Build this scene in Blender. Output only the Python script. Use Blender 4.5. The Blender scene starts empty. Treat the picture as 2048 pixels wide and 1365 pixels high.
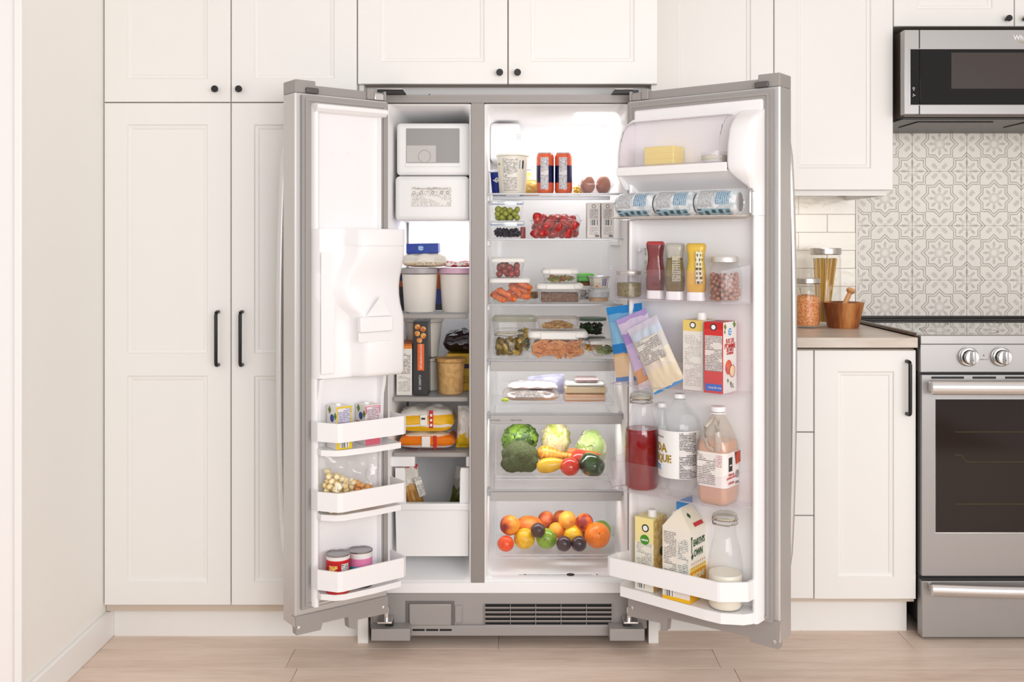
import bpy, bmesh, math, random
from mathutils import Matrix, Vector, noise
S = bpy.context.scene
COL = S.collection
PI = math.pi
R = math.radians
# ---------------------------------------------------------------- camera, world, lights, exposure
F = 1963.0; H = 1.192; YH = 485.0
cam = bpy.data.cameras.new('camera'); camo = bpy.data.objects.new('camera', cam); COL.objects.link(camo)
camo.location = (0, 0, H); camo.rotation_euler = (R(90), 0, 0)
cam.sensor_width = 36; cam.lens = 36 * F / 2048; cam.shift_y = -(682.5 - YH) / 2048; cam.clip_start = .05
S.camera = camo
vs = S.view_settings
vs.view_transform = 'Standard'; vs.look = 'None'; vs.gamma = 1; vs.use_curve_mapping = False
vs.exposure = 0.12
S.cycles.transparent_max_bounces = 40; S.cycles.max_bounces = 10
S.cycles.caustics_reflective = False; S.cycles.caustics_refractive = False
w = bpy.data.worlds.new('world'); S.world = w; w.use_nodes = True
w.node_tree.nodes['Background'].inputs[0].default_value = (1, .995, .995, 1)
w.node_tree.nodes['Background'].inputs[1].default_value = .70
def area(name, loc, aim, sx, sy, power, col=(1, 1, 1)):
    l = bpy.data.lights.new(name, 'AREA'); l.shape = 'RECTANGLE'; l.size = sx; l.size_y = sy; l.energy = power; l.color = col
    o = bpy.data.objects.new(name, l); COL.objects.link(o); o.location = loc
    o.rotation_euler = (Vector(aim) - Vector(loc)).to_track_quat('-Z', 'Y').to_euler()
    return o
area('right_key_light', (2.5, -1.2, 1.30), (0.3, 2.9, .95), 2.2, 1.3, 40, (1, .99, .98))  # added soft key from the right front; no window stands there
area('studio_light', (-1.3, -1.2, 1.9), (0.4, 2.9, 1.0), 2.0, 1.6, 6, (1, .99, .985))
area('front_softbox', (.75, -.9, 1.5), (0.5, 2.9, .95), 1.6, 1.2, 37, (1, .995, .99))
area('fridge_lamp', (.20, 3.13, 1.570), (.20, 3.2, 1.0), .20, .12, .85, (.98, .99, 1))
area('fridge_back_lamp', (.27, 3.10, 1.57), (.2, 3.33, 1.35), .12, .1, .32, (.96, .98, 1))
area('freezer_lamp', (-.24, 3.12, 1.235), (-.24, 3.3, .9), .18, .08, .55, (.97, .985, 1))
area('tile_fill_light', (1.55, 3.30, 1.575), (1.6, 3.5, .95), .5, .05, .25, (1, .97, .92))  # added fill to brighten the wall tiles; the microwave's own lamp is off
area('under_cabinet_lamp', (.94, 3.32, 1.343), (.94, 3.5, .95), .3, .03, .5, (1, .96, .9))
area('deli_lamp', (.12, 3.02, .800), (.12, 3.12, .65), .34, .03, .45, (.97, .985, 1))
area('crisper_lamp', (.12, 3.02, .640), (.12, 3.12, .5), .34, .03, .5, (.97, .985, 1))
area('fruit_lamp', (.12, 3.02, .412), (.12, 3.12, .25), .34, .03, .30, (.97, .985, 1))
# ---------------------------------------------------------------- helpers
def lin(c):
    c = c / 255
    return c / 12.92 if c <= .04045 else ((c + .055) / 1.055) ** 2.4
GAM = [1.0]
def rgb(c): return (lin(c[0]) ** GAM[0], lin(c[1]) ** GAM[0], lin(c[2]) ** GAM[0], 1)
MC = {}
def newmat(name):
    m = bpy.data.materials.new(name); m.use_nodes = True
    nt = m.node_tree
    return m, nt, nt.nodes['Principled BSDF']
def mat(name, c, rough=.5, metal=0, coat=0, bump=0, bscale=100, sub=0, trans=0, spec=.5, emit=0):
    if name in MC: return MC[name]
    m, nt, b = newmat(name)
    b.inputs['Base Color'].default_value = rgb(c); b.inputs['Roughness'].default_value = rough
    b.inputs['Metallic'].default_value = metal; b.inputs['Coat Weight'].default_value = coat
    b.inputs['Specular IOR Level'].default_value = spec
    b.inputs['Transmission Weight'].default_value = trans
    if sub: b.inputs['Subsurface Weight'].default_value = sub; b.inputs['Subsurface Scale'].default_value = .01
    if emit: b.inputs['Emission Color'].default_value = rgb(c); b.inputs['Emission Strength'].default_value = emit
    if bump:
        t = nt.nodes.new('ShaderNodeTexCoord'); n = nt.nodes.new('ShaderNodeTexNoise'); bu = nt.nodes.new('ShaderNodeBump')
        n.inputs['Scale'].default_value = bscale; n.inputs['Detail'].default_value = 3
        bu.inputs['Strength'].default_value = bump; bu.inputs['Distance'].default_value = .002
        nt.links.new(t.outputs['Object'], n.inputs['Vector']); nt.links.new(n.outputs[0], bu.inputs['Height']); nt.links.new(bu.outputs[0], b.inputs['Normal'])
    MC[name] = m
    return m
def clear(name, tint=(250, 250, 250), refl=.05, haze=.06, edge=.35, hazecol=(240, 240, 240)):
    """clear plastic or glass: see-through, reflecting more at grazing angles, a little milky"""
    if name in MC: return MC[name]
    m = bpy.data.materials.new(name); m.use_nodes = True; nt = m.node_tree; nt.nodes.clear()
    out = nt.nodes.new('ShaderNodeOutputMaterial'); tr = nt.nodes.new('ShaderNodeBsdfTransparent'); gl = nt.nodes.new('ShaderNodeBsdfGlossy')
    di = nt.nodes.new('ShaderNodeBsdfDiffuse'); lw = nt.nodes.new('ShaderNodeLayerWeight'); lw.inputs[0].default_value = .35
    p = nt.nodes.new('ShaderNodeMath'); p.operation = 'POWER'; p.inputs[1].default_value = 2.5
    ma = nt.nodes.new('ShaderNodeMath'); ma.operation = 'MULTIPLY_ADD'; ma.inputs[1].default_value = edge; ma.inputs[2].default_value = refl
    m1 = nt.nodes.new('ShaderNodeMixShader'); m2 = nt.nodes.new('ShaderNodeMixShader')
    tr.inputs[0].default_value = rgb(tint); gl.inputs['Roughness'].default_value = .04; di.inputs[0].default_value = rgb(hazecol)
    m1.inputs[0].default_value = haze
    L = nt.links.new
    L(lw.outputs['Facing'], p.inputs[0]); L(p.outputs[0], ma.inputs[0]); L(ma.outputs[0], m2.inputs[0])
    L(tr.outputs[0], m1.inputs[1]); L(di.outputs[0], m1.inputs[2]); L(m1.outputs[0], m2.inputs[1]); L(gl.outputs[0], m2.inputs[2]); L(m2.outputs[0], out.inputs[0])
    MC[name] = m
    return m
class E:
    """tiny node-expression compiler"""
    def __init__(s, nt, k): s.nt = nt; s.k = k
    @staticmethod
    def op(nt, o, *a):
        n = nt.nodes.new('ShaderNodeMath'); n.operation = o
        for i, x in enumerate(a):
            if isinstance(x, E): nt.links.new(x.k, n.inputs[i])
            else: n.inputs[i].default_value = x
        return E(nt, n.outputs[0])
    def __add__(s, o): return E.op(s.nt, 'ADD', s, o)
    __radd__ = __add__
    def __sub__(s, o): return E.op(s.nt, 'SUBTRACT', s, o)
    def __rsub__(s, o): return E.op(s.nt, 'SUBTRACT', o, s)
    def __mul__(s, o): return E.op(s.nt, 'MULTIPLY', s, o)
    __rmul__ = __mul__
    def __truediv__(s, o): return E.op(s.nt, 'DIVIDE', s, o)
    def abs(s): return E.op(s.nt, 'ABSOLUTE', s)
    def min(s, o): return E.op(s.nt, 'MINIMUM', s, o)
    def max(s, o): return E.op(s.nt, 'MAXIMUM', s, o)
    def lt(s, o): return E.op(s.nt, 'LESS_THAN', s, o)
    def gt(s, o): return E.op(s.nt, 'GREATER_THAN', s, o)
    def sqrt(s): return E.op(s.nt, 'SQRT', s)
    def fract(s): return E.op(s.nt, 'FRACT', s)
    def floor(s): return E.op(s.nt, 'FLOOR', s)
def sep(nt, sock):
    n = nt.nodes.new('ShaderNodeSeparateXYZ'); nt.links.new(sock, n.inputs[0])
    return [E(nt, n.outputs[i]) for i in range(3)]
def comb(nt, *a):
    n = nt.nodes.new('ShaderNodeCombineXYZ')
    for i, x in enumerate(a):
        if isinstance(x, E): nt.links.new(x.k, n.inputs[i])
        else: n.inputs[i].default_value = x
    return n.outputs[0]
def noisef(nt, vec, scale, detail=2):
    n = nt.nodes.new('ShaderNodeTexNoise'); n.inputs['Scale'].default_value = scale; n.inputs['Detail'].default_value = detail
    nt.links.new(vec, n.inputs['Vector']); return E(nt, n.outputs[0])
def mixc(nt, f, a, b):
    n = nt.nodes.new('ShaderNodeMix'); n.data_type = 'RGBA'
    if isinstance(f, E): nt.links.new(f.k, n.inputs[0])
    else: n.inputs[0].default_value = f
    for i, x in ((6, a), (7, b)):
        if isinstance(x, tuple): n.inputs[i].default_value = rgb(x)
        else: nt.links.new(x, n.inputs[i])
    return n.outputs[2]
def ramp(nt, f, stops, const=True):
    n = nt.nodes.new('ShaderNodeValToRGB'); cr = n.color_ramp
    cr.interpolation = 'CONSTANT' if const else 'LINEAR'
    while len(cr.elements) < len(stops): cr.elements.new(.5)
    for e, (p, c) in zip(cr.elements, stops): e.position = p; e.color = rgb(c)
    nt.links.new(f.k, n.inputs[0]); return n.outputs[0]
def bands(name, stops, axis=2, rough=.4, const=True, wav=0, metal=0, coat=0):
    """print in bands of colour along one axis of the thing's own box"""
    if name in MC: return MC[name]
    m, nt, b = newmat(name)
    t = nt.nodes.new('ShaderNodeTexCoord'); g = sep(nt, t.outputs['Generated'])[axis]
    if wav: g = g + (noisef(nt, t.outputs['Generated'], 4) - .5) * wav
    nt.links.new(ramp(nt, g, stops, const), b.inputs['Base Color']); b.inputs['Roughness'].default_value = rough; b.inputs['Metallic'].default_value = metal
    b.inputs['Coat Weight'].default_value = coat
    MC[name] = m; return m
def mottle(name, a, c, scale=20, lo=.4, hi=.6, rough=.5, bump=0, d=None, sub=0, coat=0, stretch=(1, 1, 1), detail=3):
    if name in MC: return MC[name]
    m, nt, b = newmat(name)
    t = nt.nodes.new('ShaderNodeTexCoord'); mp = nt.nodes.new('ShaderNodeMapping'); mp.inputs['Scale'].default_value = stretch
    nt.links.new(t.outputs['Object'], mp.inputs[0])
    oi = nt.nodes.new('ShaderNodeObjectInfo'); va = nt.nodes.new('ShaderNodeVectorMath'); va.operation = 'ADD'
    nt.links.new(mp.outputs[0], va.inputs[0]); nt.links.new(oi.outputs['Random'], va.inputs[1])
    n = noisef(nt, va.outputs[0], scale, detail)
    st = [(lo, a), (hi, c)] if d is None else [(lo, a), ((lo + hi) / 2, c), (hi, d)]
    nt.links.new(ramp(nt, n, st, False), b.inputs['Base Color'])
    b.inputs['Roughness'].default_value = rough; b.inputs['Coat Weight'].default_value = coat
    if sub: b.inputs['Subsurface Weight'].default_value = sub; b.inputs['Subsurface Scale'].default_value = .01
    if bump:
        bu = nt.nodes.new('ShaderNodeBump'); bu.inputs['Strength'].default_value = bump; bu.inputs['Distance'].default_value = .003
        nt.links.new(n.k, bu.inputs['Height']); nt.links.new(bu.outputs[0], b.inputs['Normal'])
    MC[name] = m; return m
def fineprint(name, bg=(238, 234, 228), ink=(120, 115, 112), pitch=.0042, dens=.47, cell=640):
    if name in MC: return MC[name]
    m, nt, b = newmat(name)
    t = nt.nodes.new('ShaderNodeTexCoord'); u, v, _ = sep(nt, t.outputs['UV'])
    row = (v / pitch).floor(); line = (v / pitch).fract().lt(.56)
    n = noisef(nt, comb(nt, u * cell, row * 7.3, 0), 1, 1).gt(dens)
    para = noisef(nt, comb(nt, u * 18, row * .23, 3), 1, 0).gt(.36)
    nt.links.new(mixc(nt, line * n * para, bg, ink), b.inputs['Base Color']); b.inputs['Roughness'].default_value = .45
    MC[name] = m; return m
def barcode(name='barcode_print', bg=(240, 240, 238), ink=(45, 45, 50), cell=520):
    if name in MC: return MC[name]
    m, nt, b = newmat(name)
    t = nt.nodes.new('ShaderNodeTexCoord'); u, v, _ = sep(nt, t.outputs['UV'])
    n = noisef(nt, comb(nt, u * cell, .5, 0), 1, 0).gt(.5)
    nt.links.new(mixc(nt, n, bg, ink), b.inputs['Base Color']); MC[name] = m; return m
# ---- meshes
def mesh(name, vs_, fs, ms=None, smooth=True, ang=40, uv=None, mi=None):
    me = bpy.data.meshes.new(name); me.from_pydata([tuple(v) for v in vs_], [], fs)
    if smooth:
        me.polygons.foreach_set('use_smooth', [True] * len(me.polygons)); me.set_sharp_from_angle(angle=R(ang))
    if uv:
        l = me.uv_layers.new(name='uv')
        for p in me.polygons:
            for li in p.loop_indices: l.data[li].uv = uv[me.loops[li].vertex_index]
    if mi:
        for p, k in zip(me.polygons, mi): p.material_index = k
    for m in (ms if isinstance(ms, (list, tuple)) else [ms]): me.materials.append(m)
    me.update(); return me
WM = {}
def obj(name, me, parent=None, loc=(0, 0, 0), rot=(0, 0, 0), M=None, label=None, cat=None, group=None, kind=None):
    o = bpy.data.objects.new(name, me); COL.objects.link(o)
    Wm = (M or Matrix()) @ Matrix.Translation(loc) @ (Matrix.Rotation(rot[2], 4, 'Z') @ Matrix.Rotation(rot[1], 4, 'Y') @ Matrix.Rotation(rot[0], 4, 'X'))
    WM[o.name] = Wm
    if parent: o.parent = parent; o.matrix_basis = WM[parent.name].inverted() @ Wm
    else: o.matrix_basis = Wm
    if label: o['label'] = label
    if cat: o['category'] = cat
    if group: o['group'] = group
    if kind: o['kind'] = kind
    return o
def thing(name, label, cat, loc=(0, 0, 0), rz=0, group=None, M=None):
    return obj(name, None, None, loc, (0, 0, rz), M, label, cat, group)
BC = {}
def bx(sx, sy, sz, m, b=0, seg=2):
    """box, base centre at the origin"""
    k = ('b', round(sx, 4), round(sy, 4), round(sz, 4), m.name, round(b, 4))
    if k in BC: return BC[k]
    bm = bmesh.new(); bmesh.ops.create_cube(bm, size=1)
    for v in bm.verts: v.co = (v.co.x * sx, v.co.y * sy, (v.co.z + .5) * sz)
    if b: bmesh.ops.bevel(bm, geom=bm.edges[:], offset=min(b, sx * .45, sy * .45, sz * .45), segments=seg, profile=.5, affect='EDGES')
    me = bpy.data.meshes.new('box'); bm.to_mesh(me); bm.free(); me.materials.append(m)
    if b:
        for p in me.polygons: p.use_smooth = max(abs(p.normal.x), abs(p.normal.y), abs(p.normal.z)) < .999
    BC[k] = me; return me
def box(name, x0, x1, y0, y1, z0, z1, m, parent=None, b=0, **k):
    return obj(name, bx(x1 - x0, y1 - y0, z1 - z0, m, b), parent, ((x0 + x1) / 2, (y0 + y1) / 2, z0), **k)
def boxes(name, lst, m, parent=None, loc=(0, 0, 0), **k):
    v = []; f = []
    for (x0, x1, y0, y1, z0, z1) in lst:
        n = len(v); v += [(x0, y0, z0), (x1, y0, z0), (x1, y1, z0), (x0, y1, z0), (x0, y0, z1), (x1, y0, z1), (x1, y1, z1), (x0, y1, z1)]
        f += [(n, n + 3, n + 2, n + 1), (n + 4, n + 5, n + 6, n + 7), (n, n + 1, n + 5, n + 4), (n + 1, n + 2, n + 6, n + 5), (n + 2, n + 3, n + 7, n + 6), (n + 3, n, n + 4, n + 7)]
    v = [(a[0] - loc[0], a[1] - loc[1], a[2] - loc[2]) for a in v]
    return obj(name, mesh(name, v, f, m, False), parent, loc, **k)
def rr(w, d, r, n=5):
    """rounded rectangle ring"""
    r = min(r, w / 2 - 1e-5, d / 2 - 1e-5); P = []
    for (cx, cy, a) in ((w / 2 - r, -d / 2 + r, -PI / 2), (w / 2 - r, d / 2 - r, 0), (-w / 2 + r, d / 2 - r, PI / 2), (-w / 2 + r, -d / 2 + r, PI)):
        for i in range(n + 1):
            t = a + PI / 2 * i / n; P.append((cx + r * math.cos(t), cy + r * math.sin(t)))
    return P
def circ(r, n=28): return [(r * math.cos(2 * PI * i / n), r * math.sin(2 * PI * i / n)) for i in range(n)]
def loft(name, rings, ms, cap0=True, cap1=True, mi=None, ang=40, ax='z'):
    """rings: list of (z, [(x,y)...]); UV runs round and up in metres"""
    v = []; f = []; k = []; uv = []; n = len(rings[0][1])
    for z, P in rings:
        for i, p in enumerate(P): v.append((p[0], p[1], z)); uv.append((i * .01, z))
    for j in range(len(rings) - 1):
        for i in range(n):
            a = j * n + i; b = j * n + (i + 1) % n
            f.append((a, b, b + n, a + n)); k.append(mi[j] if mi else 0)
    if cap0: f.append(tuple(range(n))[::-1]); k.append(mi[0] if mi else 0)
    if cap1: f.append(tuple((len(rings) - 1) * n + i for i in range(n))); k.append(mi[-1] if mi else 0)
    if ax == 'y': v = [(a, c, -b) if 0 else (a, c, b) for a, b, c in v]
    if ax == 'y': f = [tuple(reversed(q)) for q in f]
    if ax == 'x': v = [(c, a, b) for a, b, c in v]
    return mesh(name, v, f, ms, True, ang, uv, k)
def lathe(name, prof, ms, n=28, mi=None, ang=40, cap0=True, cap1=True):
    """prof: list of (r,z)"""
    return loft(name, [(z, circ(max(r, 1e-4), n)) for r, z in prof], ms, cap0, cap1, mi, ang)
def shell(name, secs, th, m, medge=None, n=5, floor=True, fth=None):
    """open vessel with wall thickness: secs = (z,w,d,r) bottom to top"""
    fth = fth or th
    R_ = [(z, rr(w_, d_, r_, n)) for z, w_, d_, r_ in secs]
    inn = [(max(z, secs[0][0] + fth) if i == 0 else z, rr(w_ - 2 * th, d_ - 2 * th, max(r_ - th, .0005), n)) for i, (z, w_, d_, r_) in enumerate(secs)]
    rings = R_ + inn[::-1]; k = [0] * (len(rings) - 1)
    if medge: k[len(R_) - 1] = 1
    return loft(name, rings, [m] + ([medge] if medge else []), True, True, k)
def vcirc(name, prof, th, m, n=28):
    """open round vessel with wall thickness"""
    inn = [(max(r - th, .001), z + (th if i == 0 else 0)) for i, (r, z) in enumerate(prof)]
    return lathe(name, prof + inn[::-1], m, n)
def tube(name, pts, r, m, n=8, closed=False):
    v = []; f = []; P = [Vector(p) for p in pts]; L = len(P)
    for i, p in enumerate(P):
        a = P[i - 1] if (i or closed) else p; b = P[(i + 1) % L] if (i < L - 1 or closed) else p
        t = (b - a).normalized(); up = Vector((0, 0, 1)) if abs(t.z) < .9 else Vector((0, 1, 0))
        s = t.cross(up).normalized(); u = s.cross(t)
        for j in range(n):
            an = 2 * PI * j / n; v.append(p + s * (r * math.cos(an)) + u * (r * math.sin(an)))
    for i in range(L if closed else L - 1):
        for j in range(n):
            a = i * n + j; b = i * n + (j + 1) % n; c = ((i + 1) % L) * n
            f.append((a, b, c + (j + 1) % n, c + j))
    if not closed: f += [tuple(range(n))[::-1], tuple((L - 1) * n + j for j in range(n))]
    return mesh(name, v, f, m)
def prism(name, P, z0, z1, m, ax='z', smooth=False, ang=40):
    n = len(P); v = [(x, y, z0) for x, y in P] + [(x, y, z1) for x, y in P]
    f = [tuple(range(n))[::-1], tuple(range(n, 2 * n))] + [(i, (i + 1) % n, n + (i + 1) % n, n + i) for i in range(n)]
    if ax == 'y': v = [(a, c, b) for a, b, c in v]; f = [tuple(reversed(q)) for q in f]
    if ax == 'x': v = [(c, a, b) for a, b, c in v]
    return mesh(name, v, f, m, smooth, ang)
def wall2(name, P, th, z0, z1, m, medge=None, z1b=None):
    """upright strip of thickness th along an open path P (offset to its left)"""
    L = len(P); Q = []
    for i, p in enumerate(P):
        a = Vector(P[max(i - 1, 0)]); b = Vector(P[min(i + 1, L - 1)])
        ns = []
        if i > 0: d = (Vector(p) - a).normalized(); ns.append(Vector((-d.y, d.x)))
        if i < L - 1: d = (b - Vector(p)).normalized(); ns.append(Vector((-d.y, d.x)))
        nn = sum(ns, Vector((0, 0))).normalized(); sc = th / max(.3, nn.dot(ns[0]))
        Q.append((p[0] + nn.x * sc, p[1] + nn.y * sc))
    v = []; f = []; k = []
    for i in range(L):
        zz = z1[i] if isinstance(z1, (list, tuple)) else z1
        v += [(P[i][0], P[i][1], z0), (Q[i][0], Q[i][1], z0), (Q[i][0], Q[i][1], zz), (P[i][0], P[i][1], zz)]
    for i in range(L - 1):
        a = 4 * i
        for j in range(4):
            f.append((a + j, a + 4 + j, a + 4 + (j + 1) % 4, a + (j + 1) % 4)); k.append(1 if (medge and j in (0, 2)) else 0)
    f += [(0, 1, 2, 3), tuple(4 * (L - 1) + j for j in (3, 2, 1, 0))]; k += [1 if medge else 0] * 2
    return mesh(name, v, f, [m] + ([medge] if medge else []), False, mi=k)
def patch(w_, h_, m):
    """flat print, facing -Y, centred on x, base at z=0, UV in metres"""
    return mesh('print', [(-w_ / 2, 0, 0), (w_ / 2, 0, 0), (w_ / 2, 0, h_), (-w_ / 2, 0, h_)], [(0, 1, 2, 3)], m, False, uv=[(0, 0), (w_, 0), (w_, h_), (0, h_)])
def cpatch(r0, r1, h_, a0, a1, m, n=14):
    """curved print round a (tapered) cylinder; angles measured from -Y towards +X"""
    v = []; uv = []; f = []
    for i in range(n + 1):
        a = R(a0 + (a1 - a0) * i / n)
        for r_, z in ((r0, 0), (r1, h_)): v.append((r_ * math.sin(a), -r_ * math.cos(a), z)); uv.append((a * r0, z))
    for i in range(n): f.append((2 * i, 2 * i + 2, 2 * i + 3, 2 * i + 1))
    return mesh('print', v, f, m, True, uv=uv)
TC = {}
def text(name, s, size, m, parent=None, loc=(0, 0, 0), rot=(0, 0, 0), bold=0, align='CENTER', ext=.0002, sx=1, **k):
    """lettering as a thin mesh, facing -Y"""
    c = bpy.data.curves.new('t', 'FONT'); c.body = s; c.size = size; c.align_x = align; c.align_y = 'CENTER'; c.offset = bold; c.extrude = ext; c.resolution_u = 2
    o = bpy.data.objects.new('t', c); COL.objects.link(o)
    me = bpy.data.meshes.new_from_object(o.evaluated_get(bpy.context.evaluated_depsgraph_get())); bpy.data.objects.remove(o)
    for v in me.vertices: v.co = (v.co.x * sx, -v.co.z, v.co.y)
    me.materials.clear(); me.materials.append(m)
    return obj(name, me, parent, loc, rot, **k)
def ico(r, m, sub=2, sc=(1, 1, 1), amp=0, fr=1, seed=0):
    bm = bmesh.new(); bmesh.ops.create_icosphere(bm, subdivisions=sub, radius=1)
    for v in bm.verts:
        d = 1 + (amp * noise.noise(v.co * fr + Vector((seed, seed * 2.3, 0))) if amp else 0)
        v.co = Vector((v.co.x * sc[0], v.co.y * sc[1], v.co.z * sc[2])) * d * r
    me = bpy.data.meshes.new('blob'); bm.to_mesh(me); bm.free(); me.materials.append(m)
    me.polygons.foreach_set('use_smooth', [True] * len(me.polygons)); return me
def pouch(w_, h_, t, m, nu=18, nv=22, seal=.06, wr=.1, seed=1, flat=0, sides=True, fold=0):
    """a filled bag: standing in the x-z plane, thickness along y, sealed flat at both ends; base at z=0"""
    v = []; f = []; uv = []
    def th(a, b):
        e = 1 - abs(a) ** 3 if sides else 1; bb = (b - seal) / (1 - 2 * seal)
        if bb <= 0 or bb >= 1: return .0012
        return .0012 + t / 2 * max(e, 0) ** .5 * (math.sin(PI * min(max(bb, 0), 1)) ** .45)
    for s in (-1, 1):
        for j in range(nv + 1):
            b = j / nv
            for i in range(nu + 1):
                a = -1 + 2 * i / nu
                k = th(a, b) * (1 + wr * 2.2 * noise.noise(Vector((a * 3 + seed, b * 4, s * 2.1)))) + (wr * .02 * noise.noise(Vector((a * 7, b * 9 + seed, s))) if abs(a) < 1 else 0) * (1 if .0013 < th(a, b) else .3)
                pin = 1 - .06 * math.sin(PI * b) * wr * 5
                off = fold * t * math.sin(b * PI) * .3
                v.append((a * w_ / 2 * pin, s * max(k, .0008) + off + (.15 * wr * t * math.sin(a * 9 + seed) if (b < seal or b > 1 - seal) else 0), b * h_)); uv.append((a * w_ / 2, b * h_))
    n1 = (nu + 1) * (nv + 1)
    for s in (0, 1):
        for j in range(nv):
            for i in range(nu):
                q = [s * n1 + j * (nu + 1) + i, s * n1 + j * (nu + 1) + i + 1, s * n1 + (j + 1) * (nu + 1) + i + 1, s * n1 + (j + 1) * (nu + 1) + i]
                f.append(tuple(q if s == 0 else q[::-1]))
    for j in range(nv):
        for i in (0, nu):
            a = j * (nu + 1) + i; b = a + nu + 1
            f.append((a, b, n1 + b, n1 + a) if i == nu else (b, a, n1 + a, n1 + b)) if 0 else f.append((a, n1 + a, n1 + b, b) if i == 0 else (b, n1 + b, n1 + a, a))
    for i in range(nu):
        for j in (0, nv):
            a = j * (nu + 1) + i; f.append((a, a + 1, n1 + a + 1, n1 + a) if j == nv else (a + 1, a, n1 + a, n1 + a + 1))
    return mesh('pouch', v, f, m, True, 60, uv)
def px(p, D): return (p - 1024) * D / F
def pz(p, D): return H - (p - YH) * D / F
def pw(n, D): return n * D / F
# ---------------------------------------------------------------- materials of the place
M_cab = mat('cabinet_paint', (239, 237, 234), .38)
M_cabL = mat('wall_paint', (247, 245, 240), .55)
M_trim = mat('trim_paint', (245, 243, 241), .4)
M_dark = mat('dark_gap', (70, 58, 50), .8)
M_blk = mat('black_metal', (34, 32, 32), .38, .3)
M_white = mat('white_plastic', (243, 241, 242), .3, coat=.1)
M_liner = mat('liner_plastic', (240, 239, 239), .32, coat=.15)
M_gray = mat('gray_painted_steel', (147, 140, 136), .42, .25, bump=.12, bscale=900)
M_gplas = mat('gray_plastic', (158, 152, 149), .45)
M_gask = mat('gray_gasket', (160, 155, 152), .55)
def steel(name, c=(186, 182, 180), rough=.3, st=(1, 1, 60), metal=.9):
    m, nt, b = newmat(name)
    t = nt.nodes.new('ShaderNodeTexCoord'); mp = nt.nodes.new('ShaderNodeMapping'); mp.inputs['Scale'].default_value = st
    nt.links.new(t.outputs['Object'], mp.inputs[0]); n = noisef(nt, mp.outputs[0], 22, 4)
    nt.links.new((n * .14 + (rough - .07)).k, b.inputs['Roughness']); b.inputs['Base Color'].default_value = rgb(c); b.inputs['Metallic'].default_value = metal
    MC[name] = m; return m
M_ss = steel('brushed_steel', (172, 169, 168), .36, (1, 1, 40), .75)
M_ssd = steel('door_skin_steel', (206, 203, 201), .38, (40, 40, 1), .6)
M_chrome = mat('chrome', (225, 225, 226), .12, 1)
M_ssh = mat('handle_steel', (226, 222, 220), .22, .9)
M_bglass = mat('black_glass', (20, 16, 15), .07, 0, spec=.35)
M_bplas = mat('black_plastic', (30, 29, 30), .35)
M_ink = mat('black_print', (40, 38, 40), .5)
M_inkg = mat('grey_print', (120, 116, 114), .5)
# ---------------------------------------------------------------- shell of the room
YW = 3.575
def st(name, *a, **k): return box(name, *a, kind='structure', **k)
# floor: subfloor and laid boards
fl = st('floor', -2.4, 2.9, -1.5, YW, -.06, -.009, mat('subfloor', (120, 95, 78), .8))
def plank_mat():
    m, nt, b = newmat('pale_oak_board')
    t = nt.nodes.new('ShaderNodeTexCoord'); oi = nt.nodes.new('ShaderNodeObjectInfo')
    va = nt.nodes.new('ShaderNodeVectorMath'); va.operation = 'MULTIPLY_ADD'; va.inputs[1].default_value = (1.1, 9, 1)
    sc = nt.nodes.new('ShaderNodeVectorMath'); sc.operation = 'SCALE'; sc.inputs['Scale'].default_value = 40
    cb = comb(nt, E(nt, oi.outputs['Random']), E(nt, oi.outputs['Random']) * 3, 0); nt.links.new(cb, sc.inputs[0])
    nt.links.new(t.outputs['Object'], va.inputs[0]); nt.links.new(sc.outputs[0], va.inputs[2])
    n1 = noisef(nt, va.outputs[0], 2.2, 5); n2 = noisef(nt, va.outputs[0], 11, 6)
    n = n1 * .6 + n2 * .4 + (E(nt, oi.outputs['Random']) - .5) * .10
    nt.links.new(ramp(nt, n, [(.25, (206, 180, 162)), (.45, (225, 202, 185)), (.58, (233, 212, 196)), (.75, (239, 222, 208))], False), b.inputs['Base Color'])
    b.inputs['Roughness'].default_value = .42
    bu = nt.nodes.new('ShaderNodeBump'); bu.inputs['Strength'].default_value = .15; bu.inputs['Distance'].default_value = .001
    nt.links.new(n2.k, bu.inputs['Height']); nt.links.new(bu.outputs[0], b.inputs['Normal'])
    return m
M_pl = plank_mat(); random.seed(5)
PW = .1315; y = 3.008
pme = {}
def plank(x0, x1, yb):
    L_ = round(x1 - x0, 3)
    obj('floor_board', bx(L_ - .0012, PW - .0012, .009, M_pl, .0006, 1), fl, ((x0 + x1) / 2, yb - PW / 2, -.009))
offs = {0: [px(1785, 3.004) - 1.2, px(1785, 3.004)], 1: [px(590, 2.876), px(1857, 2.8)], 2: [px(1520, 2.7)]}
row = -4
while True:
    yb = 3.008 - row * PW
    if yb < .35: break
    if yb <= YW + .1:
        cut = {0: -.02 + 1.2, 1: -.635, 2: .62}.get(row, random.uniform(-1, 1))
        xs = [cut + 1.22 * k for k in range(-3, 4)]; xs = [-2.4] + [x for x in xs if -2.35 < x < 2.85] + [2.9]
        if yb > YW: pass
        else:
            for a_, b_ in zip(xs, xs[1:]): plank(a_, b_, yb)
    row += 1
wb = st('wall_back', -1.3, 2.9, YW + .009, YW + .1, 0, 2.62, mat('back_wall_paint', (226, 222, 220), .6))
st('wall_left', -1.32, -1.217, 2.447, YW + .009, 0, 2.62, M_cabL)
st('wall_front_left', -2.4, -1.222, 2.437, 2.547, 0, 2.62, mat('return_wall_paint', (246, 242, 240), .55))
st('trim_1', -1.232, -1.212, 2.425, 2.447, 0, 2.62, M_trim, b=.003)
st('baseboard_left', -1.217, -1.204, 2.447, 3.0, 0, .0845, M_trim, b=.003)
st('wall_right', 2.8, 2.9, 1.6, YW, 0, 2.62, M_cabL)
st('ceiling', -2.4, 2.9, .9, YW + .1, 2.62, 2.7, M_trim)
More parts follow.
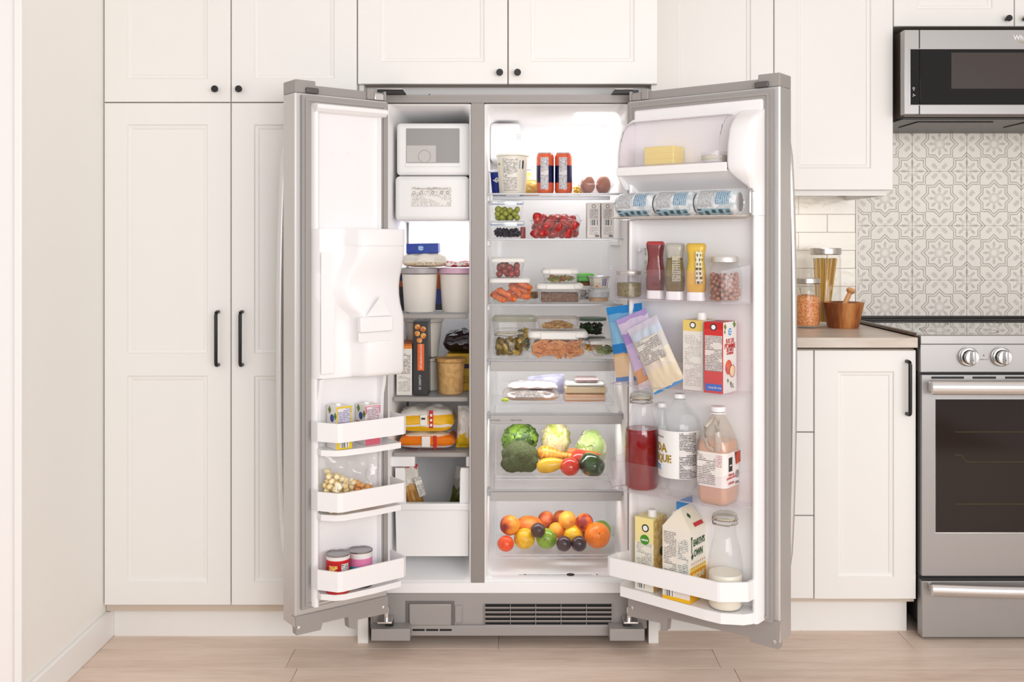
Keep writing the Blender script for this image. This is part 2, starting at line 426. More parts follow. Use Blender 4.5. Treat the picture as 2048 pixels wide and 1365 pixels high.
# ---------------------------------------------------------------- tiles on the back wall
def tile_mat():
    m, nt, b = newmat('patterned_cement_tile')
    t = nt.nodes.new('ShaderNodeTexCoord'); X, _, Z = sep(nt, t.outputs['Object'])
    T_ = .1985
    u = (X / T_).abs(); v = ((Z - T_ / 2) / T_).abs()      # 0..0.5 from the tile's centre
    def star(a, c):
        sq = a.max(c); di = (a + c) * .7071
        d = sq.min(di)                                        # union of square and diamond
        l1 = (d - .203).abs().lt(.0078); l2 = (d - .241).abs().lt(.0078)
        r = (a * a + c * c).sqrt()
        ring = (r - .090).abs().lt(.005).max((r - .064).abs().lt(.004))
        # petals, folded into one eighth
        hi = a.max(c); lo = a.min(c)
        p1 = (((hi - .155) / .052) * ((hi - .155) / .052) + (lo / .026) * (lo / .026)).lt(1)
        q = (a + c) * .7071; s = (a - c).abs() * .7071
        p2 = (((q - .155) / .052) * ((q - .155) / .052) + (s / .026) * (s / .026)).lt(1)
        return l1.max(l2) * .95, (ring * .85).max(p1.max(p2) * .55)
    A1, A2 = star(u, v); B1, B2 = star(.5 - u, .5 - v)
    # sprigs about the middle of each tile edge
    hi = u.max(v); lo = u.min(v); e = .5 - hi
    q = (e + lo) * .7071; s = (e - lo) * .7071; sa = s.abs()
    stem = (sa.lt(.006)) * q.gt(.05) * q.lt(.20)
    lf = sa.lt(0)
    for c_ in (.095, .13, .165):
        dd = (sa - .022); qq = q - c_ - dd * .5
        lf = lf.max(((qq / .012) * (qq / .012) + (dd / .018) * (dd / .018)).lt(1))
    st4 = (e.sqrt() + lo.sqrt()).lt(.27) * (e + lo).gt(.02)
    bar = (A1 + B1).max(A2 + B2).max((stem.max(lf)) * .65).max(st4 * .6)
    wr = noisef(nt, t.outputs['Object'], 60, 3)
    bar = bar * (wr * .9 + .35)
    bg = (241, 237, 230)
    nt.links.new(mixc(nt, bar, bg, (158, 140, 126)), b.inputs['Base Color']); b.inputs['Roughness'].default_value = .5
    return m
M_tile = tile_mat(); M_grout = mat('grout', (236, 230, 222), .8)
TS = .1985; tx0 = px(1715.7, YW); tz0 = pz(560.6, YW)
tt = bx(TS - .0012, .008, TS - .0012, M_tile, .0006, 1)
for j in range(-2, 6):
    for i in range(0, 7):
        obj('patterned_tile', tt, wb, (tx0 + (i + .5) * TS, YW + .0045, tz0 + j * TS))
st('trim_2', tx0 - .008, tx0 - .001, YW - .003, YW + .01, .88, 1.40, mat('tile_edge_trim', (236, 231, 224), .35))
box('tile_grout', .46, 2.8, YW + .0049, YW + .0095, .80, 2.3, M_grout, wb)
M_sub = mat('glazed_subway_tile', (240, 233, 222), .18, coat=.2, bump=1.0, bscale=34)
sz = pz(428.6, YW) - pz(464.7, YW)
sme = bx(.2075, .008, sz - .0016, M_sub, .0012, 2)
hx = px(1711, YW)
for j in range(-1, 9):
    z0 = pz(464.7, YW) - (j - 1) * sz
    xr = px(1654.7, YW) if j % 2 else px(1597.4, YW)
    xe = [xr + k * .209 for k in range(-4, 2)]
    for a_ in xe:
        x0, x1 = a_, a_ + .209
        if x0 > hx - .01 or x1 < .46: continue
        x1 = min(x1, hx); x0 = max(x0, .45)
        me = sme if x1 - x0 > .2 else bx(x1 - x0 - .0016, .008, sz - .0016, M_sub, .0012, 2)
        obj('subway_tile', me, wb, ((x0 + x1) / 2, YW + .0045, z0))
# ---------------------------------------------------------------- cabinet doors
DC = {}
def door_mesh(w_, h_, holes, m=None, t=.019):
    """slab with routed rectangular panels; front at y=-t, base centre at origin. holes: (x0,x1,z0,z1)"""
    m = m or M_cab
    k = (round(w_, 4), round(h_, 4), tuple(round(q, 4) for hh in holes for q in hh))
    if k in DC: return DC[k]
    v = []; f = []
    def ring(x0, x1, z0, z1, y): n = len(v); v.extend([(x0, y, z0), (x1, y, z0), (x1, y, z1), (x0, y, z1)]); return n
    def join(a, b):
        for i in range(4): f.append((a + i, a + (i + 1) % 4, b + (i + 1) % 4, b + i))
    W2 = w_ / 2; e = .0015
    bk = ring(-W2, W2, 0, h_, 0); sd = ring(-W2, W2, 0, h_, -t + e)
    f.append((bk + 3, bk + 2, bk + 1, bk)); join(bk, sd)
    hs = sorted(holes, key=lambda q: q[2]); 
    fo = ring(-W2 + e, W2 - e, e, h_ - e, -t); join(sd, fo)
    cells = []
    zc = [e] + [(hs[i][3] + hs[i + 1][2]) / 2 for i in range(len(hs) - 1)] + [h_ - e]
    for i, hh in enumerate(hs):
        o = ring(-W2 + e, W2 - e, zc[i], zc[i + 1], -t)
        a = ring(*hh, -t); join(o, a)
        d = [(.004, -.0045), (.012, -.006), (.014, -.0035), (.020, -.0045), (.024, -.0075)]
        x0, x1, z0, z1 = hh
        for ins, dep in [(.003, .0045), (.012, .006), (.014, .0085), (.017, .0085)]:
            b = ring(x0 + ins, x1 - ins, z0 + ins, z1 - ins, -t + dep); join(a, b); a = b
        f.append((a, a + 1, a + 2, a + 3))
    if not hs: f.append((fo, fo + 1, fo + 2, fo + 3))
    me = mesh('door', v, f, m, False); DC[k] = me; return me
def cdoor(parent, x0, x1, z0, z1, yf, holes, name='door', t=.019):
    hh = [(a - (x0 + x1) / 2, b - (x0 + x1) / 2, c - z0, d - z0) for a, b, c, d in holes]
    return obj(name, door_mesh(x1 - x0, z1 - z0, hh, t=t), parent, ((x0 + x1) / 2, yf + t, z0))
KN = lathe('knob', [(.0045, 0), (.0045, .012), (.0085, .016), (.0102, .019), (.0102, .023), (.0092, .0245)], M_blk, 24, ang=30)
def knob(parent, x, z, yf): return obj('knob', KN, parent, (x, yf, z), (R(90), 0, 0))
def pull(parent, x, z0, z1, yf, r=.0052):
    p = []
    for i in range(5): a = PI / 2 * i / 4; p.append((0, -.026 + .010 - .010 * math.sin(a) if 0 else -.016 - .010 * math.sin(a), z0 + .006 + .010 - .010 * math.cos(a)))
    q = [(0, y_, z0 + z1 - z_) for _, y_, z_ in p[::-1]]
    pts = [(0, 0, z0 + .006)] + p + q + [(0, 0, z1 - .006)]
    return obj('handle', tube('pull', [(a, b, c - z0) for a, b, c in pts], r, M_blk, 10), parent, (x, yf, z0))
DP = 2.92; DB = 2.962; DW = 3.20; G = .0016
def hole(x0, x1, y0, y1, D): return (px(x0, D), px(x1, D), pz(y1, D), pz(y0, D))
# pantry
pa = thing('pantry_cabinet', 'tall cream pantry cabinet with four panelled doors left of the refrigerator', 'cabinet', (px(461, DP), DP, 0))
x0, x1, x2 = px(207.5, DP), px(461.8, DP), px(714.5, DP)
box('carcass', x0, x2, DP + .0195, YW, .087, 2.5, mat('carcass_edge', (205, 190, 175), .7), pa)
ztop = 2.48; zm = pz(205, DP); zb = pz(1211, DP)
cdd = []
d = cdoor(pa, x0 + G, x1 - G, zm + G, ztop, DP, [hole(254, 415, -300, 158, DP)]); knob(d, px(433.5, DP), pz(180, DP), DP)
d = cdoor(pa, x1 + G, x2 - G, zm + G, ztop, DP, [hole(508, 669, -300, 158, DP)]); knob(d, px(481, DP), pz(180, DP), DP)
d = cdoor(pa, x0 + G, x1 - G, zb, zm - G, DP, [hole(254, 415, 249, 708, DP), hole(254, 415, 752, 1166, DP)]); pull(d, px(437, DP), pz(734, DP), pz(620, DP), DP)
d = cdoor(pa, x1 + G, x2 - G, zb, zm - G, DP, [hole(508, 669, 249, 708, DP), hole(508, 669, 752, 1166, DP)]); pull(d, px(485, DP), pz(734, DP), pz(620, DP), DP)
box('toe_kick', -1.2035, x2, DP + .05, DP + .066, 0, .088, M_cab, pa)
# cabinet over the refrigerator
fc = thing('fridge_top_cabinet', 'wide white two-door cabinet directly over the open refrigerator', 'cabinet', (px(1016, DP), DP, pz(168, DP)))
a0, a1, a2 = px(714.5, DP), px(1016, DP), px(1316, DP); zf = pz(168, DP)
box('carcass', a0 + .001, a2, DP + .0195, YW, zf + .002, 2.5, mat('carcass_edge', (205, 190, 175), .7), fc)
d = cdoor(fc, a0 + G, a1 - G, zf, ztop, DP, [hole(761, 969, -300, 124, DP)]); knob(d, px(999.5, DP), pz(147, DP), DP)
d = cdoor(fc, a1 + G, a2 - G, zf, ztop, DP, [hole(1061, 1269, -300, 124, DP)]); knob(d, px(1035, DP), pz(147, DP), DP)
# tall end panels on both sides of the refrigerator
for s, xa, xb, lab in ((0, a0 + .001, a0 + .017, 'tall white end panel between the pantry and the refrigerator'), (1, a2 - .017, a2 - .001, 'tall white end panel right of the refrigerator, reaching the floor')):
    o = box('end_panel', xa, xb, DP + .024, YW, 0, zf + .0015, M_cab, b=.001, label=lab, cat='panel')
# low white foot blocks seen beside the refrigerator's base
for xa, xb, lab in ((px(720, 2.96), px(742, 2.96), 'white filler strip at the floor left of the refrigerator base'), (px(1293, 2.96), px(1314, 2.96), 'white filler strip at the floor right of the refrigerator base')):
    box('filler_strip', xa, xb - .002, 2.915, 2.94, 0, 1.60, M_cab, b=.001, label=lab, cat='filler')
box('filler_strip', a0 + .018, a2 - .018, 3.00, 3.012, pz(190, 2.90) + .002, zf + .0015, mat('gap_brightener_white', (232, 230, 230), .5), fc)  # added white board to brighten the gap, standing in for the lit back wall
# wall cabinet right of the refrigerator
wc = thing('wall_cabinet', 'white wall cabinet with light rail above the tiled counter', 'cabinet', (.85, DW, pz(380, DW)))
b0, b1, b2 = px(1309, DW), px(1548, DW), px(1787, DW); zc = pz(380, DW)
box('carcass', b0, b2, DW + .0195, YW, zc + .004, 2.5, M_cab, wc)
cdoor(wc, b0 + G, b1 - G, zc, ztop, DW, [hole(1355, 1502, -400, 337, DW)])
cdoor(wc, b1 + G, b2 - G, zc, ztop, DW, [hole(1594, 1742, -400, 337, DW)])
box('light_rail', b0, px(1771, 3.235), 3.225, 3.245, pz(392, 3.235), zc + .003, M_cab, wc)
box('light_rail', px(1771, 3.235) - .018, px(1771, 3.235), 3.2455, YW - .002, pz(392, 3.235), zc + .003, M_cab, wc)
box('under_cabinet_light', .78, 1.10, 3.30, 3.34, zc - .017, zc + .003, M_white, b=.003, label='slim white under-cabinet light bar beneath the wall cabinet', cat='light')
# cabinet over the microwave
mc = thing('microwave_top_cabinet', 'white two-door cabinet above the steel microwave', 'cabinet', (1.62, DW, pz(52, DW)))
zq = pz(52.5, DW); c1 = px(2029, DW)
c2 = c1 + .39
box('carcass', b2 + .001, c2, DW + .0195, YW, zq + .002, 2.5, mat('carcass_edge', (205, 190, 175), .7), mc)
d = cdoor(mc, b2 + G, c1 - G, zq, ztop, DW, [hole(1834, 1985, -400, 18, DW)]); knob(d, px(2012, DW), pz(39, DW), DW)
d = cdoor(mc, c1 + G, c2 - G, zq, ztop, DW, [(c1 + .045 * 1.6, c2 - .075, pz(18, DW), 2.4)]); knob(d, px(2047, DW), pz(39, DW), DW)
# base cabinets
DBx = DB
dr = thing('drawer_cabinet', 'white base cabinet of three drawers half hidden by the right refrigerator door', 'cabinet', (.7, DB, 0))
e0, e1, e2 = a2 + .003, px(1628, DB), px(1833, DB)
box('carcass', e0, e1, DB + .0195, YW, .10, .868, mat('carcass_edge', (205, 190, 175), .7), dr)
zz = [pz(1199, DB), pz(1032, DB), pz(865, DB), pz(700, DB)]
for i in range(3): 
    d = cdoor(dr, e0 + G, e1 - G, zz[i] + G, zz[i + 1] - G, DB, [], 'drawer')
    obj('handle', tube('pull', [(0, 0, 0), (0, -.02, 0), (.006, -.026, 0), (.154, -.026, 0), (.16, -.02, 0), (.16, 0, 0)], .005, M_blk, 8), d, ((e0 + e1) / 2 - .08, DB, (zz[i] + zz[i + 1]) / 2 + .05))
box('toe_kick', e0, e1, DB + .05, DB + .066, 0, .1, M_cab, dr)
bc = thing('base_cabinet', 'white base cabinet with one panelled door and black bar handle beside the range', 'cabinet', (1.05, DB, 0))
box('carcass', e1, e2, DB + .0195, YW, .10, .868, M_blk and mat('carcass_edge', (205, 190, 175), .7), bc)
d = cdoor(bc, e1 + G, e2 - G, zz[0], zz[3] - G, DB, [hole(1675, 1788, 743.5, 1156, DB)]); pull(d, px(1813.5, DB), pz(832, DB), pz(719, DB), DB, .0056)
box('toe_kick', e1, px(1813, DB + .05), DB + .05, DB + .066, 0, .1, M_cab, bc)
ct = box('worktop', e0, px(1836, 2.942), 2.942, YW - .003, .8755, .906, mottle('taupe_stone_laminate', (196, 182, 168), (214, 203, 192), 7, .35, .65, .32, stretch=(1, 4, 4)), b=.0015, label='taupe laminate worktop between the refrigerator and the range', cat='countertop')
# ---------------------------------------------------------------- range
DR = 2.945; rx0 = px(1841, DR); rx1 = rx0 + .758; rc = (rx0 + rx1) / 2
rg = thing('range', 'stainless steel slide-in kitchen range with black glass cooktop at the right edge', 'range', (rc, DR, 0))
boxes('body', [(rx0 + .004, rx1 - .004, DR + .03, YW - .01, .045, .900)], M_bplas, rg, (rc, 3.2, .05))
ctp = .913
box('cooktop_glass', rx0 + .004, rx1 - .004, DR + .012, YW - .075, .9005, ctp, mat('cooktop_black_glass', (20, 16, 15), .05, coat=1), rg, .002)
M_rim = mat('cooktop_rim_steel', (120, 116, 114), .22, .9)
prof = [(-.007, 0), (.011, 0), (.008, .008), (-.004, .0105), (-.007, .008)]
for s, xx in ((1, rx0), (-1, rx1)):
    P = [(xx + s * a, b + ctp - .004) for a, b in prof]
    if s < 0: P = P[::-1]
    obj('cooktop_rim', prism('rim', P, DR + .012, YW - .06, M_rim, 'y'), rg)
# rear vent trim with slots
vt = box('rear_vent', rx0 - .004, rx1 + .004, YW - .075, YW - .004, .9005, ctp + .004, M_bplas, rg, .004)
box('vent_ridge', rx0 + .006, rx1 - .006, YW - .03, YW - .006, ctp + .0045, ctp + .0125, mat('cast_black', (44, 42, 42), .3), vt, .003)
for k in range(5): box('vent_slot', rx0 + .03 + k * .147, rx0 + .165 + k * .147, YW - .031, YW - .0295, ctp + .006, ctp + .011, M_blk, vt)
# burner rings printed on the glass
def ringmesh(r0, r1, m, n=48): return mesh('ring', [((r0 if k else r1) * math.cos(2 * PI * i / n), (r0 if k else r1) * math.sin(2 * PI * i / n), 0) for k in (0, 1) for i in range(n)], [(i, (i + 1) % n, n + (i + 1) % n, n + i) for i in range(n)], m, False)
for bx_, by_, br in ((.19, .17, .115), (.19, .43, .08), (.56, .17, .09), (.56, .43, .115)):
    obj('burner_ring', ringmesh(br - .003, br, M_inkg), rg, (rx0 + bx_, DR + by_, ctp + .0004))
# control panel
zp0 = pz(745, DR); zp1 = pz(672, DR)
cp = box('control_panel', rx0, rx1, DR, DR + .03, zp0, pz(689, DR), M_ss, rg, .0015)
box('panel_cap', rx0 - .001, rx1 + .001, DR - .004, DR + .045, pz(688.5, DR), .9125, M_ss, cp, .0015)
for kx in (1935, 2000, 2165, 2230):
    kc = px(kx, DR); kz = pz(713.5, DR)
    kb = obj('knob', lathe('knob_base', [(.027, 0), (.0285, .004), (.0285, .012), (.026, .015), (.024, .0155)], M_chrome, 32, ang=30), cp, (kc, DR, kz), (R(90), 0, 0))
    obj('knob_ring', lathe('knob_ring', [(.0225, .0158), (.0225, .020)], M_bplas, 32), kb, (kc, DR, kz), (R(90), 0, 0))
    # grip, a disc with a raised bar
    obj('knob_grip', lathe('knob_disc', [(.0205, .0202), (.0215, .022), (.0215, .030), (.0195, .033), (.0, .0335)], M_ssh, 32, ang=30), kb, (kc, DR, kz), (R(90), 0, 0))
    obj('knob_bar', bx(.012, .012, .040, M_chrome, .004, 3), kb, (kc, DR - .038, kz - .020))
obj('indicator', lathe('led', [(.002, 0), (.002, .001)], mat('red_lamp', (110, 30, 25), .3), 12), cp, (px(1967.5, DR), DR, pz(711.5, DR)), (R(90), 0, 0))
text('lettering', 'surface on', .0055, M_inkg, cp, (px(1967.5, DR), DR - .0004, pz(719.5, DR)))
box('display', px(2055, DR), px(2110, DR), DR - .001, DR + .002, pz(735, DR), pz(700, DR), M_bglass, cp)
# oven door
zo0 = pz(1151, DR); zo1 = pz(750, DR)
od = thing('oven_door', None, None, (rc, DR, zo0)); od.parent = rg; od.matrix_basis = WM[rg.name].inverted() @ WM[od.name]
def frame_mesh(x0, x1, z0, z1, hx0, hx1, hz0, hz1, y0, y1, m, slots=()):
    v = []; f = []
    for y in (y0, y1):
        v += [(x0, y, z0), (x1, y, z0), (x1, y, z1), (x0, y, z1), (hx0, y, hz0), (hx1, y, hz0), (hx1, y, hz1), (hx0, y, hz1)]
    for i in range(4):
        j = (i + 1) % 4
        f += [(i, j, 4 + j, 4 + i), (8 + j, 8 + i, 12 + i, 12 + j), (i, 8 + i, 8 + j, j), (4 + j, 12 + j, 12 + i, 4 + i)]
    return mesh('frame', v, f, m, False)
wx0, wx1, wz0, wz1 = px(1869, DR), rx1 - (px(1869, DR) - rx0), pz(1066, DR), pz(797, DR)
obj('door_frame', frame_mesh(rx0 + .002, rx1 - .002, zo0, zo1, wx0, wx1, wz0, wz1, DR - .006, DR + .028, M_ss), od, (0, 0, 0))
box('window_trim', wx0, wx1, DR - .0035, DR - .003, wz0, wz1, M_chrome, od)
box('window_glass', wx0 + .002, wx1 - .002, DR - .005, DR + .0, wz0 + .002, wz1 - .002, mat('oven_glass', (40, 31, 27), .08, spec=.3), od)
M_rack = mat('oven_rack_wire', (96, 82, 52), .4, .6)
for rzp, sl in ((864, 1), (924, 1), (1008, 0)):
    zr = pz(rzp, DR); 
    pts = [(px(1908, DR), 0, zr + .022), (px(1922, DR), 0, zr + .020), (px(1930, DR), 0, zr + .002), (px(1940, DR), 0, zr), (rx1 - .05, 0, zr)] if rzp == 924 else [(px(1908, DR), 0, zr), (rx1 - .05, 0, zr)]
    obj('rack_wire', tube('rack', pts, .0011, M_rack, 6), od, (0, DR - .0048, 0))
for k, (s0, s1) in enumerate(((1861, 1926), (1943, 1990), (2008, 2090))):
    obj('vent_slot', bx(pw(s1 - s0, DR), .002, pw(4.5, DR), M_blk, .0009), od, (px((s0 + s1) / 2, DR), DR - .0061, pz(757.5, DR)))
for s0, s1 in ((2106, 2153), (2170, 2235)): obj('vent_slot', bx(pw(s1 - s0, DR), .002, pw(4.5, DR), M_blk, .0009), od, (px((s0 + s1) / 2, DR), DR - .0061, pz(757.5, DR)))
def flat_handle(name, parent, x0, x1, z0, z1, yf, so, sag=0):
    n = 16; P = []
    for i in range(n + 1):
        t_ = i / n; P.append((x0 + (x1 - x0) * t_, yf - so - .008 * math.sin(PI * t_)))
    v = []; f = []
    hh = (z1 - z0) / 2
    sec = [(0, -hh), (-.006, -hh * .8), (-.009, 0), (-.006, hh * .8), (0, hh), (.008, hh * .8), (.008, -hh * .8)]
    for i, (x, y) in enumerate(P):
        dz = -sag * math.sin(PI * i / n)
        for a, b in sec: v.append((x - x0, y + a - yf, b + hh + dz))
    k = len(sec)
    for i in range(n):
        for j in range(k): f.append((i * k + j, (i + 1) * k + j, (i + 1) * k + (j + 1) % k, i * k + (j + 1) % k))
    f += [tuple(range(k))[::-1], tuple(n * k + j for j in range(k))]
    h_ = obj(name, mesh('handle', v, f, M_ssh, True, 50), parent, (x0, yf, z0))
    return h_
hA = px(1867, DR - .05)
flat_handle('handle', od, hA, rx1 - (hA - rx0), pz(791, DR - .05), pz(764, DR - .05), DR - .006, .034)
for xx in (hA + .008, rx1 - (hA - rx0) - .008): box('handle_post', xx - .006, xx + .006, DR - .034, DR - .0065, pz(787, DR - .05), pz(768, DR - .05), M_ssh, od, .002)
# drawer, foot
dz0, dz1 = pz(1274, DR), pz(1162, DR)
wd = box('storage_drawer', rx0 + .002, rx1 - .002, DR - .006, DR + .028, dz0, dz1, M_ss, rg, .0015)
flat_handle('handle', wd, hA, rx1 - (hA - rx0), pz(1196, DR - .05), pz(1172, DR - .05), DR - .006, .034, .006)
for xx in (hA + .008, rx1 - (hA - rx0) - .008): box('handle_post', xx - .006, xx + .006, DR - .034, DR - .0065, pz(1192, DR - .05), pz(1176, DR - .05), M_ssh, wd, .002)
for fx in (rx0 + .05, rx1 - .05):
    for fy in (DR + .06, YW - .08):
        obj('foot', lathe('foot', [(.018, 0), (.018, .006), (.008, .008), (.008, .046)], M_bplas, 16), rg, (fx, fy, 0))
# ---------------------------------------------------------------- microwave
DM = 3.13; mx0 = px(1808, DM); mx1 = mx0 + .757; mz0 = pz(229, DM); mz1 = pz(60, DM)
mw = thing('microwave', 'stainless over-the-range microwave with black glass door above the cooktop', 'microwave', ((mx0 + mx1) / 2, DM, mz0))
box('body', mx0 + .012, mx1 - .012, DM + .03, YW - .003, mz0 - .004, mz1 + .006, mat('microwave_side', (118, 106, 98), .4, .4), mw)
und = box('underside', mx0 + .010, mx1 - .010, DM + .035, YW - .01, mz0 - .012, mz0 - .0045, mat('microwave_bottom', (52, 48, 46), .35, .3), mw, .002)
for fx0 in (.08, .44): box('grease_filter', mx0 + fx0, mx0 + fx0 + .25, DM + .09, DM + .25, mz0 - .0155, mz0 - .0125, mat('filter_mesh', (96, 92, 90), .35, .8, bump=.8, bscale=500), und, .001)
dg0 = px(1838.5, DM)
P = [(mx0 - .0, DM + .0), (mx0 + .032, DM), (mx0 + .032, DM + .03), (mx0 - .004, DM + .03), (mx0 - .004, DM + .012)]
P = [(mx0, DM), (mx0 + .048, DM), (mx0 + .048, DM + .03), (mx0 - .01, DM + .03), (mx0 - .01, DM + .014)]
cpn = box('control_column', mx0, dg0 - .0012, DM - .002, DM + .03, mz0, mz1, M_ss, mw, .0015)
dg = px(1838.5, DM)
md = box('door', dg + .001, mx1, DM - .002, DM + .03, mz0, mz1, M_ss, mw, .0015)
box('door_gap', dg - .0012, dg + .001, DM - .0005, DM + .02, mz0, mz1, M_blk, mw)
gz0, gz1 = pz(210, DM), pz(99, DM)
box('display_strip', px(1820, DM), dg - .0012, DM - .0035, DM - .0002, gz0, gz1, M_bglass, cpn, .001)
box('door_glass', dg + .0005, mx1 - .02, DM - .0045, DM - .0021, gz0, gz1, M_bglass, md, .001)
box('chrome_lip', px(1818, DM), mx1 - .018, DM - .004, DM - .0001, gz0 - .0018, gz0 - .0002, M_ss, md)
box('chrome_lip', px(1818, DM), mx1 - .018, DM - .004, DM - .0001, gz1 + .0002, gz1 + .002, M_ss, md)
box('chrome_lip', px(1818, DM), px(1819.6, DM), DM - .004, DM - .0001, gz0, gz1, M_ssh, cpn)
box('viewing_screen', px(1901, DM), mx1 - .09, DM - .0056, DM - .0046, pz(178, DM), pz(106, DM), mat('screen_mesh', (66, 58, 55), .3, spec=.3), md)
M_wp = mat('white_print', (236, 236, 236), .5)
obj('lamp_symbol', ringmesh(.0025, .0036, M_wp, 16), cpn, (px(1826.5, DM), DM - .0038, pz(177, DM)), (R(90), 0, 0))
box('lamp_symbol', px(1826.5, DM) - .0012, px(1826.5, DM) + .0012, DM - .004, DM - .0037, pz(181.5, DM), pz(180, DM), M_wp, cpn)
for k in range(3):
    obj('fan_symbol', mesh('vane', [(0, 0, 0), (.0045, 0, .0008), (.004, 0, .0032), (.001, 0, .0014)], [(0, 1, 2, 3)], M_wp, False), cpn, (px(1826.5, DM), DM - .0038, pz(191, DM)), (0, R(k * 120 + 30), 0))
M_logo = mat('logo_print', (240, 238, 240), .4)
text('logo', 'Whirlpool', .021, M_logo, md, (px(2026, DM), DM - .0024, pz(76, DM)), bold=.0004, align='LEFT')
a = [(.024 * math.cos(t_ / 20 * 2 * PI), .006 * math.sin(t_ / 20 * 2 * PI)) for t_ in range(21)]
obj('logo_swoosh', tube('swoosh', [(x, 0, z) for x, z in [(-.022, 0), (-.008, -.005), (.01, -.003), (.026, .003)]], .0007, mat('gold_print', (200, 150, 60), .4), 6), md, (px(2045, DM) + .01, DM - .0026, pz(83, DM)))
# ---------------------------------------------------------------- on the worktop
M_glass = clear('jar_glass', (255, 255, 254), .02, .01, .45)
M_lidm = mat('brushed_lid_steel', (206, 200, 194), .3, .9)
CT = .906
def canister(label, cx, cy, r, h_, lidh):
    t_ = thing('storage_jar', label, 'jar', (cx, cy, CT + .001))
    obj('body', vcirc('jar', [(r * .9, 0), (r, .006), (r, h_ - lidh - .012), (r * .93, h_ - lidh - .004), (r * .93, h_ - lidh + .006)], .0025, M_glass, 36), t_, (cx, cy, CT + .001))
    obj('lid', lathe('lid', [(r * .95, 0), (r * 1.01, .003), (r * 1.01, lidh - .002), (r * .98, lidh), (0.0, lidh)], M_lidm, 36, ang=30), t_, (cx, cy, CT + .001 + h_ - lidh))
    return t_
D1 = 3.42; r1 = pw(60, D1) / 2; c1x, h1 = px(1651, D1), .265
t_ = canister('tall glass jar of spaghetti with steel lid on the worktop', c1x, D1, r1, h1, .023)
random.seed(3); v = []; f = []
for k in range(85):
    a = random.uniform(0, 2 * PI); rr_ = (r1 - .005) * math.sqrt(random.random()) * .92; a2 = a + random.uniform(1.7, 2.3)
    b = [rr_ * math.cos(a) * .55 - .012, rr_ * math.sin(a) * .6, .008]; tp = [rr_ * math.cos(a) * .95 + .0, rr_ * math.sin(a) * .9, h1 - .035 - random.random() * .004]
    b[0] = b[0] * .8; n = len(v); q = .0011
    for p in (b, tp):
        for j in range(4): v.append((p[0] + q * math.cos(j * PI / 2), p[1] + q * math.sin(j * PI / 2), p[2]))
    for j in range(4): f.append((n + j, n + (j + 1) % 4, n + 4 + (j + 1) % 4, n + 4 + j))
    f.append((n + 7, n + 6, n + 5, n + 4)[::-1])
obj('spaghetti', mesh('spaghetti', v, f, mat('dry_pasta', (226, 178, 62), .4), True), None, (c1x, D1, CT + .002), label='bundle of dry yellow spaghetti standing in the tall glass jar', cat='pasta', kind='stuff')
D2 = 3.30; c2x = px(1614, D2); r2 = pw(52, D2) / 2; h2 = .165
canister('short glass jar of orange lentils with steel lid beside the refrigerator door', c2x, D2, r2, h2, .019)
M_len = mottle('split_lentils', (214, 98, 32), (238, 150, 70), 330, .42, .58, .6, .6, d=(248, 190, 130), detail=1)
obj('lentils', lathe('lentils', [(r2 - .006, .006), (r2 - .0035, .012), (r2 - .0035, .098), (r2 * .6, .107), (.0, .110)], M_len, 32, ang=60), None, (c2x, D2, CT + .002), label='orange split lentils filling the short glass jar', cat='lentils', kind='stuff')
sp = obj('scoop', tube('scoop', [(-.018, -.006, .098), (-.021, -.003, .118), (-.025, .0, .134)], .0022, M_chrome, 8), None, (c2x, D2, CT), label='small steel scoop stuck in the orange lentils', cat='scoop')
obj('bowl', ico(.008, M_chrome, 2, (1.2, 1, .6)), sp, (c2x - .014, D2 - .008, CT + .104))
# mortar and pestle
def acacia():
    m, nt, b = newmat('acacia_wood'); t = nt.nodes.new('ShaderNodeTexCoord'); X, Y, Z = sep(nt, t.outputs['Object'])
    st_ = noisef(nt, comb(nt, X * 22, Y * 6, 0), 1, 0); gr = noisef(nt, comb(nt, X * 90, Y * 60, Z * 12), 1.2, 4)
    nt.links.new(ramp(nt, st_ * .75 + gr * .3, [(.34, (92, 48, 22)), (.44, (128, 70, 34)), (.52, (150, 86, 42)), (.60, (184, 116, 62)), (.7, (206, 142, 84))], False), b.inputs['Base Color']); b.inputs['Roughness'].default_value = .4
    return m
M_ac = acacia(); D3 = 3.295; cmx = px(1686, D3); rt = pw(82, D3) / 2; rb_ = pw(58, D3) / 2; hm = pz(604, D3) - pz(657, 3.25)
mo = obj('mortar', lathe('mortar', [(rb_, 0), (rb_ * 1.05, .004), (rt * .985, hm - .004), (rt, hm), (rt - .006, hm), (rt - .010, hm - .006), (rb_ * .7, .022), (0, .018)], M_ac, 40), None, (cmx, D3, CT), label='acacia wood mortar bowl with vertical brown stripes on the worktop', cat='mortar')
obj('pestle', loft('pestle', [(-.065, circ(.010, 16)), (-.058, circ(.0135, 16)), (-.045, circ(.0135, 16)), (0, circ(.0085, 16)), (.022, circ(.008, 16)), (.030, circ(.0075, 16)), (.034, circ(.0125, 16)), (.040, circ(.0155, 16)), (.046, circ(.0125, 16)), (.0495, circ(.006, 16))], mat('beech_wood', (216, 160, 104), .45)), None, (px(1693, D3) - .002, D3, CT + hm + .002), (0, R(24), 0), label='pale wooden pestle leaning in the mortar bowl', cat='pestle')
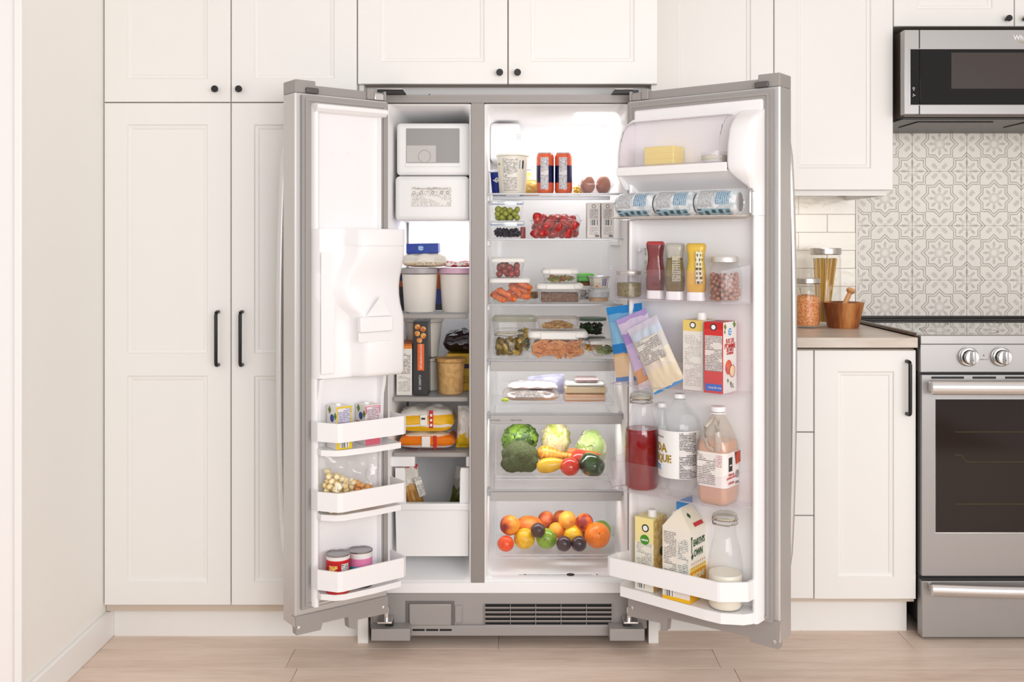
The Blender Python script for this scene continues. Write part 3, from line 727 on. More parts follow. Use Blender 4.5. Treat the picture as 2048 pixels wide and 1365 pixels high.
# ---------------------------------------------------------------- refrigerator
DF = 2.90
fr = thing('refrigerator', 'open grey side-by-side refrigerator with both doors swung wide, full of food', 'refrigerator', (-.01, DF, 0))
CX0, CX1 = -.418, .398
ox0, ox1, ox2, ox3 = px(774.5, DF), px(942, DF), px(969, DF), px(1255, DF)
zt = pz(190, DF); zo = pz(208.5, DF); zs0 = pz(1187, DF); zs1 = pz(1166, DF)
CB = 3.50
boxes('cabinet_shell', [(CX0, CX1, DF, CB, zo + .004, zt), (CX0, CX0 + .03, DF, CB, .05, zo + .004), (CX1 - .03, CX1, DF, CB, .05, zo + .004), (CX0 + .03, CX1 - .03, CB - .03, CB, .05, zo + .004), (CX0 + .03, CX1 - .03, DF + .02, CB - .03, .05, zs0)], M_gray, fr, (-.01, DF, 0))
box('center_post', ox1, ox2, DF - .0015, DF + .012, zs1, zo + .004, M_gray, fr, .002)
box('side_post', CX0 + .0005, ox0, DF - .001, DF + .01, zs0, zo + .004, M_gray, fr)
box('side_post', ox3, CX1 - .0005, DF - .001, DF + .01, zs0, zo + .004, M_gray, fr)
# liners: moulded open boxes with rounded corners, seen from inside
def liner(x0, x1, z0, z1, name='liner'):
    cx, w_, cz, h_ = (x0 + x1) / 2, x1 - x0, (z0 + z1) / 2, z1 - z0
    def rg_(y, e, r, dz=0): return (y, [(a + cx, b + cz + dz) for a, b in rr(w_ - 2 * e, h_ - 2 * e - 2 * abs(dz), r, 6)])
    rings = [rg_(DF - .0005, -.001, .006), rg_(DF + .006, .003, .012), rg_(DF + .012, .006, .02), rg_(3.33, .010, .03), rg_(3.345, .022, .03), rg_(3.35, .04, .02)]
    me = loft(name, rings, M_liner, False, True, ax='y', ang=60)
    me.flip_normals() if hasattr(me, 'flip_normals') else None
    return obj(name, me, fr)
def wmesh(o): return o
l1 = liner(ox0, ox1, zs1, zo); l2 = liner(ox2, ox3, zs1, zo)
box('sill', CX0 + .001, CX1 - .001, DF - .003, DF + .02, zs0, zs1, M_white, fr, .002)
fx = (ox2 + ox3) / 2
# base grille with filter door, louvres and feet
zg0, zg1 = pz(1253, DF), pz(1187, DF)
bg_ = box('base_grille', CX0 + .01, CX1 - .01, DF - .002, DF + .02, .050, zs0 - .0005, M_gplas, fr, .002)
DFt = 2.845
def feet(x0, x1):
    return boxes('foot_cover', [(x0, x1, DFt, DF - .0025, pz(1283, DFt), pz(1260, DFt))], M_gplas, fr, ((x0 + x1) / 2, DFt, 0))
obj('foot_cover', bx(pw(78, DFt), DF - .0025 - DFt, pw(24, DFt), M_gplas, .002), fr, (px(781, DFt), (DF + DFt) / 2, pz(1283.5, DFt)))
obj('foot_cover', bx(pw(70, DFt), DF - .0025 - DFt, pw(24, DFt), M_gplas, .002), fr, (px(1254.5, DFt), (DF + DFt) / 2, pz(1283.5, DFt)))
box('kick_strip', px(822, DF), px(1217, DF), DF - .012, DF - .0025, pz(1273.5, DF - .012), pz(1252, DF - .012), M_gplas, fr, .003)
for xx in (-.40, .36):
    for yy in (DF + .05, CB - .06): obj('roller', lathe('roller', [(.02, -.012), (.022, -.01), (.022, .01), (.02, .012)], M_bplas, 16), fr, (xx, yy, .022), (R(0), R(90), 0))
DG = DF - .0025
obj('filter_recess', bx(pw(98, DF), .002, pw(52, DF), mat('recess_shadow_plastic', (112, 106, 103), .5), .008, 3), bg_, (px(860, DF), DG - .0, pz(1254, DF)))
obj('filter_door', bx(pw(84, DF), .008, pw(43, DF), M_gplas, .006, 3), bg_, (px(861, DF), DG - .005, pz(1249.5, DF)))
obj('filter_latch', bx(pw(14, DF), .005, pw(34, DF), M_gplas, .006, 3), bg_, (px(917, DF), DG - .0015, pz(1245, DF)))
for k in range(3): obj('base_slot', bx(pw(24, DF), .001, pw(4, DF), M_blk, .0004), bg_, (px(838 + 27 * k, DF), DF - .0125, pz(1259.5, DF)))
gx0, gx1, gz_0, gz_1 = px(970, DF), px(1223, DF), pz(1252, DF), pz(1208, DF)
box('louvre_opening', gx0, gx1, DG - .0012, DG - .0002, gz_0, gz_1, mat('black_opening', (24, 22, 22), .8), bg_)
lh = (gz_1 - gz_0) / 5
sl = mesh('louvre', [(gx0 - fx, 0, 0), (gx1 - fx, 0, 0), (gx1 - fx, -.006, .006), (gx0 - fx, -.006, .006), (gx0 - fx, -.006, .0085), (gx1 - fx, -.006, .0085), (gx1 - fx, 0, .004), (gx0 - fx, 0, .004)], [(0, 1, 2, 3), (3, 2, 5, 4), (4, 5, 6, 7), (0, 3, 4, 7), (1, 6, 5, 2)], M_gplas, False)
for k in range(5): obj('louvre', sl, bg_, (fx, DG - .0012, gz_1 - (k + 1) * lh - .002))
for k in range(6): 
    xx = gx0 + (gx1 - gx0) * k / 5; box('louvre_bar', xx - .0007, xx + .0007, DG - .008, DG - .001, gz_0, gz_1, M_gplas, bg_)
# ---- freezer fittings
def fbox(name, x0, x1, z0, z1, y0, y1, b=.01, m=None, parent=fr, t=4): 
    return obj(name, bx(x1 - x0, y1 - y0, z1 - z0, m or M_liner, b, t), parent, ((x0 + x1) / 2, (y0 + y1) / 2, z0))
DI = 2.96
ib = fbox('ice_bin', px(793, DI), px(941, DI), pz(351, DI), pz(246, DI), DI, 3.32, .012)
fbox('ice_window', px(812, DI), px(919, DI), pz(326, DI), pz(257, DI), DI - .0012, DI + .002, .001, mat('smoked_window', (150, 148, 146), .28, coat=.3), ib, 1)
fbox('window_frame', px(810, DI), px(921, DI), pz(334, DI), pz(327, DI), DI - .003, DI + .002, .001, M_liner, ib, 1)
fbox('ice_block', px(813, DI), px(872, DI), pz(325, DI), pz(291, DI), DI - .0018, DI, .0008, mat('ice_mechanism', (196, 192, 190), .4), ib, 1)
obj('mechanism_ring', ringmesh(.017, .020, mat('mechanism_grey', (170, 166, 164), .4)), ib, (px(849, DI), DI - .0022, pz(313, DI)), (R(90), 0, 0))
ih = fbox('ice_housing', px(790, DI - .012), px(938, DI - .012), pz(442, DI - .012), pz(352, DI - .012), DI - .012, 3.32, .014)
obj('instruction_label', patch(pw(80, DI), pw(40, DI), fineprint('instruction_print', (236, 233, 228), (150, 145, 142), .0040, .52)), ih, (px(863, DI), DI - .0125, pz(414, DI)))
text('label_heading', 'To remove ice storage bin, lift and pull out', .006, M_inkg, ih, (px(862, DI), DI - .0128, pz(378, DI)))
for k, q in enumerate((829, 843, 866, 884, 896)): obj('label_drawing', ringmesh(.0035, .0045, M_ink, 10), ih, (px(q, DI), DI - .013, pz(386, DI)), (R(90), 0, 0))
fbox('evaporator_cover', px(817, 3.33), px(942, 3.33), zs1 + .14, pz(430, 3.33), 3.325, 3.335, .004, M_liner, fr, 2)
box('cover_seam', px(816, 3.33), px(817.2, 3.33), 3.3265, 3.334, .6, pz(430, 3.33), mat('seam_shadow_strip', (120, 118, 118), .6), fr)
# freezer wire/glass shelves with grey front rails
fX0, fX1 = ox0 + .012, ox1 - .012
FS = {}
M_sg = clear('shelf_glass', (254, 254, 254), .035, .02, .2)
for k, py in enumerate((629, 795, 906)):
    z = pz(py, 2.96); FS[k] = z
    s_ = box('freezer_shelf', fX0, fX1, 2.975, 3.32, z - .004, z, clear('frosted_shelf', (252, 253, 254), .04, .22, .25, (225, 228, 232)), fr, .001)
    box('shelf_rail', fX0, fX1, 2.955, 2.9745, z - .013, z + .001, M_gask, s_, .003)
# basket rails and basket
bz0, bz1, bz2 = pz(1112, 2.95), pz(1006, 2.95), pz(936, 2.95)
bk = thing('freezer_basket', None, None, ((fX0 + fX1) / 2, 3.1, bz0)); bk.parent = fr; bk.matrix_basis = WM[fr.name].inverted() @ WM[bk.name]
bxa, bxb = px(791, 2.95), px(942, 2.95) - .006
obj('basket_front', prism('bf', [(bxa + .004, bz0), (bxb - .002, bz0), (bxb, bz1 - .004), (bxb, bz2), (bxb - .024, bz2), (bxb - .026, bz2 - .01), (bxb - .028, bz1), (bxa + .032, bz1), (bxa + .030, bz2 - .01), (bxa + .028, bz2), (bxa, bz2), (bxa, bz1 - .004)], 2.945, 2.958, M_liner, 'y'), bk)
box('basket_lip', bxa - .001, bxb + .002, 2.936, 2.9445, bz1 - .020, bz1 + .0005, M_liner, bk, .003)
boxes('basket_body', [(bxa + .006, bxb - .004, 2.9585, 3.29, bz0, bz0 + .004), (bxa + .006, bxa + .010, 2.9585, 3.29, bz0 + .004, bz2 - .02), (bxb - .008, bxb - .004, 2.9585, 3.29, bz0 + .004, bz2 - .02), (bxa + .006, bxb - .004, 3.286, 3.29, bz0 + .004, bz2 - .02)], M_liner, bk, (0, 3.1, bz0))
for xa, xb in ((ox0 + .004, px(830, 2.95)), (px(932, 2.95), ox1 - .003)): box('basket_rail', xa, xb, 2.945, 3.25, bz2 + .003, pz(914, 2.95), M_liner, fr, .004)
# ---- fresh-food fittings
gX0, gX1 = ox2 + .010, ox3 - .010
SD = 2.945
SZ = [pz(387, SD), pz(477.5, SD), pz(609, SD), pz(719, SD), pz(827, SD - .005), pz(981, SD - .005)]
M_sedge = mat('shelf_edge', (176, 176, 180), .25, .2)
M_fp = mat('drawer_front_grey', (176, 173, 171), .4)
for k, z in enumerate(SZ):
    s_ = box('glass_shelf', gX0, gX1, SD + .001, 3.32, z - .004, z, M_sg, fr)
    box('shelf_edge', gX0 - .002, gX1 + .002, SD - .004, SD + .0008, z - .0045, z + .0008, M_sedge, s_, .001)
    if k < 3:
        if k == 0: box('rear_rail', gX0 + .012, gX1 - .03, 3.02, 3.03, z - .016, z - .0045, M_sedge, s_, .001)
    else:
        for xx in (gX0 - .004, gX1 - .006): box('shelf_bracket', xx, xx + .010, SD, SD + .06, z - .018, z - .0048, M_sedge, s_, .001)
        h_ = .029 if k == 3 else .027
        dp = box('panel_front', gX0 + .006, gX1 - .002, SD - .004, SD + .004, z - .006 - h_, z - .006, M_fp, s_, .002)
        if k == 4: text('lettering', 'Low Humidity   - - - - - -   High Humidity', .0075, M_inkg, dp, (gX0 + .052, SD - .0045, z - .021), align='CENTER', sx=.8)
for k in range(3):
    for side in (0, 1):
        xx = ox2 + .0042 if side == 0 else ox3 - .0135
        box('shelf_support', xx, xx + .0095, 3.0, 3.3, SZ[k] - .022, SZ[k] - .0045, M_liner, fr, .003)
# back wall fittings
cb = fbox('air_duct', px(980, 3.2), px(1040, 3.2), pz(322, 3.2), pz(246, 3.2), 3.2, 3.34, .012, M_liner)
for i in range(3):
    for j in range(3): obj('duct_hole', lathe('h', [(.0016, 0), (.0016, .0006)], M_inkg, 8), cb, (px(1036 + 2.6 * j, 3.2) - .002, 3.1995, pz(270 + 4 * i, 3.2)), (R(90), 0, 0))
box('air_column', px(1060, 3.33), px(1172, 3.33), SZ[5] + .05, pz(300, 3.33), 3.322, 3.336, M_liner, fr, .004)
fbox('lamp_cover', px(1150, 3.12), px(1235, 3.12), zo - .022, zo - .009, 3.03, 3.22, .004, mat('lit_lamp_cover', (250, 252, 255), .3, emit=1.5), fr, 2)
# clear drawers
M_dr = clear('drawer_plastic', (255, 255, 255), .008, .004, .2)
M_dre = mat('drawer_rim', (205, 203, 212), .2)
def drawer(z0, z1, name='clear_drawer', ins=.012, taper=.008):
    w_ = gX1 - gX0 - 2 * ins
    h_ = z1 - z0
    m_ = shell('drawer', [(0, w_ - 2 * taper, .33, .008), (h_, w_, .345, .010)], .0025, M_dr, M_dre, 4)
    return obj(name, m_, fr, (fx, SD + .012 + .172, z0))
DZ = [(pz(813, SD), SZ[3] - .038, .016), (pz(963, SD), SZ[4] - .036, .014), (pz(1120, SD), SZ[5] - .036, .012)]
for z0, z1, ins in DZ:
    d_ = drawer(z0, z1, ins=ins)
    w_ = gX1 - gX0 - 2 * ins - .016
    for zz_ in (.001, .010): box('drawer_rib', fx - w_ / 2, fx + w_ / 2, SD + .0105, SD + .0138, z0 + zz_, z0 + zz_ + .0015, M_dre, d_)
    box('drawer_edge', fx - w_ / 2 + .0, fx - w_ / 2 + .0015, SD + .0125, SD + .015, z0 + .002, z1 - .002, M_dre, d_)
    box('drawer_edge', fx + w_ / 2 - .0015, fx + w_ / 2, SD + .0125, SD + .015, z0 + .002, z1 - .002, M_dre, d_)
lbl = obj('floor_label', mesh('print', [(-.11, 0, 0), (.11, 0, 0), (.11, .006, 0), (-.11, .006, 0)], [(0, 1, 2, 3)], fineprint('floor_print', (228, 224, 226), (150, 146, 148), .003), False, uv=[(0, 0), (.22, 0), (.22, .006), (0, .006)]), fr, (fx, 2.945, zs1 + .0072))
obj('floor_badge', lathe('badge', [(.012, 0), (.012, .0006)], M_ink, 24), fr, (px(1141, 2.95), 2.948, zs1 + .0073))
for q in (1050, 1194): obj('floor_dot', lathe('dot', [(.0025, 0), (.0025, .0006)], M_ink, 12), fr, (px(q, 2.95), 2.948, zs1 + .0073))
# ---------------------------------------------------------------- doors
PH = R(38); BR = (.3352, 2.835); BL = (-.3595, 2.835); WR = .459; WL = .289; TD = .078
MR = Matrix.Translation((BR[0], BR[1], 0)) @ Matrix.Rotation(-PH, 4, 'Z')
ML = Matrix.Translation((BL[0], BL[1], 0)) @ Matrix.Rotation(PH, 4, 'Z')
def pr(p, v=0, side='R'):
    """pixel column -> (u, D) on the door-parallel plane at local y=v"""
    k = (p - 1024) / F; c, s = math.cos(PH), math.sin(PH)
    if side == 'R': bx_, bd = BR[0] + v * s, BR[1] + v * c; u = (k * bd - bx_) / (c + k * s); return u, bd - s * u
    bx_, bd = BL[0] - v * s, BL[1] + v * c; u = (bx_ - k * bd) / (c - k * s); return -u, bd - s * u
def prz(p, q, v=0, side='R'):
    u, D = pr(p, v, side); return u, pz(q, D)
ZD0, ZD1 = .150, 1.633
def door(name, M, s, W_, zb):
    """s=+1 right door (x from 0 to W), s=-1 left door (x from 0 to -W)"""
    X = lambda a: s * a
    t = obj(name, None, fr, (0, 0, 0), M=M)
    def b(nm, x0, x1, y0, y1, z0, z1, m, bev=0, parent=None):
        xa, xb = sorted((X(x0), X(x1)))
        return obj(nm, bx(xb - xa, y1 - y0, z1 - z0, m, bev), parent or t, ((xa + xb) / 2, (y0 + y1) / 2, z0), M=M)
    # outer skin: slightly crowned sheet wrapping the free edge
    P = []
    n = 10
    for i in range(n + 1):
        a = i / n; P.append((X(W_ * a), TD - .006 + .010 * math.sin(PI * (.15 + .7 * a)) - (.004 if i in (0, n) else 0)))
    P = P + [(X(W_), .003), (X(W_ - .004), .0005), (X(.004), .0005), (X(0), .004)]
    if s > 0: P = P[::-1]
    obj('outer_skin', prism('skin', P, zb, ZD1 - .035, M_ssd, 'z', True, 30), t, M=M)
    b('top_cap', .012, W_ - .002, .004, TD - .004, ZD1 - .0345, ZD1 - .010, M_gplas, .002)
    b('corner_block', W_ - .062, W_ - .0005, .001, TD - .002, ZD1 - .034, ZD1 + .002, M_gplas, .003)
    b('closure_magnet', W_ - .068, W_ - .030, -.008, .0005, ZD1 - .034, ZD1 - .018, mat('dark_grey_rubber', (88, 84, 84), .4), .003)
    b('hinge_block', .045, .068, -.004, .02, ZD1 - .034, ZD1 - .003, M_gplas, .003)
    b('hinge_cover', .012, .044, -.002, .03, ZD1 - .034, ZD1 - .014, M_ssh if s < 0 else M_gplas, .003)
    b('hinge_pin_cover', .004, .012, -.002, .010, ZD1 - .034, ZD1 - .006, M_gplas, .003)
    return t, b
rd, rb2 = door('refrigerator_door', MR, 1, WR, .148)
ld, lb2 = door('freezer_door', ML, -1, WL, .148)
# stepped lower trims
def lower(t, M, s, W_, pts, z0):
    P = [(s * a, b_) for a, b_ in pts]
    if s < 0: P = P[::-1]
    return obj('lower_trim', prism('trim', P, -.004, .020, M_gplas, 'y'), t, M=M)
def gz(p, q, side, v=0): u, z = prz(p, q, v, side); return abs(u), z
lr = [gz(1257, 1232, 'R'), gz(1322, 1246, 'R'), gz(1322, 1262, 'R'), gz(1334, 1262, 'R'), gz(1337, 1236, 'R'), gz(1500, 1274, 'R'), gz(1502, 1284, 'R'), gz(1558, 1299, 'R'), gz(1560, 1244, 'R'), gz(1258, 1180, 'R')]
lower(rd, MR, 1, WR, [(max(a, .0), b_) for a, b_ in lr], 0)
ll = [gz(775, 1226, 'L'), gz(712, 1240, 'L'), gz(712, 1260, 'L'), gz(697, 1256, 'L'), gz(695, 1234, 'L'), gz(644, 1246, 'L'), gz(640, 1260, 'L'), gz(592, 1271, 'L'), gz(590, 1234, 'L'), gz(774, 1192, 'L')]
lower(ld, ML, -1, WL, [(max(a, .0), b_) for a, b_ in ll][::1], 0)
for (t, M, s, side, pts) in ((rd, MR, 1, 'R', ((1266, 1216), (1551, 1284))), (ld, ML, -1, 'L', ((766, 1215), (597, 1256)))):
    for p, q in pts:
        u, z = prz(p, q, 0, side)
        obj('screw', lathe('screw', [(.0055, 0), (.0055, .0012), (.003, .0022), (0, .0022)], M_chrome, 14), t, (u, -.004, z), (R(90), 0, 0), M=M)
# gaskets: two stepped frames
def gasket(t, b, W_, z0, z1, wd):
    for k, (i0, i1, y) in enumerate(((.004, .013, -.009), (.013, .020, -.013), (.020, wd, -.010))):
        M_ = M_gask
        b('gasket', i0, i1, y, .0004, z0 + i0, z1 - i0, M_); b('gasket', W_ - i1 - .012, W_ - i0 - .012, y, .0004, z0 + i0, z1 - i0, M_)
        b('gasket', i1, W_ - i1 - .012, y, .0004, z0 + i0, z0 + i1, M_); b('gasket', i1, W_ - i1 - .012, y, .0004, z1 - i1, z1 - i0, M_)
gasket(rd, rb2, WR, .195, ZD1 - .036, .030)
gasket(ld, lb2, WL, .190, ZD1 - .036, .034)
# long handles on the outside
for (t, M, s, W_) in ((rd, MR, 1, WR), (ld, ML, -1, WL)):
    pts = []; n = 22
    for i in range(n + 1):
        a = i / n; z = .30 + 1.18 * a; pts.append((s * (W_ - .022), TD + .012 + .052 * math.sin(PI * a) ** .45, z))
    obj('door_handle', tube('handle', pts, .011, M_ssh, 12), t, M=M)
# ---- right door liner
M_clr = clear('bin_plastic', (255, 254, 255), .015, .02, .28, (248, 242, 247))
M_cle = mat('bin_edge', (216, 206, 214), .2)
M_cle2 = clear('bin_edge_clear', (240, 236, 240), .12, .4, .3, (228, 222, 228))
lz0, lz1 = .203, ZD1 - .064
rb2('liner_panel', .028, WR - .041, -.016, .0004, lz0, lz1, M_white, .006)
# side dykes: profile in (u, v)
def dyke(t, M, s, u0, u1, v, z0, z1, name='liner_wall', lean=.008):
    P = [(s * u0, 0), (s * u1, 0), (s * (u1 - lean * .3), v + .006), (s * (u1 - lean), v), (s * (u0 + lean), v), (s * (u0 + lean * .3), v + .006)]
    if s < 0: P = P[::-1]
    return obj(name, prism(name, P, z0, z1, M_white, 'z', True, 50), t, M=M)
dyke(rd, MR, 1, .400, .4215, -.052, lz0, 1.2615)
dyke(rd, MR, 1, .028, .046, -.052, lz0, 1.384)
# curved upper walls beside the dairy compartment
def side_profile(t, M, s, u0, u1, pts, name):
    v_ = [(-0.0, pts[0][1])] + [(a, b_) for a, b_ in pts] + [(-0.0, pts[-1][1])]
    P = [(a, b_) for a, b_ in v_]
    me = prism(name, P, min(s * u0, s * u1), max(s * u0, s * u1), M_white, 'x', True, 30)
    return obj(name, me, t, M=M)
DSEC = [(1.262, .400, -.052), (1.300, .400, -.052), (1.325, .398, -.054), (1.340, .390, -.062), (1.356, .374, -.078), (1.372, .360, -.093), (1.384, .355, -.098), (1.40, .354, -.099), (1.445, .354, -.096), (1.488, .354, -.084), (1.508, .354, -.068), (1.524, .354, -.048), (1.535, .354, -.028), (1.543, .354, -.014)]
obj('dairy_side_wall', loft('wall', [(z, [(ui, -.0005), (ui, v_ + .008), (ui + .003, v_ + .002), (ui + .009, v_), (.404, v_ + .001), (.414, v_ + .006), (.4215, v_ * .6), (.4215, -.0005)]) for z, ui, v_ in DSEC], M_white, ang=60), rd, M=MR)
obj('dairy_side_wall', loft('wall', [(z, [(.022, -.0005), (.022, v_ + .004), (.024, v_), (.029, v_), (.031, v_ + .004), (.031, -.0005)]) for z, ui, v_ in DSEC[3:]], M_white, ang=60), rd, M=MR)
rb2('dairy_floor', .030, .354, -.099, -.014, 1.384, 1.392, M_white, .003)
rb2('dairy_lip', .024, .358, -.104, -.099, 1.376, 1.400, M_white, .002)
obj('dairy_underside', mesh('under', [(.03, -.098, 1.382), (.356, -.098, 1.382), (.398, -.016, 1.335), (.03, -.016, 1.335), (.03, -.016, 1.383), (.356, -.016, 1.383)], [(0, 3, 2, 1), (0, 1, 5, 4), (0, 4, 3), (1, 2, 5)], M_white, False), rd, M=MR)
# clear curved lid
lid = []; n = 12
LP = [(-.018, 1.532), (-.036, 1.529), (-.058, 1.519), (-.078, 1.500), (-.092, 1.472), (-.099, 1.442), (-.101, 1.402)]
v = []; f = []
for (a, b_) in LP: v += [(.032, a, b_), (.335, a, b_)]
v2 = [(x, y + .0025, z - .0012) for x, y, z in v]; n = len(v); v = v + v2
for i in range(len(LP) - 1):
    f += [(2 * i, 2 * i + 1, 2 * i + 3, 2 * i + 2), (n + 2 * i, n + 2 * i + 2, n + 2 * i + 3, n + 2 * i + 1)]
    f += [(2 * i, 2 * i + 2, n + 2 * i + 2, n + 2 * i), (2 * i + 1, n + 2 * i + 1, n + 2 * i + 3, 2 * i + 3)]
lm = mesh('lid', v, f, M_clr, True, 50)
ldo = obj('dairy_lid', lm, rd, M=MR)
ends = [(a, b_) for a, b_ in LP] + [(-.018, 1.402)]
for uu in (.032, .334): obj('lid_end', prism('end', ends, uu, uu + .0018, M_clr, 'x'), ldo, M=MR)
for uu in (.0325, .3345): obj('lid_rim', tube('rim', [(uu, a, b_) for a, b_ in LP], .0016, M_cle2, 6), ldo, M=MR)
obj('lid_rim', tube('rim', [(.033, -.1015, 1.403), (.334, -.1015, 1.403)], .0017, M_cle2, 6), ldo, M=MR)
obj('lid_rim', tube('rim', [(.033, -.03, 1.532), (.334, -.03, 1.532)], .0022, M_cle2, 6), ldo, M=MR)
# clear bins
def rbin(z0, h_, hb, vf=-.118, name='door_bin'):
    """bin with chamfered front corners; h_ front height, hb height at the wall"""
    P = [(.040, -.048), (.012, -.080), (.012, vf), (.350, vf), (.402, -.060)]
    P = [(.042, -.030), (.012, -.085), (.012, vf), (.350, vf), (.404, -.058)]
    m_ = wall2('bin', P, .0024, z0, [z0 + hb, z0 + h_ + .006, z0 + h_, z0 + h_, z0 + hb], M_clr, M_cle2)
    o = obj(name, m_, rd, M=MR)
    FP = [(.044, -.018), (.0145, -.085), (.0145, vf + .0025), (.3490, vf + .0025), (.4, -.059), (.398, -.018)]
    obj('bin_floor', prism('floor', FP, z0, z0 + .0025, M_clr), o, M=MR)
    obj('bin_rim', tube('rim', [(a, b_, z0 + .001) for a, b_ in P], .0016, M_cle2, 6), o, M=MR)
    return o
BZ = [1.034, .797, .505]
rbin(BZ[0], .084, .099); rbin(BZ[1], .076, .092); rbin(BZ[2], .080, .096)
# bin support studs on the door wall
for z in (1.43 - .26, .87, .60, 1.02 - .05): obj('bin_stud', lathe('stud', [(.006, 0), (.006, .008), (.004, .010), (0, .010)], M_white, 12), rd, (.052, -.017, z), (R(90), 0, 0), M=MR)
# wire can rack
wr_ = obj('can_rack', tube('rack', [(.410, -.055, 1.324), (.410, -.066, 1.330), (.410, -.072, 1.324), (.410, -.072, 1.267), (.410, -.082, 1.262), (.408, -.094, 1.261), (.372, -.112, 1.261), (.012, -.112, 1.261), (.012, -.03, 1.261)], .0022, M_ssh, 8), rd, M=MR)
obj('rack_wire', tube('rack', [(.012, -.060, 1.254), (.405, -.060, 1.254)], .0020, M_ssh, 8), wr_, M=MR)
obj('rack_wire', tube('rack', [(.012, -.030, 1.261), (.405, -.030, 1.261)], .0020, M_ssh, 8), wr_, M=MR)
# white bottom bin and its floor
WP = [(.036, -.020), (.010, -.080), (.010, -.124), (.020, -.130), (.345, -.130), (.352, -.128), (.408, -.082), (.412, -.050)]
obj('white_bin_rail', wall2('rail', WP, .0065, .268, .318, M_white), rd, M=MR)
FPb = [(.022, -.001), (.022, -.075), (.034, -.098), (.30, -.112), (.345, -.110), (.395, -.082), (.410, -.060), (.412, -.001)]
obj('bin_base', prism('base', FPb, lz0 + .002, .233, M_white, 'z'), rd, M=MR)
# ---------------- left door
lb2('liner_panel', .030, WL - .042, -.012, .0004, .198, ZD1 - .062, M_white, .006)
dyke(ld, ML, -1, WL - .062, WL - .042, -.030, .2, ZD1 - .075)
dyke(ld, ML, -1, .030, .044, -.026, .2, ZD1 - .075)
P_ = [(-.004, 1.545), (-.036, 1.548), (-.046, 1.556), (-.046, 1.566), (-.036, 1.570), (-.004, 1.571)]
obj('upper_ledge', prism('ledge', P_, -(WL - .044), -.026, M_white, 'x', True, 30), ld, M=ML)
for q0, z1_ in ((634, 1.49), (661, 1.44), (695, 1.44), (722, 1.495)):
    u, D_ = pr(q0, -.012, 'L')
    obj('moulded_rib', tube('rib', [(u, -.011, 1.22), (u, -.011, z1_ - .006), (u - .003, -.011, z1_), (u + .006, -.011, z1_), (u + .009, -.011, z1_ - .006), (u + .009, -.011, 1.22)], .0014, M_white, 6), ld, M=ML)
# dispenser housing: lofted sections. u = distance from the hinge edge
def hsec(uc, vf, vs=-.050, uf=.246, uh=.004):
    P = [(uh + .012, -.004), (uh, -.02), (uh, vf + .016), (uh + .004, vf + .005), (uh + .014, vf), (uc - .016, vf), (uc - .006, vf + .004), (uc + .004, vf + .014), (uc + .016, vs - .006), (uc + .024, vs), (max(uf - .008, uc + .03), vs + .006), (max(uf, uc + .034), vs + .02), (uf, -.004)]
    return [(-a, b_) for a, b_ in P]
HS = [(.822, .128, -.090), (.826, .130, -.102), (.835, .131, -.106), (.90, .131, -.107), (.965, .131, -.107), (.985, .134, -.105), (1.000, .146, -.098), (1.020, .168, -.088), (1.045, .185, -.082), (1.07, .188, -.081), (1.095, .180, -.086), (1.115, .168, -.094), (1.135, .158, -.102), (1.155, .152, -.107), (1.176, .150, -.109), (1.180, .150, -.109), (1.181, .149, -.106), (1.183, .149, -.106), (1.184, .150, -.111), (1.2255, .150, -.111), (1.229, .149, -.108)]
hs = obj('dispenser_housing', loft('housing', [(z, hsec(a, b_)) for z, a, b_ in HS], M_white, ang=50), ld, M=ML)
ul, _ = pr(717, -.107, 'L'); ur, _ = pr(782, -.107, 'L')
def lbx(nm, u0, u1, y0, y1, z0, z1, m, bev=0, parent=None, M=ML): return obj(nm, bx(abs(u1 - u0), y1 - y0, z1 - z0, m, bev), parent or ld, ((u0 + u1) / 2, (y0 + y1) / 2, z0), M=M)
lbx('dispenser_grip', ul, ur, -.119, -.100, pz(664, 2.68), pz(634, 2.68), M_white, .003, hs)
lbx('grip_recess', ul, ur - .004, -.1085, -.106, pz(684, 2.68), pz(665, 2.68), M_liner, .001, hs)
obj('bulb_hollow', mesh('hollow', [(ul * .86, -.1085, pz(633, 2.68)), (ul * .55, -.1085, pz(592, 2.68)), (ur * 1.0, -.1085, pz(633, 2.68)), (ul * .62, -.1085, pz(618, 2.68))], [(0, 3, 1), (3, 2, 1), (0, 2, 3)], M_liner, False), hs, M=ML)
# panels on the flat side of the housing
lbx('housing_panel', -.238, -.198, -.0535, -.050, .835, 1.165, M_white, .004, hs)
LBZ = [(.657, .708, .632), (.471, .522, .458), (.259, .3125, .244)]
for k, (z0, z1, zf) in enumerate(LBZ):
    LP_ = [(-.246, -.020), (-.247, -.058), (-.216, -.106), (-.205, -.110), (-.018, -.110), (-.010, -.104), (-.010, -.03)]
    b_ = obj('door_bin', wall2('rail', LP_, -.0055, z0, z1, M_white), ld, M=ML)
    FP_ = [(-.238, -.002), (-.240, -.055), (-.214, -.086), (-.19, -.096), (-.10, -.102), (-.016, -.100), (-.012, -.002)]
    obj('bin_floor', prism('floor', FP_, zf - .016, zf, M_white, 'z', True, 30), b_, M=ML)
# bracket-like side cheeks between housing and first bin
cheek = [(-.001, .82), (-.046, .82), (-.040, .79), (-.030, .76), (-.028, .70), (-.028, .655), (-.001, .64)]
side_profile(ld, ML, -1, .0300, .040, cheek[::-1], 'side_cheek')
side_profile(ld, ML, -1, WL - .062, WL - .050, cheek[::-1], 'side_cheek')
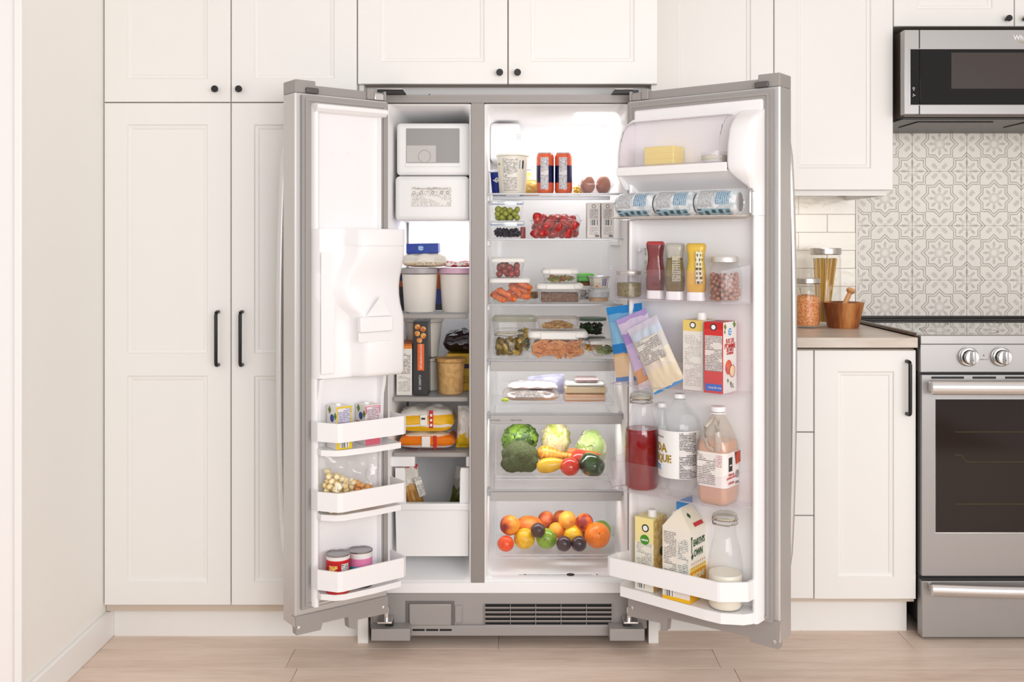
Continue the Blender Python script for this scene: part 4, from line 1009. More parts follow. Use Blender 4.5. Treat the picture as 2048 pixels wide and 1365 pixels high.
# hinges between case and doors
obj('top_hinge', prism('hinge', [(-.04, 0), (.035, 0), (.04, .003), (.038, .007), (.03, .009), (-.04, .009)], -.03, .03, M_blk, 'y'), fr, (BL[0] + .005, DF + .0, zt + .001))
obj('top_hinge', prism('hinge', [(-.035, 0), (.04, 0), (.04, .009), (-.03, .009), (-.035, .005)], -.03, .03, M_blk, 'y'), fr, (BR[0] - .005, DF + .0, zt + .001))
box('hinge_cap', BL[0] - .035, BL[0] + .04, DF - .035, DF + .03, zt + .0105, zt + .013, M_ssh, fr, .0015)
box('hinge_cap', BR[0] - .035, BR[0] + .02, DF - .035, DF + .03, zt + .0105, zt + .013, M_ssh, fr, .0015)
for s, B_ in ((-1, BL), (1, BR)):
    hb_ = box('bottom_hinge', min(B_[0] - s * .012, B_[0] + s * .030), max(B_[0] - s * .012, B_[0] + s * .030), 2.84, 2.893, .087, .092, M_chrome, fr, .001)
    obj('hinge_pin', lathe('pin', [(.007, 0), (.007, .03), (.010, .031), (.010, .048)], M_chrome, 14), hb_, (B_[0] + s * .006, 2.862, .082))
    box('closing_cam', B_[0] - .01, B_[0] + .012, 2.866, 2.89, .06, .086, M_bplas, hb_, .002)
obj('door_stop', bx(.055, .004, .016, M_ssh, .001), ld, (-.056, .004, .138), M=ML)
obj('door_stop', bx(.045, .004, .014, M_ssh, .001), rd, (.062, .008, .130), M=MR)
# green cable tie and cap seen on top of the case
obj('cable_clip', prism('clip', [(-.006, 0), (.003, 0), (.0035, .007), (.001, .006)], -.002, .002, mat('green_plastic', (20, 90, 60), .4), 'y'), fr, (px(858, 2.93), 2.93, zt + .001))
box('screw_cover', px(828, 2.93), px(843, 2.93), 2.92, 2.94, zt + .0004, zt + .0022, M_bplas, fr)
GAM[0] = 1.25
# ---------------------------------------------------------------- food: helpers
M_lidw = mat('white_lid', (240, 238, 234), .35)
M_gc = clear('food_box_plastic', (255, 255, 255), .03, .03, .45)
M_gg = clear('food_box_glass', (255, 255, 255), .02, .0, .4)
M_paper = mat('paper_white', (240, 236, 230), .5)
FPm = fineprint('nutrition_print'); BCm = barcode()
def rot2(x, y, a): return x * math.cos(a) - y * math.sin(a), x * math.sin(a) + y * math.cos(a)
def fbx(label, x0, x1, y0, z, D, d=.10, lidh=.012, taper=.008, r=.018, body=None, lid=None, clip=True, h=None, cat='food container', name='food_container', group=None, cliph=.014, bead=False):
    w_ = pw(x1 - x0, D); cx = px((x0 + x1) / 2, D); h = h or pz(y0, D) - z; cy = D + d / 2
    body = body or M_gc; lid = lid or M_lidw
    t = thing(name, label, cat, (cx, cy, z), group=group); W_ = w_ - .004; d_ = d - .004
    bh = h - lidh
    secs = [(0, W_ - 2 * taper - .010, d_ - 2 * taper - .010, r * .6), (.005, W_ - 2 * taper, d_ - 2 * taper, r), (bh + .001, W_, d_, r)]
    obj('body', shell('body', secs, .0018, body), t, (cx, cy, z))
    l_ = obj('lid', loft('lid', [(0, rr(w_, d, r, 6)), (.002, rr(w_ + .001, d + .001, r, 6)), (lidh * .6, rr(w_ + .001, d + .001, r, 6)), (lidh * .9, rr(w_ - .006, d - .006, r, 6)), (lidh, rr(w_ - .012, d - .012, r * .8, 6))], lid, ang=35), t, (cx, cy, z + bh + .001))
    if clip:
        obj('clip', bx(w_ * .58, .0035, cliph, lid if lid is not M_gc else M_lidw, .0015), t, (cx, cy - d / 2 - .0026, z + bh + lidh - .003 - cliph + .001))
    if bead: box('seal', cx - w_ / 2 + .004, cx + w_ / 2 - .004, cy - d / 2 - .0012, cy - d / 2 + .001, z + bh - .0005, z + bh + .0015, bead, t)
    return dict(cx=cx, cy=cy, z=z + .002, w=w_ - 2 * taper - .010, d=d - 2 * taper - .010, h=bh - .003, t=t)
def drop(n, r, samp, z0, zmax, tries=60, sq=.93):
    """let n balls of radius r settle one by one, each at the lowest of a few spots"""
    P = []
    for k in range(n):
        best = None
        for t_ in range(tries):
            x, y = samp(); z = z0
            for (a, b, c) in P:
                d2 = (x - a) ** 2 + (y - b) ** 2
                if d2 < (2 * r * sq) ** 2: z = max(z, c + math.sqrt((2 * r * sq) ** 2 - d2))
            if best is None or z < best[2]: best = (x, y, z)
        if best[2] <= zmax: P.append(best)
    return P
def fill(q, name, label, cat, group, meshes, n, r, rz=False, tilt=0, hmax=1.0, seed=1, sc=1.0, jit=.25, parts=None, order='front', long=None):
    """pile of separate pieces in a box q, lowest layers first"""
    rnd = random.Random(seed); out = []
    W_, D_ = q['w'] / 2 - r, q['d'] / 2 - r
    c = [(0,) + p for p in drop(n, r, lambda: (q['cx'] + rnd.uniform(-W_, W_), q['cy'] + rnd.uniform(-D_, D_)), q['z'] + r, q['z'] + q['h'] * hmax - r * .6)]
    for a in c[:n]:
        me = rnd.choice(meshes); o = obj(name, me, None, a[1:], (rnd.uniform(-tilt, tilt), rnd.uniform(-tilt, tilt), rnd.uniform(-PI, PI) if rz is True else rnd.uniform(-rz, rz)), label=label, cat=cat, group=group)
        out.append(o)
        if parts:
            for pn, pm in parts: ch = obj(pn, pm, o, (0, 0, 0)); ch.matrix_basis = Matrix()
    return out
ORD = ['first', 'second', 'third', 'fourth', 'fifth', 'sixth', 'seventh', 'eighth', 'ninth', 'tenth', 'eleventh', 'twelfth', 'thirteenth', 'fourteenth', 'fifteenth', 'sixteenth', 'seventeenth', 'eighteenth', 'nineteenth', 'twentieth']
ORD = ORD + ['twenty-' + w for w in ORD[:9]] + ['thirtieth'] + ['thirty-' + w for w in ORD[:9]]
def ordinal(os_, base, dz, ysplit=None, ax=None):
    """tell alike pieces apart by where they lie in their pile"""
    zs = min(o.matrix_basis.translation.z for o in os_); G_ = {}
    for o in os_:
        p = o.matrix_basis.translation; lay = int((p.z - zs) / dz + .35); bk_ = ysplit is not None and p.y > ysplit
        G_.setdefault((lay, bk_), []).append(o)
    for (lay, bk_), L_ in G_.items():
        L_.sort(key=lambda o: o.matrix_basis.translation.x)
        for i, o in enumerate(L_):
            o['label'] = '%s, %s from left%s, %s layer' % (base, ORD[min(i, 38)], ' at the back' if bk_ else '', ('lowest', 'second', 'third', 'fourth', 'fifth', 'sixth', 'seventh', 'eighth', 'ninth')[min(lay, 8)])
def heap(q, name, label, cat, m, hfrac=.7, amp=.006, seed=1, dome=.0, marg=.001):
    """a bulk of food nobody could count, filling a container"""
    w_, d_ = q['w'] - 2 * marg, q['d'] - 2 * marg; n = 16; v = []; f = []; hh = q['h'] * hfrac
    for j in range(n + 1):
        for i in range(n + 1):
            a, b = -1 + 2 * i / n, -1 + 2 * j / n
            z = hh + dome * (1 - a * a) * (1 - b * b) + amp * noise.noise(Vector((a * 3 + seed, b * 3, seed))); tp = 1 + .0
            v.append((a * w_ / 2, b * d_ / 2, z))
    N = (n + 1) ** 2
    for j in range(n + 1):
        for i in range(n + 1): x, y_, z = v[j * (n + 1) + i]; v.append((x * .98, y_ * .98, 0.0))
    for j in range(n):
        for i in range(n): a = j * (n + 1) + i; f.append((a, a + 1, a + n + 2, a + n + 1))
    for i in range(n):
        a, b = i, i + 1; f.append((N + a, N + b, b, a)); a, b = n * (n + 1) + i, n * (n + 1) + i + 1; f.append((a, b, N + b, N + a))
        a, b = i * (n + 1), (i + 1) * (n + 1); f.append((a, b, N + b, N + a)); a, b = a + n, b + n; f.append((N + a, N + b, b, a))
    return obj(name, mesh('heap', v, f, m, True, 70), None, (q['cx'], q['cy'], q['z'] + .0005), label=label, cat=cat, kind='stuff')
def bits(q, name, label, cat, ms, n, size, hfrac=.7, seed=1, kind='leaf', mats=None, r0=.0, dome=0, round_=False):
    """many small loose bits in one mesh (rice, shreds, leaves): stuff"""
    rnd = random.Random(seed); v = []; f = []; mi = []
    for k in range(n):
        while True:
            a, b = rnd.uniform(-1, 1), rnd.uniform(-1, 1)
            if not round_ or a * a + b * b < .96: break
        if rnd.random() < .5 and not round_: b = -1 + rnd.random() * .25
        elif rnd.random() < .5 and round_: l = math.hypot(a, b) or 1; a, b = a / l * .95, b / l * .95
        hh = q['h'] * hfrac + dome * (1 - a * a)
        s = size * rnd.uniform(.7, 1.3); m_ = s / 2
        x = a * (q['w'] / 2 - m_); y_ = b * (q['d'] / 2 - m_); z = m_ * .6 + rnd.random() * max(hh - m_, .001)
        Rm = Matrix.Rotation(rnd.uniform(-PI, PI), 3, 'Z') @ Matrix.Rotation(rnd.uniform(-PI, PI) if kind != 'flat' else rnd.uniform(-.9, .9), 3, 'X')
        if kind == 'leaf': P = [(-.5, 0, 0), (0, -.32, .12), (.5, 0, 0), (0, .32, .12), (0, 0, -.1)]; F_ = [(0, 1, 4), (1, 2, 4), (2, 3, 4), (3, 0, 4)]
        elif kind == 'rice': P = [(-.5, 0, 0), (0, -.17, -.1), (0, .17, -.1), (0, 0, .2), (.5, 0, 0)]; F_ = [(0, 2, 1), (0, 1, 3), (0, 3, 2), (4, 1, 2), (4, 3, 1), (4, 2, 3)]
        elif kind == 'ball': P = [(1, 0, 0), (-1, 0, 0), (0, 1, 0), (0, -1, 0), (0, 0, 1), (0, 0, -1)]; P = [tuple(c * .5 for c in p) for p in P]; F_ = [(4, 0, 2), (4, 2, 1), (4, 1, 3), (4, 3, 0), (5, 2, 0), (5, 1, 2), (5, 3, 1), (5, 0, 3)]
        else: P = [(-.5, -.12, 0), (.5, -.10, .08), (.5, .10, .0), (-.5, .12, .08), (0, 0, .14)]; F_ = [(0, 1, 4), (1, 2, 4), (2, 3, 4), (3, 0, 4)]
        nn = len(v); w_ = rnd.randrange(len(ms))
        for p in P: c = Rm @ Vector(p) * s; v.append((c.x + x, c.y + y_, max(c.z + z, .0004)))
        for t_ in F_: f.append(tuple(nn + i for i in t_)); mi.append(w_)
    return obj(name, mesh('bits', v, f, ms, True, 60, mi=mi), None, (q['cx'], q['cy'], q['z'] + .0005), label=label, cat=cat, kind='stuff')
def tub(name, label, cat, x0, x1, xb0, xb1, y0, z, D, body, lid, lidh=.012, group=None, rim=.002, cyl=True, parts=()):
    wt = pw(x1 - x0, D); wb_ = pw(xb1 - xb0, D); cx = px((x0 + x1) / 2, D); h = pz(y0, D) - z; cy = D + wt / 2
    t = thing(name, label, cat, (cx, cy, z), group=group)
    obj('body', lathe('tub', [(wb_ / 2 - .002, 0), (wb_ / 2, .003), (wt / 2 - rim, h - lidh), (0, h - lidh)], body, 36), t, (cx, cy, z))
    if lid: obj('lid', lathe('lid', [(wt / 2, -lidh * .9), (wt / 2 + .0015, -lidh * .8), (wt / 2 + .001, -.001), (wt / 2 - .002, .0), (wt / 2 - .004, -.002), (0, -.002)], lid, 36, ang=30), t, (cx, cy, z + h))
    return t, cx, cy, wt / 2, wb_ / 2, h
# ================================================================ shelf 1
s1, s2, s3, s4 = [SZ[i] + .0012 for i in range(4)]
t, cx, cy, rt_, rb3, h = tub('yogurt_tub', 'large white plastic tub with nutrition print and barcode on the top fridge shelf', 'tub', 992, 1058, 1000, 1053, 306, s1, 2.99, mat('tub_white', (238, 234, 222), .4), mat('tub_rim', (244, 243, 236), .4), .008)
for (a0_, a1_, zz0, zz1, mm, nm) in ((-38, 18, .010, h - .016, FPm, 'nutrition_print'), (24, 46, h * .62, h - .022, BCm, 'barcode')):
    rA, rB = rb3 + (rt_ - rb3) * zz0 / h + .0006, rb3 + (rt_ - rb3) * zz1 / h + .0006
    obj(nm, cpatch(rA, rB, zz1 - zz0, a0_, a1_, mm), t, (cx, cy, s1 + zz0))
obj('leaf_print', cpatch(rt_ * .96, rt_ * .965, .006, -62, -55, mat('leaf_green', (120, 150, 60), .5)), t, (cx, cy, s1 + h * .72))
t, cx, cy, rt_, rb3, h = tub('whipped_topping_tub', 'small blue round tub with white lid at the far left of the top fridge shelf', 'tub', 979, 1018, 984, 1013, 340, s1, 3.10, mat('tub_blue', (22, 62, 158), .35), mat('tub_lid_white', (236, 240, 246), .35), .008)
text('lettering', 'ip', .022, M_wp, t, (cx - .010, cy - .9 * rt_, s1 + h * .62), (0, R(-60), 0), bold=.0008)
t, cx, cy, rt_, rb3, h = tub('cottage_cheese_tub', 'small white, blue and yellow tub behind the large white tub', 'tub', 1036, 1064, 1038, 1060, 336, s1, 3.18, bands('tub_blue_yellow', [(0, (90, 92, 190)), (.35, (52, 66, 160)), (.55, (236, 226, 180)), (.8, (244, 226, 120)), (.9, (240, 240, 238))]), mat('tub_rim', (244, 243, 236), .4), .006)
M_crs = mottle('golden_crackers', (214, 160, 78), (240, 208, 130), 60, rough=.55)
q = dict(cx=px(1064, 3.15), cy=3.16, z=s1, w=.050, d=.04, h=.045)
obj('snack_bag', pouch(.052, .05, .03, mat('snack_bag_film', (236, 200, 120), .3, coat=.3), seed=4), None, (px(1062, 3.13), 3.13, s1), label='small bag of golden crackers beside the left drink can', cat='bag')
# slim cans
M_can = bands('coral_can_print', [(0, (226, 122, 86)), (.27, (34, 38, 96)), (.68, (232, 124, 90)), (.97, (205, 205, 205))], rough=.25, metal=.25, coat=.3)
cp_ = [(0.021, 0), (.026, .006), (.027, .012), (.027, .114), (.0255, .121), (.023, .1265), (.0232, .128), (.021, .128), (.020, .1255), (0, .1255)]
for k, (a, lab) in enumerate(((1091, 'left of the two slim coral and navy drink cans on the top shelf'), (1128, 'right of the two slim coral and navy drink cans on the top shelf'))):
    D_ = 3.0; t = thing('drink_can', lab, 'can', (px(a, D_), D_ + .027, s1), group='slim coral cans')
    obj('body', lathe('can', cp_, M_can, 32), t, (px(a, D_), D_ + .027, s1))
    obj('nutrition_print', cpatch(.0274, .0274, .098, -34, 20, fineprint('can_print', (228, 224, 226), (140, 136, 150), .0046)), t, (px(a, D_), D_ + .027, s1 + .014))
    obj('lid', lathe('can_lid', [(.0228, 0), (.0234, .0012), (.0216, .0014), (.021, 0)], M_chrome, 28), t, (px(a, D_), D_ + .027, s1 + .127))
# egg box
M_egg = clear('egg_box_plastic', (252, 250, 250), .06, .10, .5, (236, 226, 226))
D_ = 3.0; ex, ew = px(1193.5, D_), pw(70, D_)
t = thing('egg_box', 'clear plastic box holding brown eggs on the top fridge shelf', 'box', (ex, D_ + .04, s1))
obj('tray', shell('tray', [(0, ew * .72, .062, .02), (.004, ew * .76, .066, .02), (.028, ew, .085, .022)], .001, M_egg), t, (ex, D_ + .042, s1))
obj('lid', loft('lid', [(0, rr(ew + .006, .091, .024)), (.003, rr(ew + .006, .091, .024)), (.004, rr(ew, .085, .024)), (.024, rr(ew * .82, .07, .03)), (.029, rr(ew * .66, .055, .026)), (.030, rr(ew * .5, .04, .018))], M_egg, cap0=False), t, (ex, D_ + .042, s1 + .0285))
em = lathe('egg', [(.0004, -.027), (.010, -.0245), (.0165, -.018), (.0205, -.008), (.021, .0), (.019, .011), (.0145, .020), (.008, .0265), (.0004, .0285)], mottle('brown_eggshell', (196, 126, 96), (208, 142, 112), 40, rough=.4), 24)
for i, xx in enumerate((-.024, .024)):
    for j, yy in enumerate((-.016, .028)):
        obj('egg', em, None, (ex + xx, D_ + .042 + yy - (.004 if j else 0), s1 + .0295), (R(0), R(0), 0), label=('brown egg in the front row of the clear egg box, ' + ('left' if i == 0 else 'right')) if j == 0 else 'brown egg in the back row of the clear egg box, ' + ('left' if i == 0 else 'right'), cat='egg', group='eggs in the clear box')
q = dict(cx=px(1158, 3.12), cy=3.14, z=s1, w=.040, d=.04, h=.03)
bits(q, 'corn_kernels', 'small heap of yellow corn pieces behind the egg box on the top shelf', 'corn', [mat('corn_yellow', (240, 204, 90), .4), mat('corn_pale', (248, 226, 140), .4)], 90, .009, 1, 7, 'ball')
# ================================================================ shelf 2
D_ = 2.985
M_clip = clear('clear_clip_lid', (252, 254, 254), .08, .12, .5)
M_bl = mat('blue_seal', (70, 110, 170), .4)
zlow = s2; hlow = pz(442, D_) - s2
qb = fbx('lower of two small clear clip-lid boxes, with blueberries, on the second fridge shelf', 978, 1050, 441, zlow, D_, .085, lid=M_clip, body=M_gg, bead=M_bl, r=.012, h=hlow - .001, taper=.006)
qg = fbx('upper of two small clear clip-lid boxes, with green grapes, on the second fridge shelf', 981, 1048, 401, zlow + hlow, D_ + .002, .08, lid=M_clip, body=M_gg, bead=M_bl, r=.012, taper=.006)
bits(qb, 'blueberries', 'dark blueberries filling the lower small clear box', 'berries', [mat('blueberry_dark', (44, 42, 58), .45), mat('blueberry_mid', (72, 70, 90), .5)], 150, .012, .75, 3, 'ball')
gm = ico(.0088, mat('green_grape', (168, 176, 66), .25, coat=.3, sub=.2), 2, (1, 1, 1.1))
ordinal(fill(qg, 'grape', 'green grape', 'grape', 'green grapes in the small box', [gm], 44, .0088, True, .6, .85, 4, jit=.4), 'green grape in the small upper box', .014, qg['cy'] - .012)
obj('juice_box', bx(.016, .03, .036, mat('red_box_print', (176, 40, 46), .4), .002), None, (px(1046, 3.09), 3.10, s2), label='small red block beside the blueberry box on the second shelf', cat='box')
# strawberries in a clamshell
D_ = 2.985; w_ = pw(106, D_); cx = px(1113, D_); hC = pz(428, D_) - s2
t = thing('clamshell_box', 'hinged clear clamshell box full of strawberries on the second fridge shelf', 'box', (cx, D_ + .055, s2))
obj('base', shell('base', [(0, w_ - .034, .080, .014), (.004, w_ - .030, .084, .014), (hC * .72, w_ - .008, .104, .016)], .0012, M_gc), t, (cx, D_ + .055, s2))
obj('rim', loft('rim', [(0, rr(w_ + .002, .112, .016)), (.0015, rr(w_ + .002, .112, .016))], M_gc), t, (cx, D_ + .055, s2 + hC * .725))
obj('lid', loft('lid', [(0, rr(w_ - .006, .104, .016)), (hC * .22, rr(w_ - .022, .088, .016)), (hC * .26, rr(w_ - .032, .078, .014))], M_gc, cap0=False), t, (cx, D_ + .055, s2 + hC * .735))
M_str = mottle('strawberry_skin', (150, 18, 26), (196, 34, 36), 90, .35, .62, .28, .35, d=(216, 70, 58), coat=.3)
stm = lathe('strawberry', [(.0004, -.021), (.0055, -.018), (.0105, -.010), (.0145, .0), (.0158, .007), (.014, .012), (.008, .0145), (.0004, .0140)], M_str, 16)
def calyx():
    v = [(0, 0, .0155)]; f = []
    for k in range(7):
        a = 2 * PI * k / 7; n_ = len(v); v += [(.006 * math.cos(a - .35), .006 * math.sin(a - .35), .0150), (.014 * math.cos(a), .014 * math.sin(a), .0128), (.006 * math.cos(a + .35), .006 * math.sin(a + .35), .0150)]
        f += [(0, n_, n_ + 1), (0, n_ + 1, n_ + 2)]
    return mesh('calyx', v, f, mat('leaf_green_dark', (88, 116, 40), .5), False)
q = dict(cx=cx, cy=D_ + .055, z=s2 + .003, w=w_ - .030, d=.080, h=hC * .9)
rnd = random.Random(9); cal = calyx(); k = 0; sbs = []
bw, bd = w_ / 2 - .018, .038
for (x, y_, z_) in drop(70, .0150, lambda: (cx + rnd.uniform(-bw, bw), D_ + .055 + rnd.uniform(-bd, bd * .6)), s2 + .016, s2 + hC - .013, 60, .95):
    o = obj('strawberry', stm, None, (x, y_, z_), (-PI / 2 + rnd.uniform(-1.3, 1.3), rnd.uniform(-1.2, 1.2), rnd.uniform(-.7, .7)), cat='strawberry', group='strawberries in the clamshell')
    sbs.append(o); c_ = obj('calyx', cal, o); c_.matrix_basis = Matrix()
ordinal(sbs, 'strawberry in the clamshell', .022, cx and D_ + .055)
# two white cartons
M_cream = mat('carton_white', (238, 234, 230), .45)
for k, (a, b, lab) in enumerate(((1174, 1201, 'left of the two narrow white cartons on the second fridge shelf'), (1202.5, 1228, 'right of the two narrow white cartons on the second fridge shelf'))):
    D_ = 3.0; w_ = pw(b - a, D_) - .001; cx = px((a + b) / 2, D_); hh = pz(405, D_) - s2
    t = thing('small_carton', lab, 'carton', (cx, D_ + .02, s2), group='narrow white cartons')
    obj('body', bx(w_, .055, hh - .001, M_cream, .0015), t, (cx, D_ + .0275, s2))
    obj('emblem', ringmesh(.0045, .006, M_ink, 20), t, (cx, D_ - .0004, s2 + hh - .012), (R(90), 0, 0))
    obj('nutrition_print', patch(w_ * .66, hh * .27, fineprint('carton_grey_print', (226, 220, 218), (168, 162, 160), .004)), t, (cx, D_ - .0004, s2 + hh * .55))
    obj('barcode', patch(w_ * .62, hh * .16, BCm), t, (cx, D_ - .0004, s2 + hh * .36))
    obj('small_print', patch(w_ * .66, hh * .22, fineprint('carton_faint_print', (238, 234, 230), (180, 172, 168), .004)), t, (cx, D_ - .0004, s2 + hh * .1))
    box('mark', cx + w_ * .1, cx + w_ * .4, D_ - .0005, D_ - .0001, s2 + .004, s2 + .010, M_inkg, t)
# ================================================================ shelf 3
D_ = 2.985
hl = pz(557, D_) - s3
qc = fbx('white-lidded box of baby carrots, lower left on the third fridge shelf', 979, 1061, 557, s3, D_, .11, clip=False, lidh=.014, r=.014, h=hl - .0005)
qr = fbx('white-lidded box of red grapes stacked on the carrot box', 981, 1051, 516, s3 + hl, D_ + .002, .095, clip=False, lidh=.014, r=.012, taper=.010)
cm = lathe('carrot', [(.0004, -.026), (.005, -.024), (.0082, -.016), (.0092, .0), (.009, .016), (.006, .024), (.0004, .026)], mottle('baby_carrot', (230, 122, 60), (244, 154, 92), 30, rough=.4, stretch=(1, 1, 5)), 12)
rnd = random.Random(2); car = []
for k in range(15):
    lay = k // 5; i = k % 5
    x = qc['cx'] + (i - 2) * qc['w'] * .19 + rnd.uniform(-.004, .004) + (.008 if lay == 2 else 0)
    if lay == 2 and i < 2: continue
    car.append(obj('baby_carrot', cm, None, (x, qc['cy'] - qc['d'] / 2 + .013 + (k % 2) * .022 + lay * .003, qc['z'] + .011 + lay * .017 + (.006 if i > 2 else 0)), (R(90) + rnd.uniform(-.5, .5), rnd.uniform(-1, 1), rnd.uniform(.4, 2.2)), label='orange baby carrot inside the clear box on the third shelf', cat='carrot', group='baby carrots'))
ordinal(car, 'baby carrot in the clear box', .016)
rg1 = ico(.0100, mottle('red_grape', (158, 22, 34), (192, 44, 50), 50, rough=.25, coat=.3), 2, (1, 1, 1.08)); rg2 = ico(.0104, mottle('brown_red_grape', (140, 62, 50), (168, 88, 66), 50, rough=.25, coat=.3), 2)
ordinal(fill(qr, 'red_grape', 'red grape', 'grape', 'red grapes', [rg1, rg1, rg2], 46, .0100, True, .5, .95, 11, jit=.4), 'red grape in the box above carrots', .017, qr['cy'] - .012)
D_ = 2.985; hl = pz(568, D_) - s3
qw = fbx('white clip-lid box of dark wild rice in the middle of the third shelf', 1073, 1168, 568, s3, D_, .105, lidh=.016, r=.016, h=hl - .0005)
qs = fbx('small white clip-lid box of sliced vegetables on top of the rice box', 1084, 1160, 538, s3 + hl, D_ + .004, .09, lidh=.015, r=.014, taper=.007)
bits(qw, 'wild_rice', 'brown and purple wild rice in the middle box on the third shelf', 'rice', [mat('rice_brown', (168, 132, 104), .6), mat('rice_dark', (76, 50, 54), .6), mat('rice_pale', (212, 182, 154), .6)], 1500, .0075, .72, 5, 'rice')
heap(dict(qw, w=qw['w'] - .004, d=qw['d'] - .006), 'rice_bed', 'bed of wild rice beneath the loose grains in the middle box', 'rice', mat('rice_mid', (140, 104, 84), .7), .66, .003)
bits(qs, 'sliced_vegetables', 'sliced cucumber, carrot and greens in the small box on the rice box', 'vegetables', [mat('cucumber_pale', (186, 196, 110), .5), mat('pepper_green', (140, 160, 70), .5), mat('carrot_strip', (228, 134, 76), .5), mat('pepper_light', (208, 210, 140), .5)], 110, .026, .8, 6, 'leaf')
t_q = dict(cx=px(1067, 3.14), cy=3.16, z=s3, w=.055, d=.06, h=.036)
q = fbx('low clear tub of rolled oats behind the rice box', 1050, 1086, 577, s3, 3.13, .07, body=M_gc, lid=M_gc, clip=False, lidh=.004, r=.02)
bits(q, 'rolled_oats', 'rolled oats in the low tub at the back of the third shelf', 'oats', [mat('oat_a', (214, 182, 140), .6), mat('oat_b', (194, 158, 116), .6)], 260, .009, .8, 8, 'leaf')
# tofu-like packs and white tub at right
D_ = 3.08
obj('green_pack', bx(.052, .07, .026, bands('green_pack_print', [(0, (66, 150, 40)), (.2, (92, 190, 56)), (.55, (74, 168, 44)), (.7, (110, 204, 70))], rough=.35), .003), None, (px(1172, D_), D_ + .04, s3 + .060), label='bright green food pack behind the salad box on the third shelf', cat='packet')
obj('bread_slab', bx(.050, .065, .011, mat('bread_crust', (150, 92, 44), .6), .002), None, (px(1172, D_), D_ + .04, s3 + .0485), label='brown slab beneath the bright green pack', cat='bread')
q = fbx('clear box of grey grains beneath the brown slab on the third shelf', 1150, 1192, 573, s3, D_, .075, body=M_gc, lid=M_gc, clip=False, lidh=.004, h=.0475, r=.01)
bits(q, 'grey_grains', 'grey quinoa grains at the right of the third shelf', 'grains', [mat('grain_grey', (160, 150, 142), .6), mat('grain_dark', (110, 100, 96), .6)], 300, .006, .8, 9, 'rice')
D_ = 3.03
t, cx, cy, rt_, rb3, h = tub('dip_tub', 'short white printed tub on a clear pot at the right of the third shelf', 'tub', 1178, 1222, 1182, 1217, 553, s3 + .042, D_, mat('tub_white', (238, 234, 222), .4), mat('silver_foil_lid', (208, 206, 210), .3, .4), .005)
for a0_, a1_, mm in ((8, 48, barcode('barcode_violet', (232, 230, 236), (110, 90, 150), 420)), (-60, -38, FPm)): obj('tub_print', cpatch(rb3 + .002, rt_ - .001, h * .6, a0_, a1_, mm), t, (cx, cy, s3 + .042 + h * .2))
obj('tub_picture', cpatch(rb3 + .0015, rb3 + .003, h * .34, -26, -2, mottle('hummus_picture', (226, 150, 100), (240, 226, 214), 120)), t, (cx, cy, s3 + .042 + h * .1))
t = thing('clear_pot', 'clear round pot of beige dip beneath the white printed tub', 'pot', (px(1199, D_), D_ + .035, s3))
obj('body', vcirc('pot', [(.031, 0), (.033, .004), (.034, .036)], .0012, M_gc), t, (px(1199, D_), D_ + .035, s3))
obj('lid', lathe('potlid', [(.0345, 0), (.035, .001), (.035, .0035), (.033, .004), (0, .004)], M_clip, 28), t, (px(1199, D_), D_ + .035, s3 + .0365))
obj('label', cpatch(.0345, .0345, .018, -70, 70, fineprint('pot_print', (226, 226, 228), (170, 168, 176), .0035)), t, (px(1199, D_), D_ + .035, s3 + .014))
obj('beige_dip', lathe('dip', [(.030, .002), (.031, .012), (0, .013)], mat('dip_beige', (226, 188, 150), .5)), None, (px(1199, D_), D_ + .035, s3), label='beige dip at the bottom of the clear round pot', cat='dip', kind='stuff')
# ================================================================ shelf 4
D_ = 3.10
M_tan = clear('tan_lid', (250, 250, 244), .05, .45, .3, (206, 204, 186))
q = fbx('large clear box with tan lid at the back left of the fourth shelf', 984, 1074, 636, s4, D_, .12, lid=M_tan, clip=False, lidh=.014, r=.022)
bits(dict(q, w=q['w'] * .42, cx=q['cx'] + .030), 'green_vegetables', 'green vegetables in the large tan-lidded box at the back', 'vegetables', [mat('sprout_green', (134, 150, 50), .5), mat('sprout_dark', (96, 112, 40), .5), mat('corn_yellow', (240, 204, 90), .4)], 90, .024, .72, 4, 'ball')
bits(dict(q, w=q['w'] * .6, cx=q['cx'] + .01, h=.03), 'red_beans', 'reddish beans low in the large tan-lidded box', 'beans', [mat('bean_red', (170, 84, 50), .5), mat('bean_brown', (200, 140, 80), .5)], 90, .012, .9, 14, 'ball')
# clip-top jar of gherkins
D_ = 2.985; cx = px(1018, D_); rj = pw(66, D_) / 2; hh = pz(662, D_) - s4
M_wire = mat('bail_wire', (190, 184, 176), .25, 1)
t = thing('clip_top_jar', 'squat clip-top glass jar of gherkins at the front left of the fourth shelf', 'jar', (cx, D_ + rj, s4))
obj('body', vcirc('jar', [(rj * .92, 0), (rj, .006), (rj, .046), (rj * .93, .056), (rj * .86, .060), (rj * .86, .068)], .003, M_gg, 36), t, (cx, D_ + rj, s4))
obj('lid', lathe('jarlid', [(rj * .90, 0), (rj * .92, .003), (rj * .90, .007), (rj * .78, .012), (0, .013)], M_gg, 36), t, (cx, D_ + rj, s4 + .0715))
obj('rubber_seal', lathe('seal', [(rj * .90, 0), (rj * .92, .0012), (rj * .90, .0025), (rj * .8, .0025), (rj * .8, 0)], mat('pale_rubber', (226, 214, 186), .5), 36, cap0=False, cap1=False), t, (cx, D_ + rj, s4 + .0685))
obj('wire_ring', tube('ring', [(rj * .9 * math.cos(i * PI / 16), rj * .9 * math.sin(i * PI / 16), 0) for i in range(32)], .0012, M_wire, 6, True), t, (cx, D_ + rj, s4 + .064))
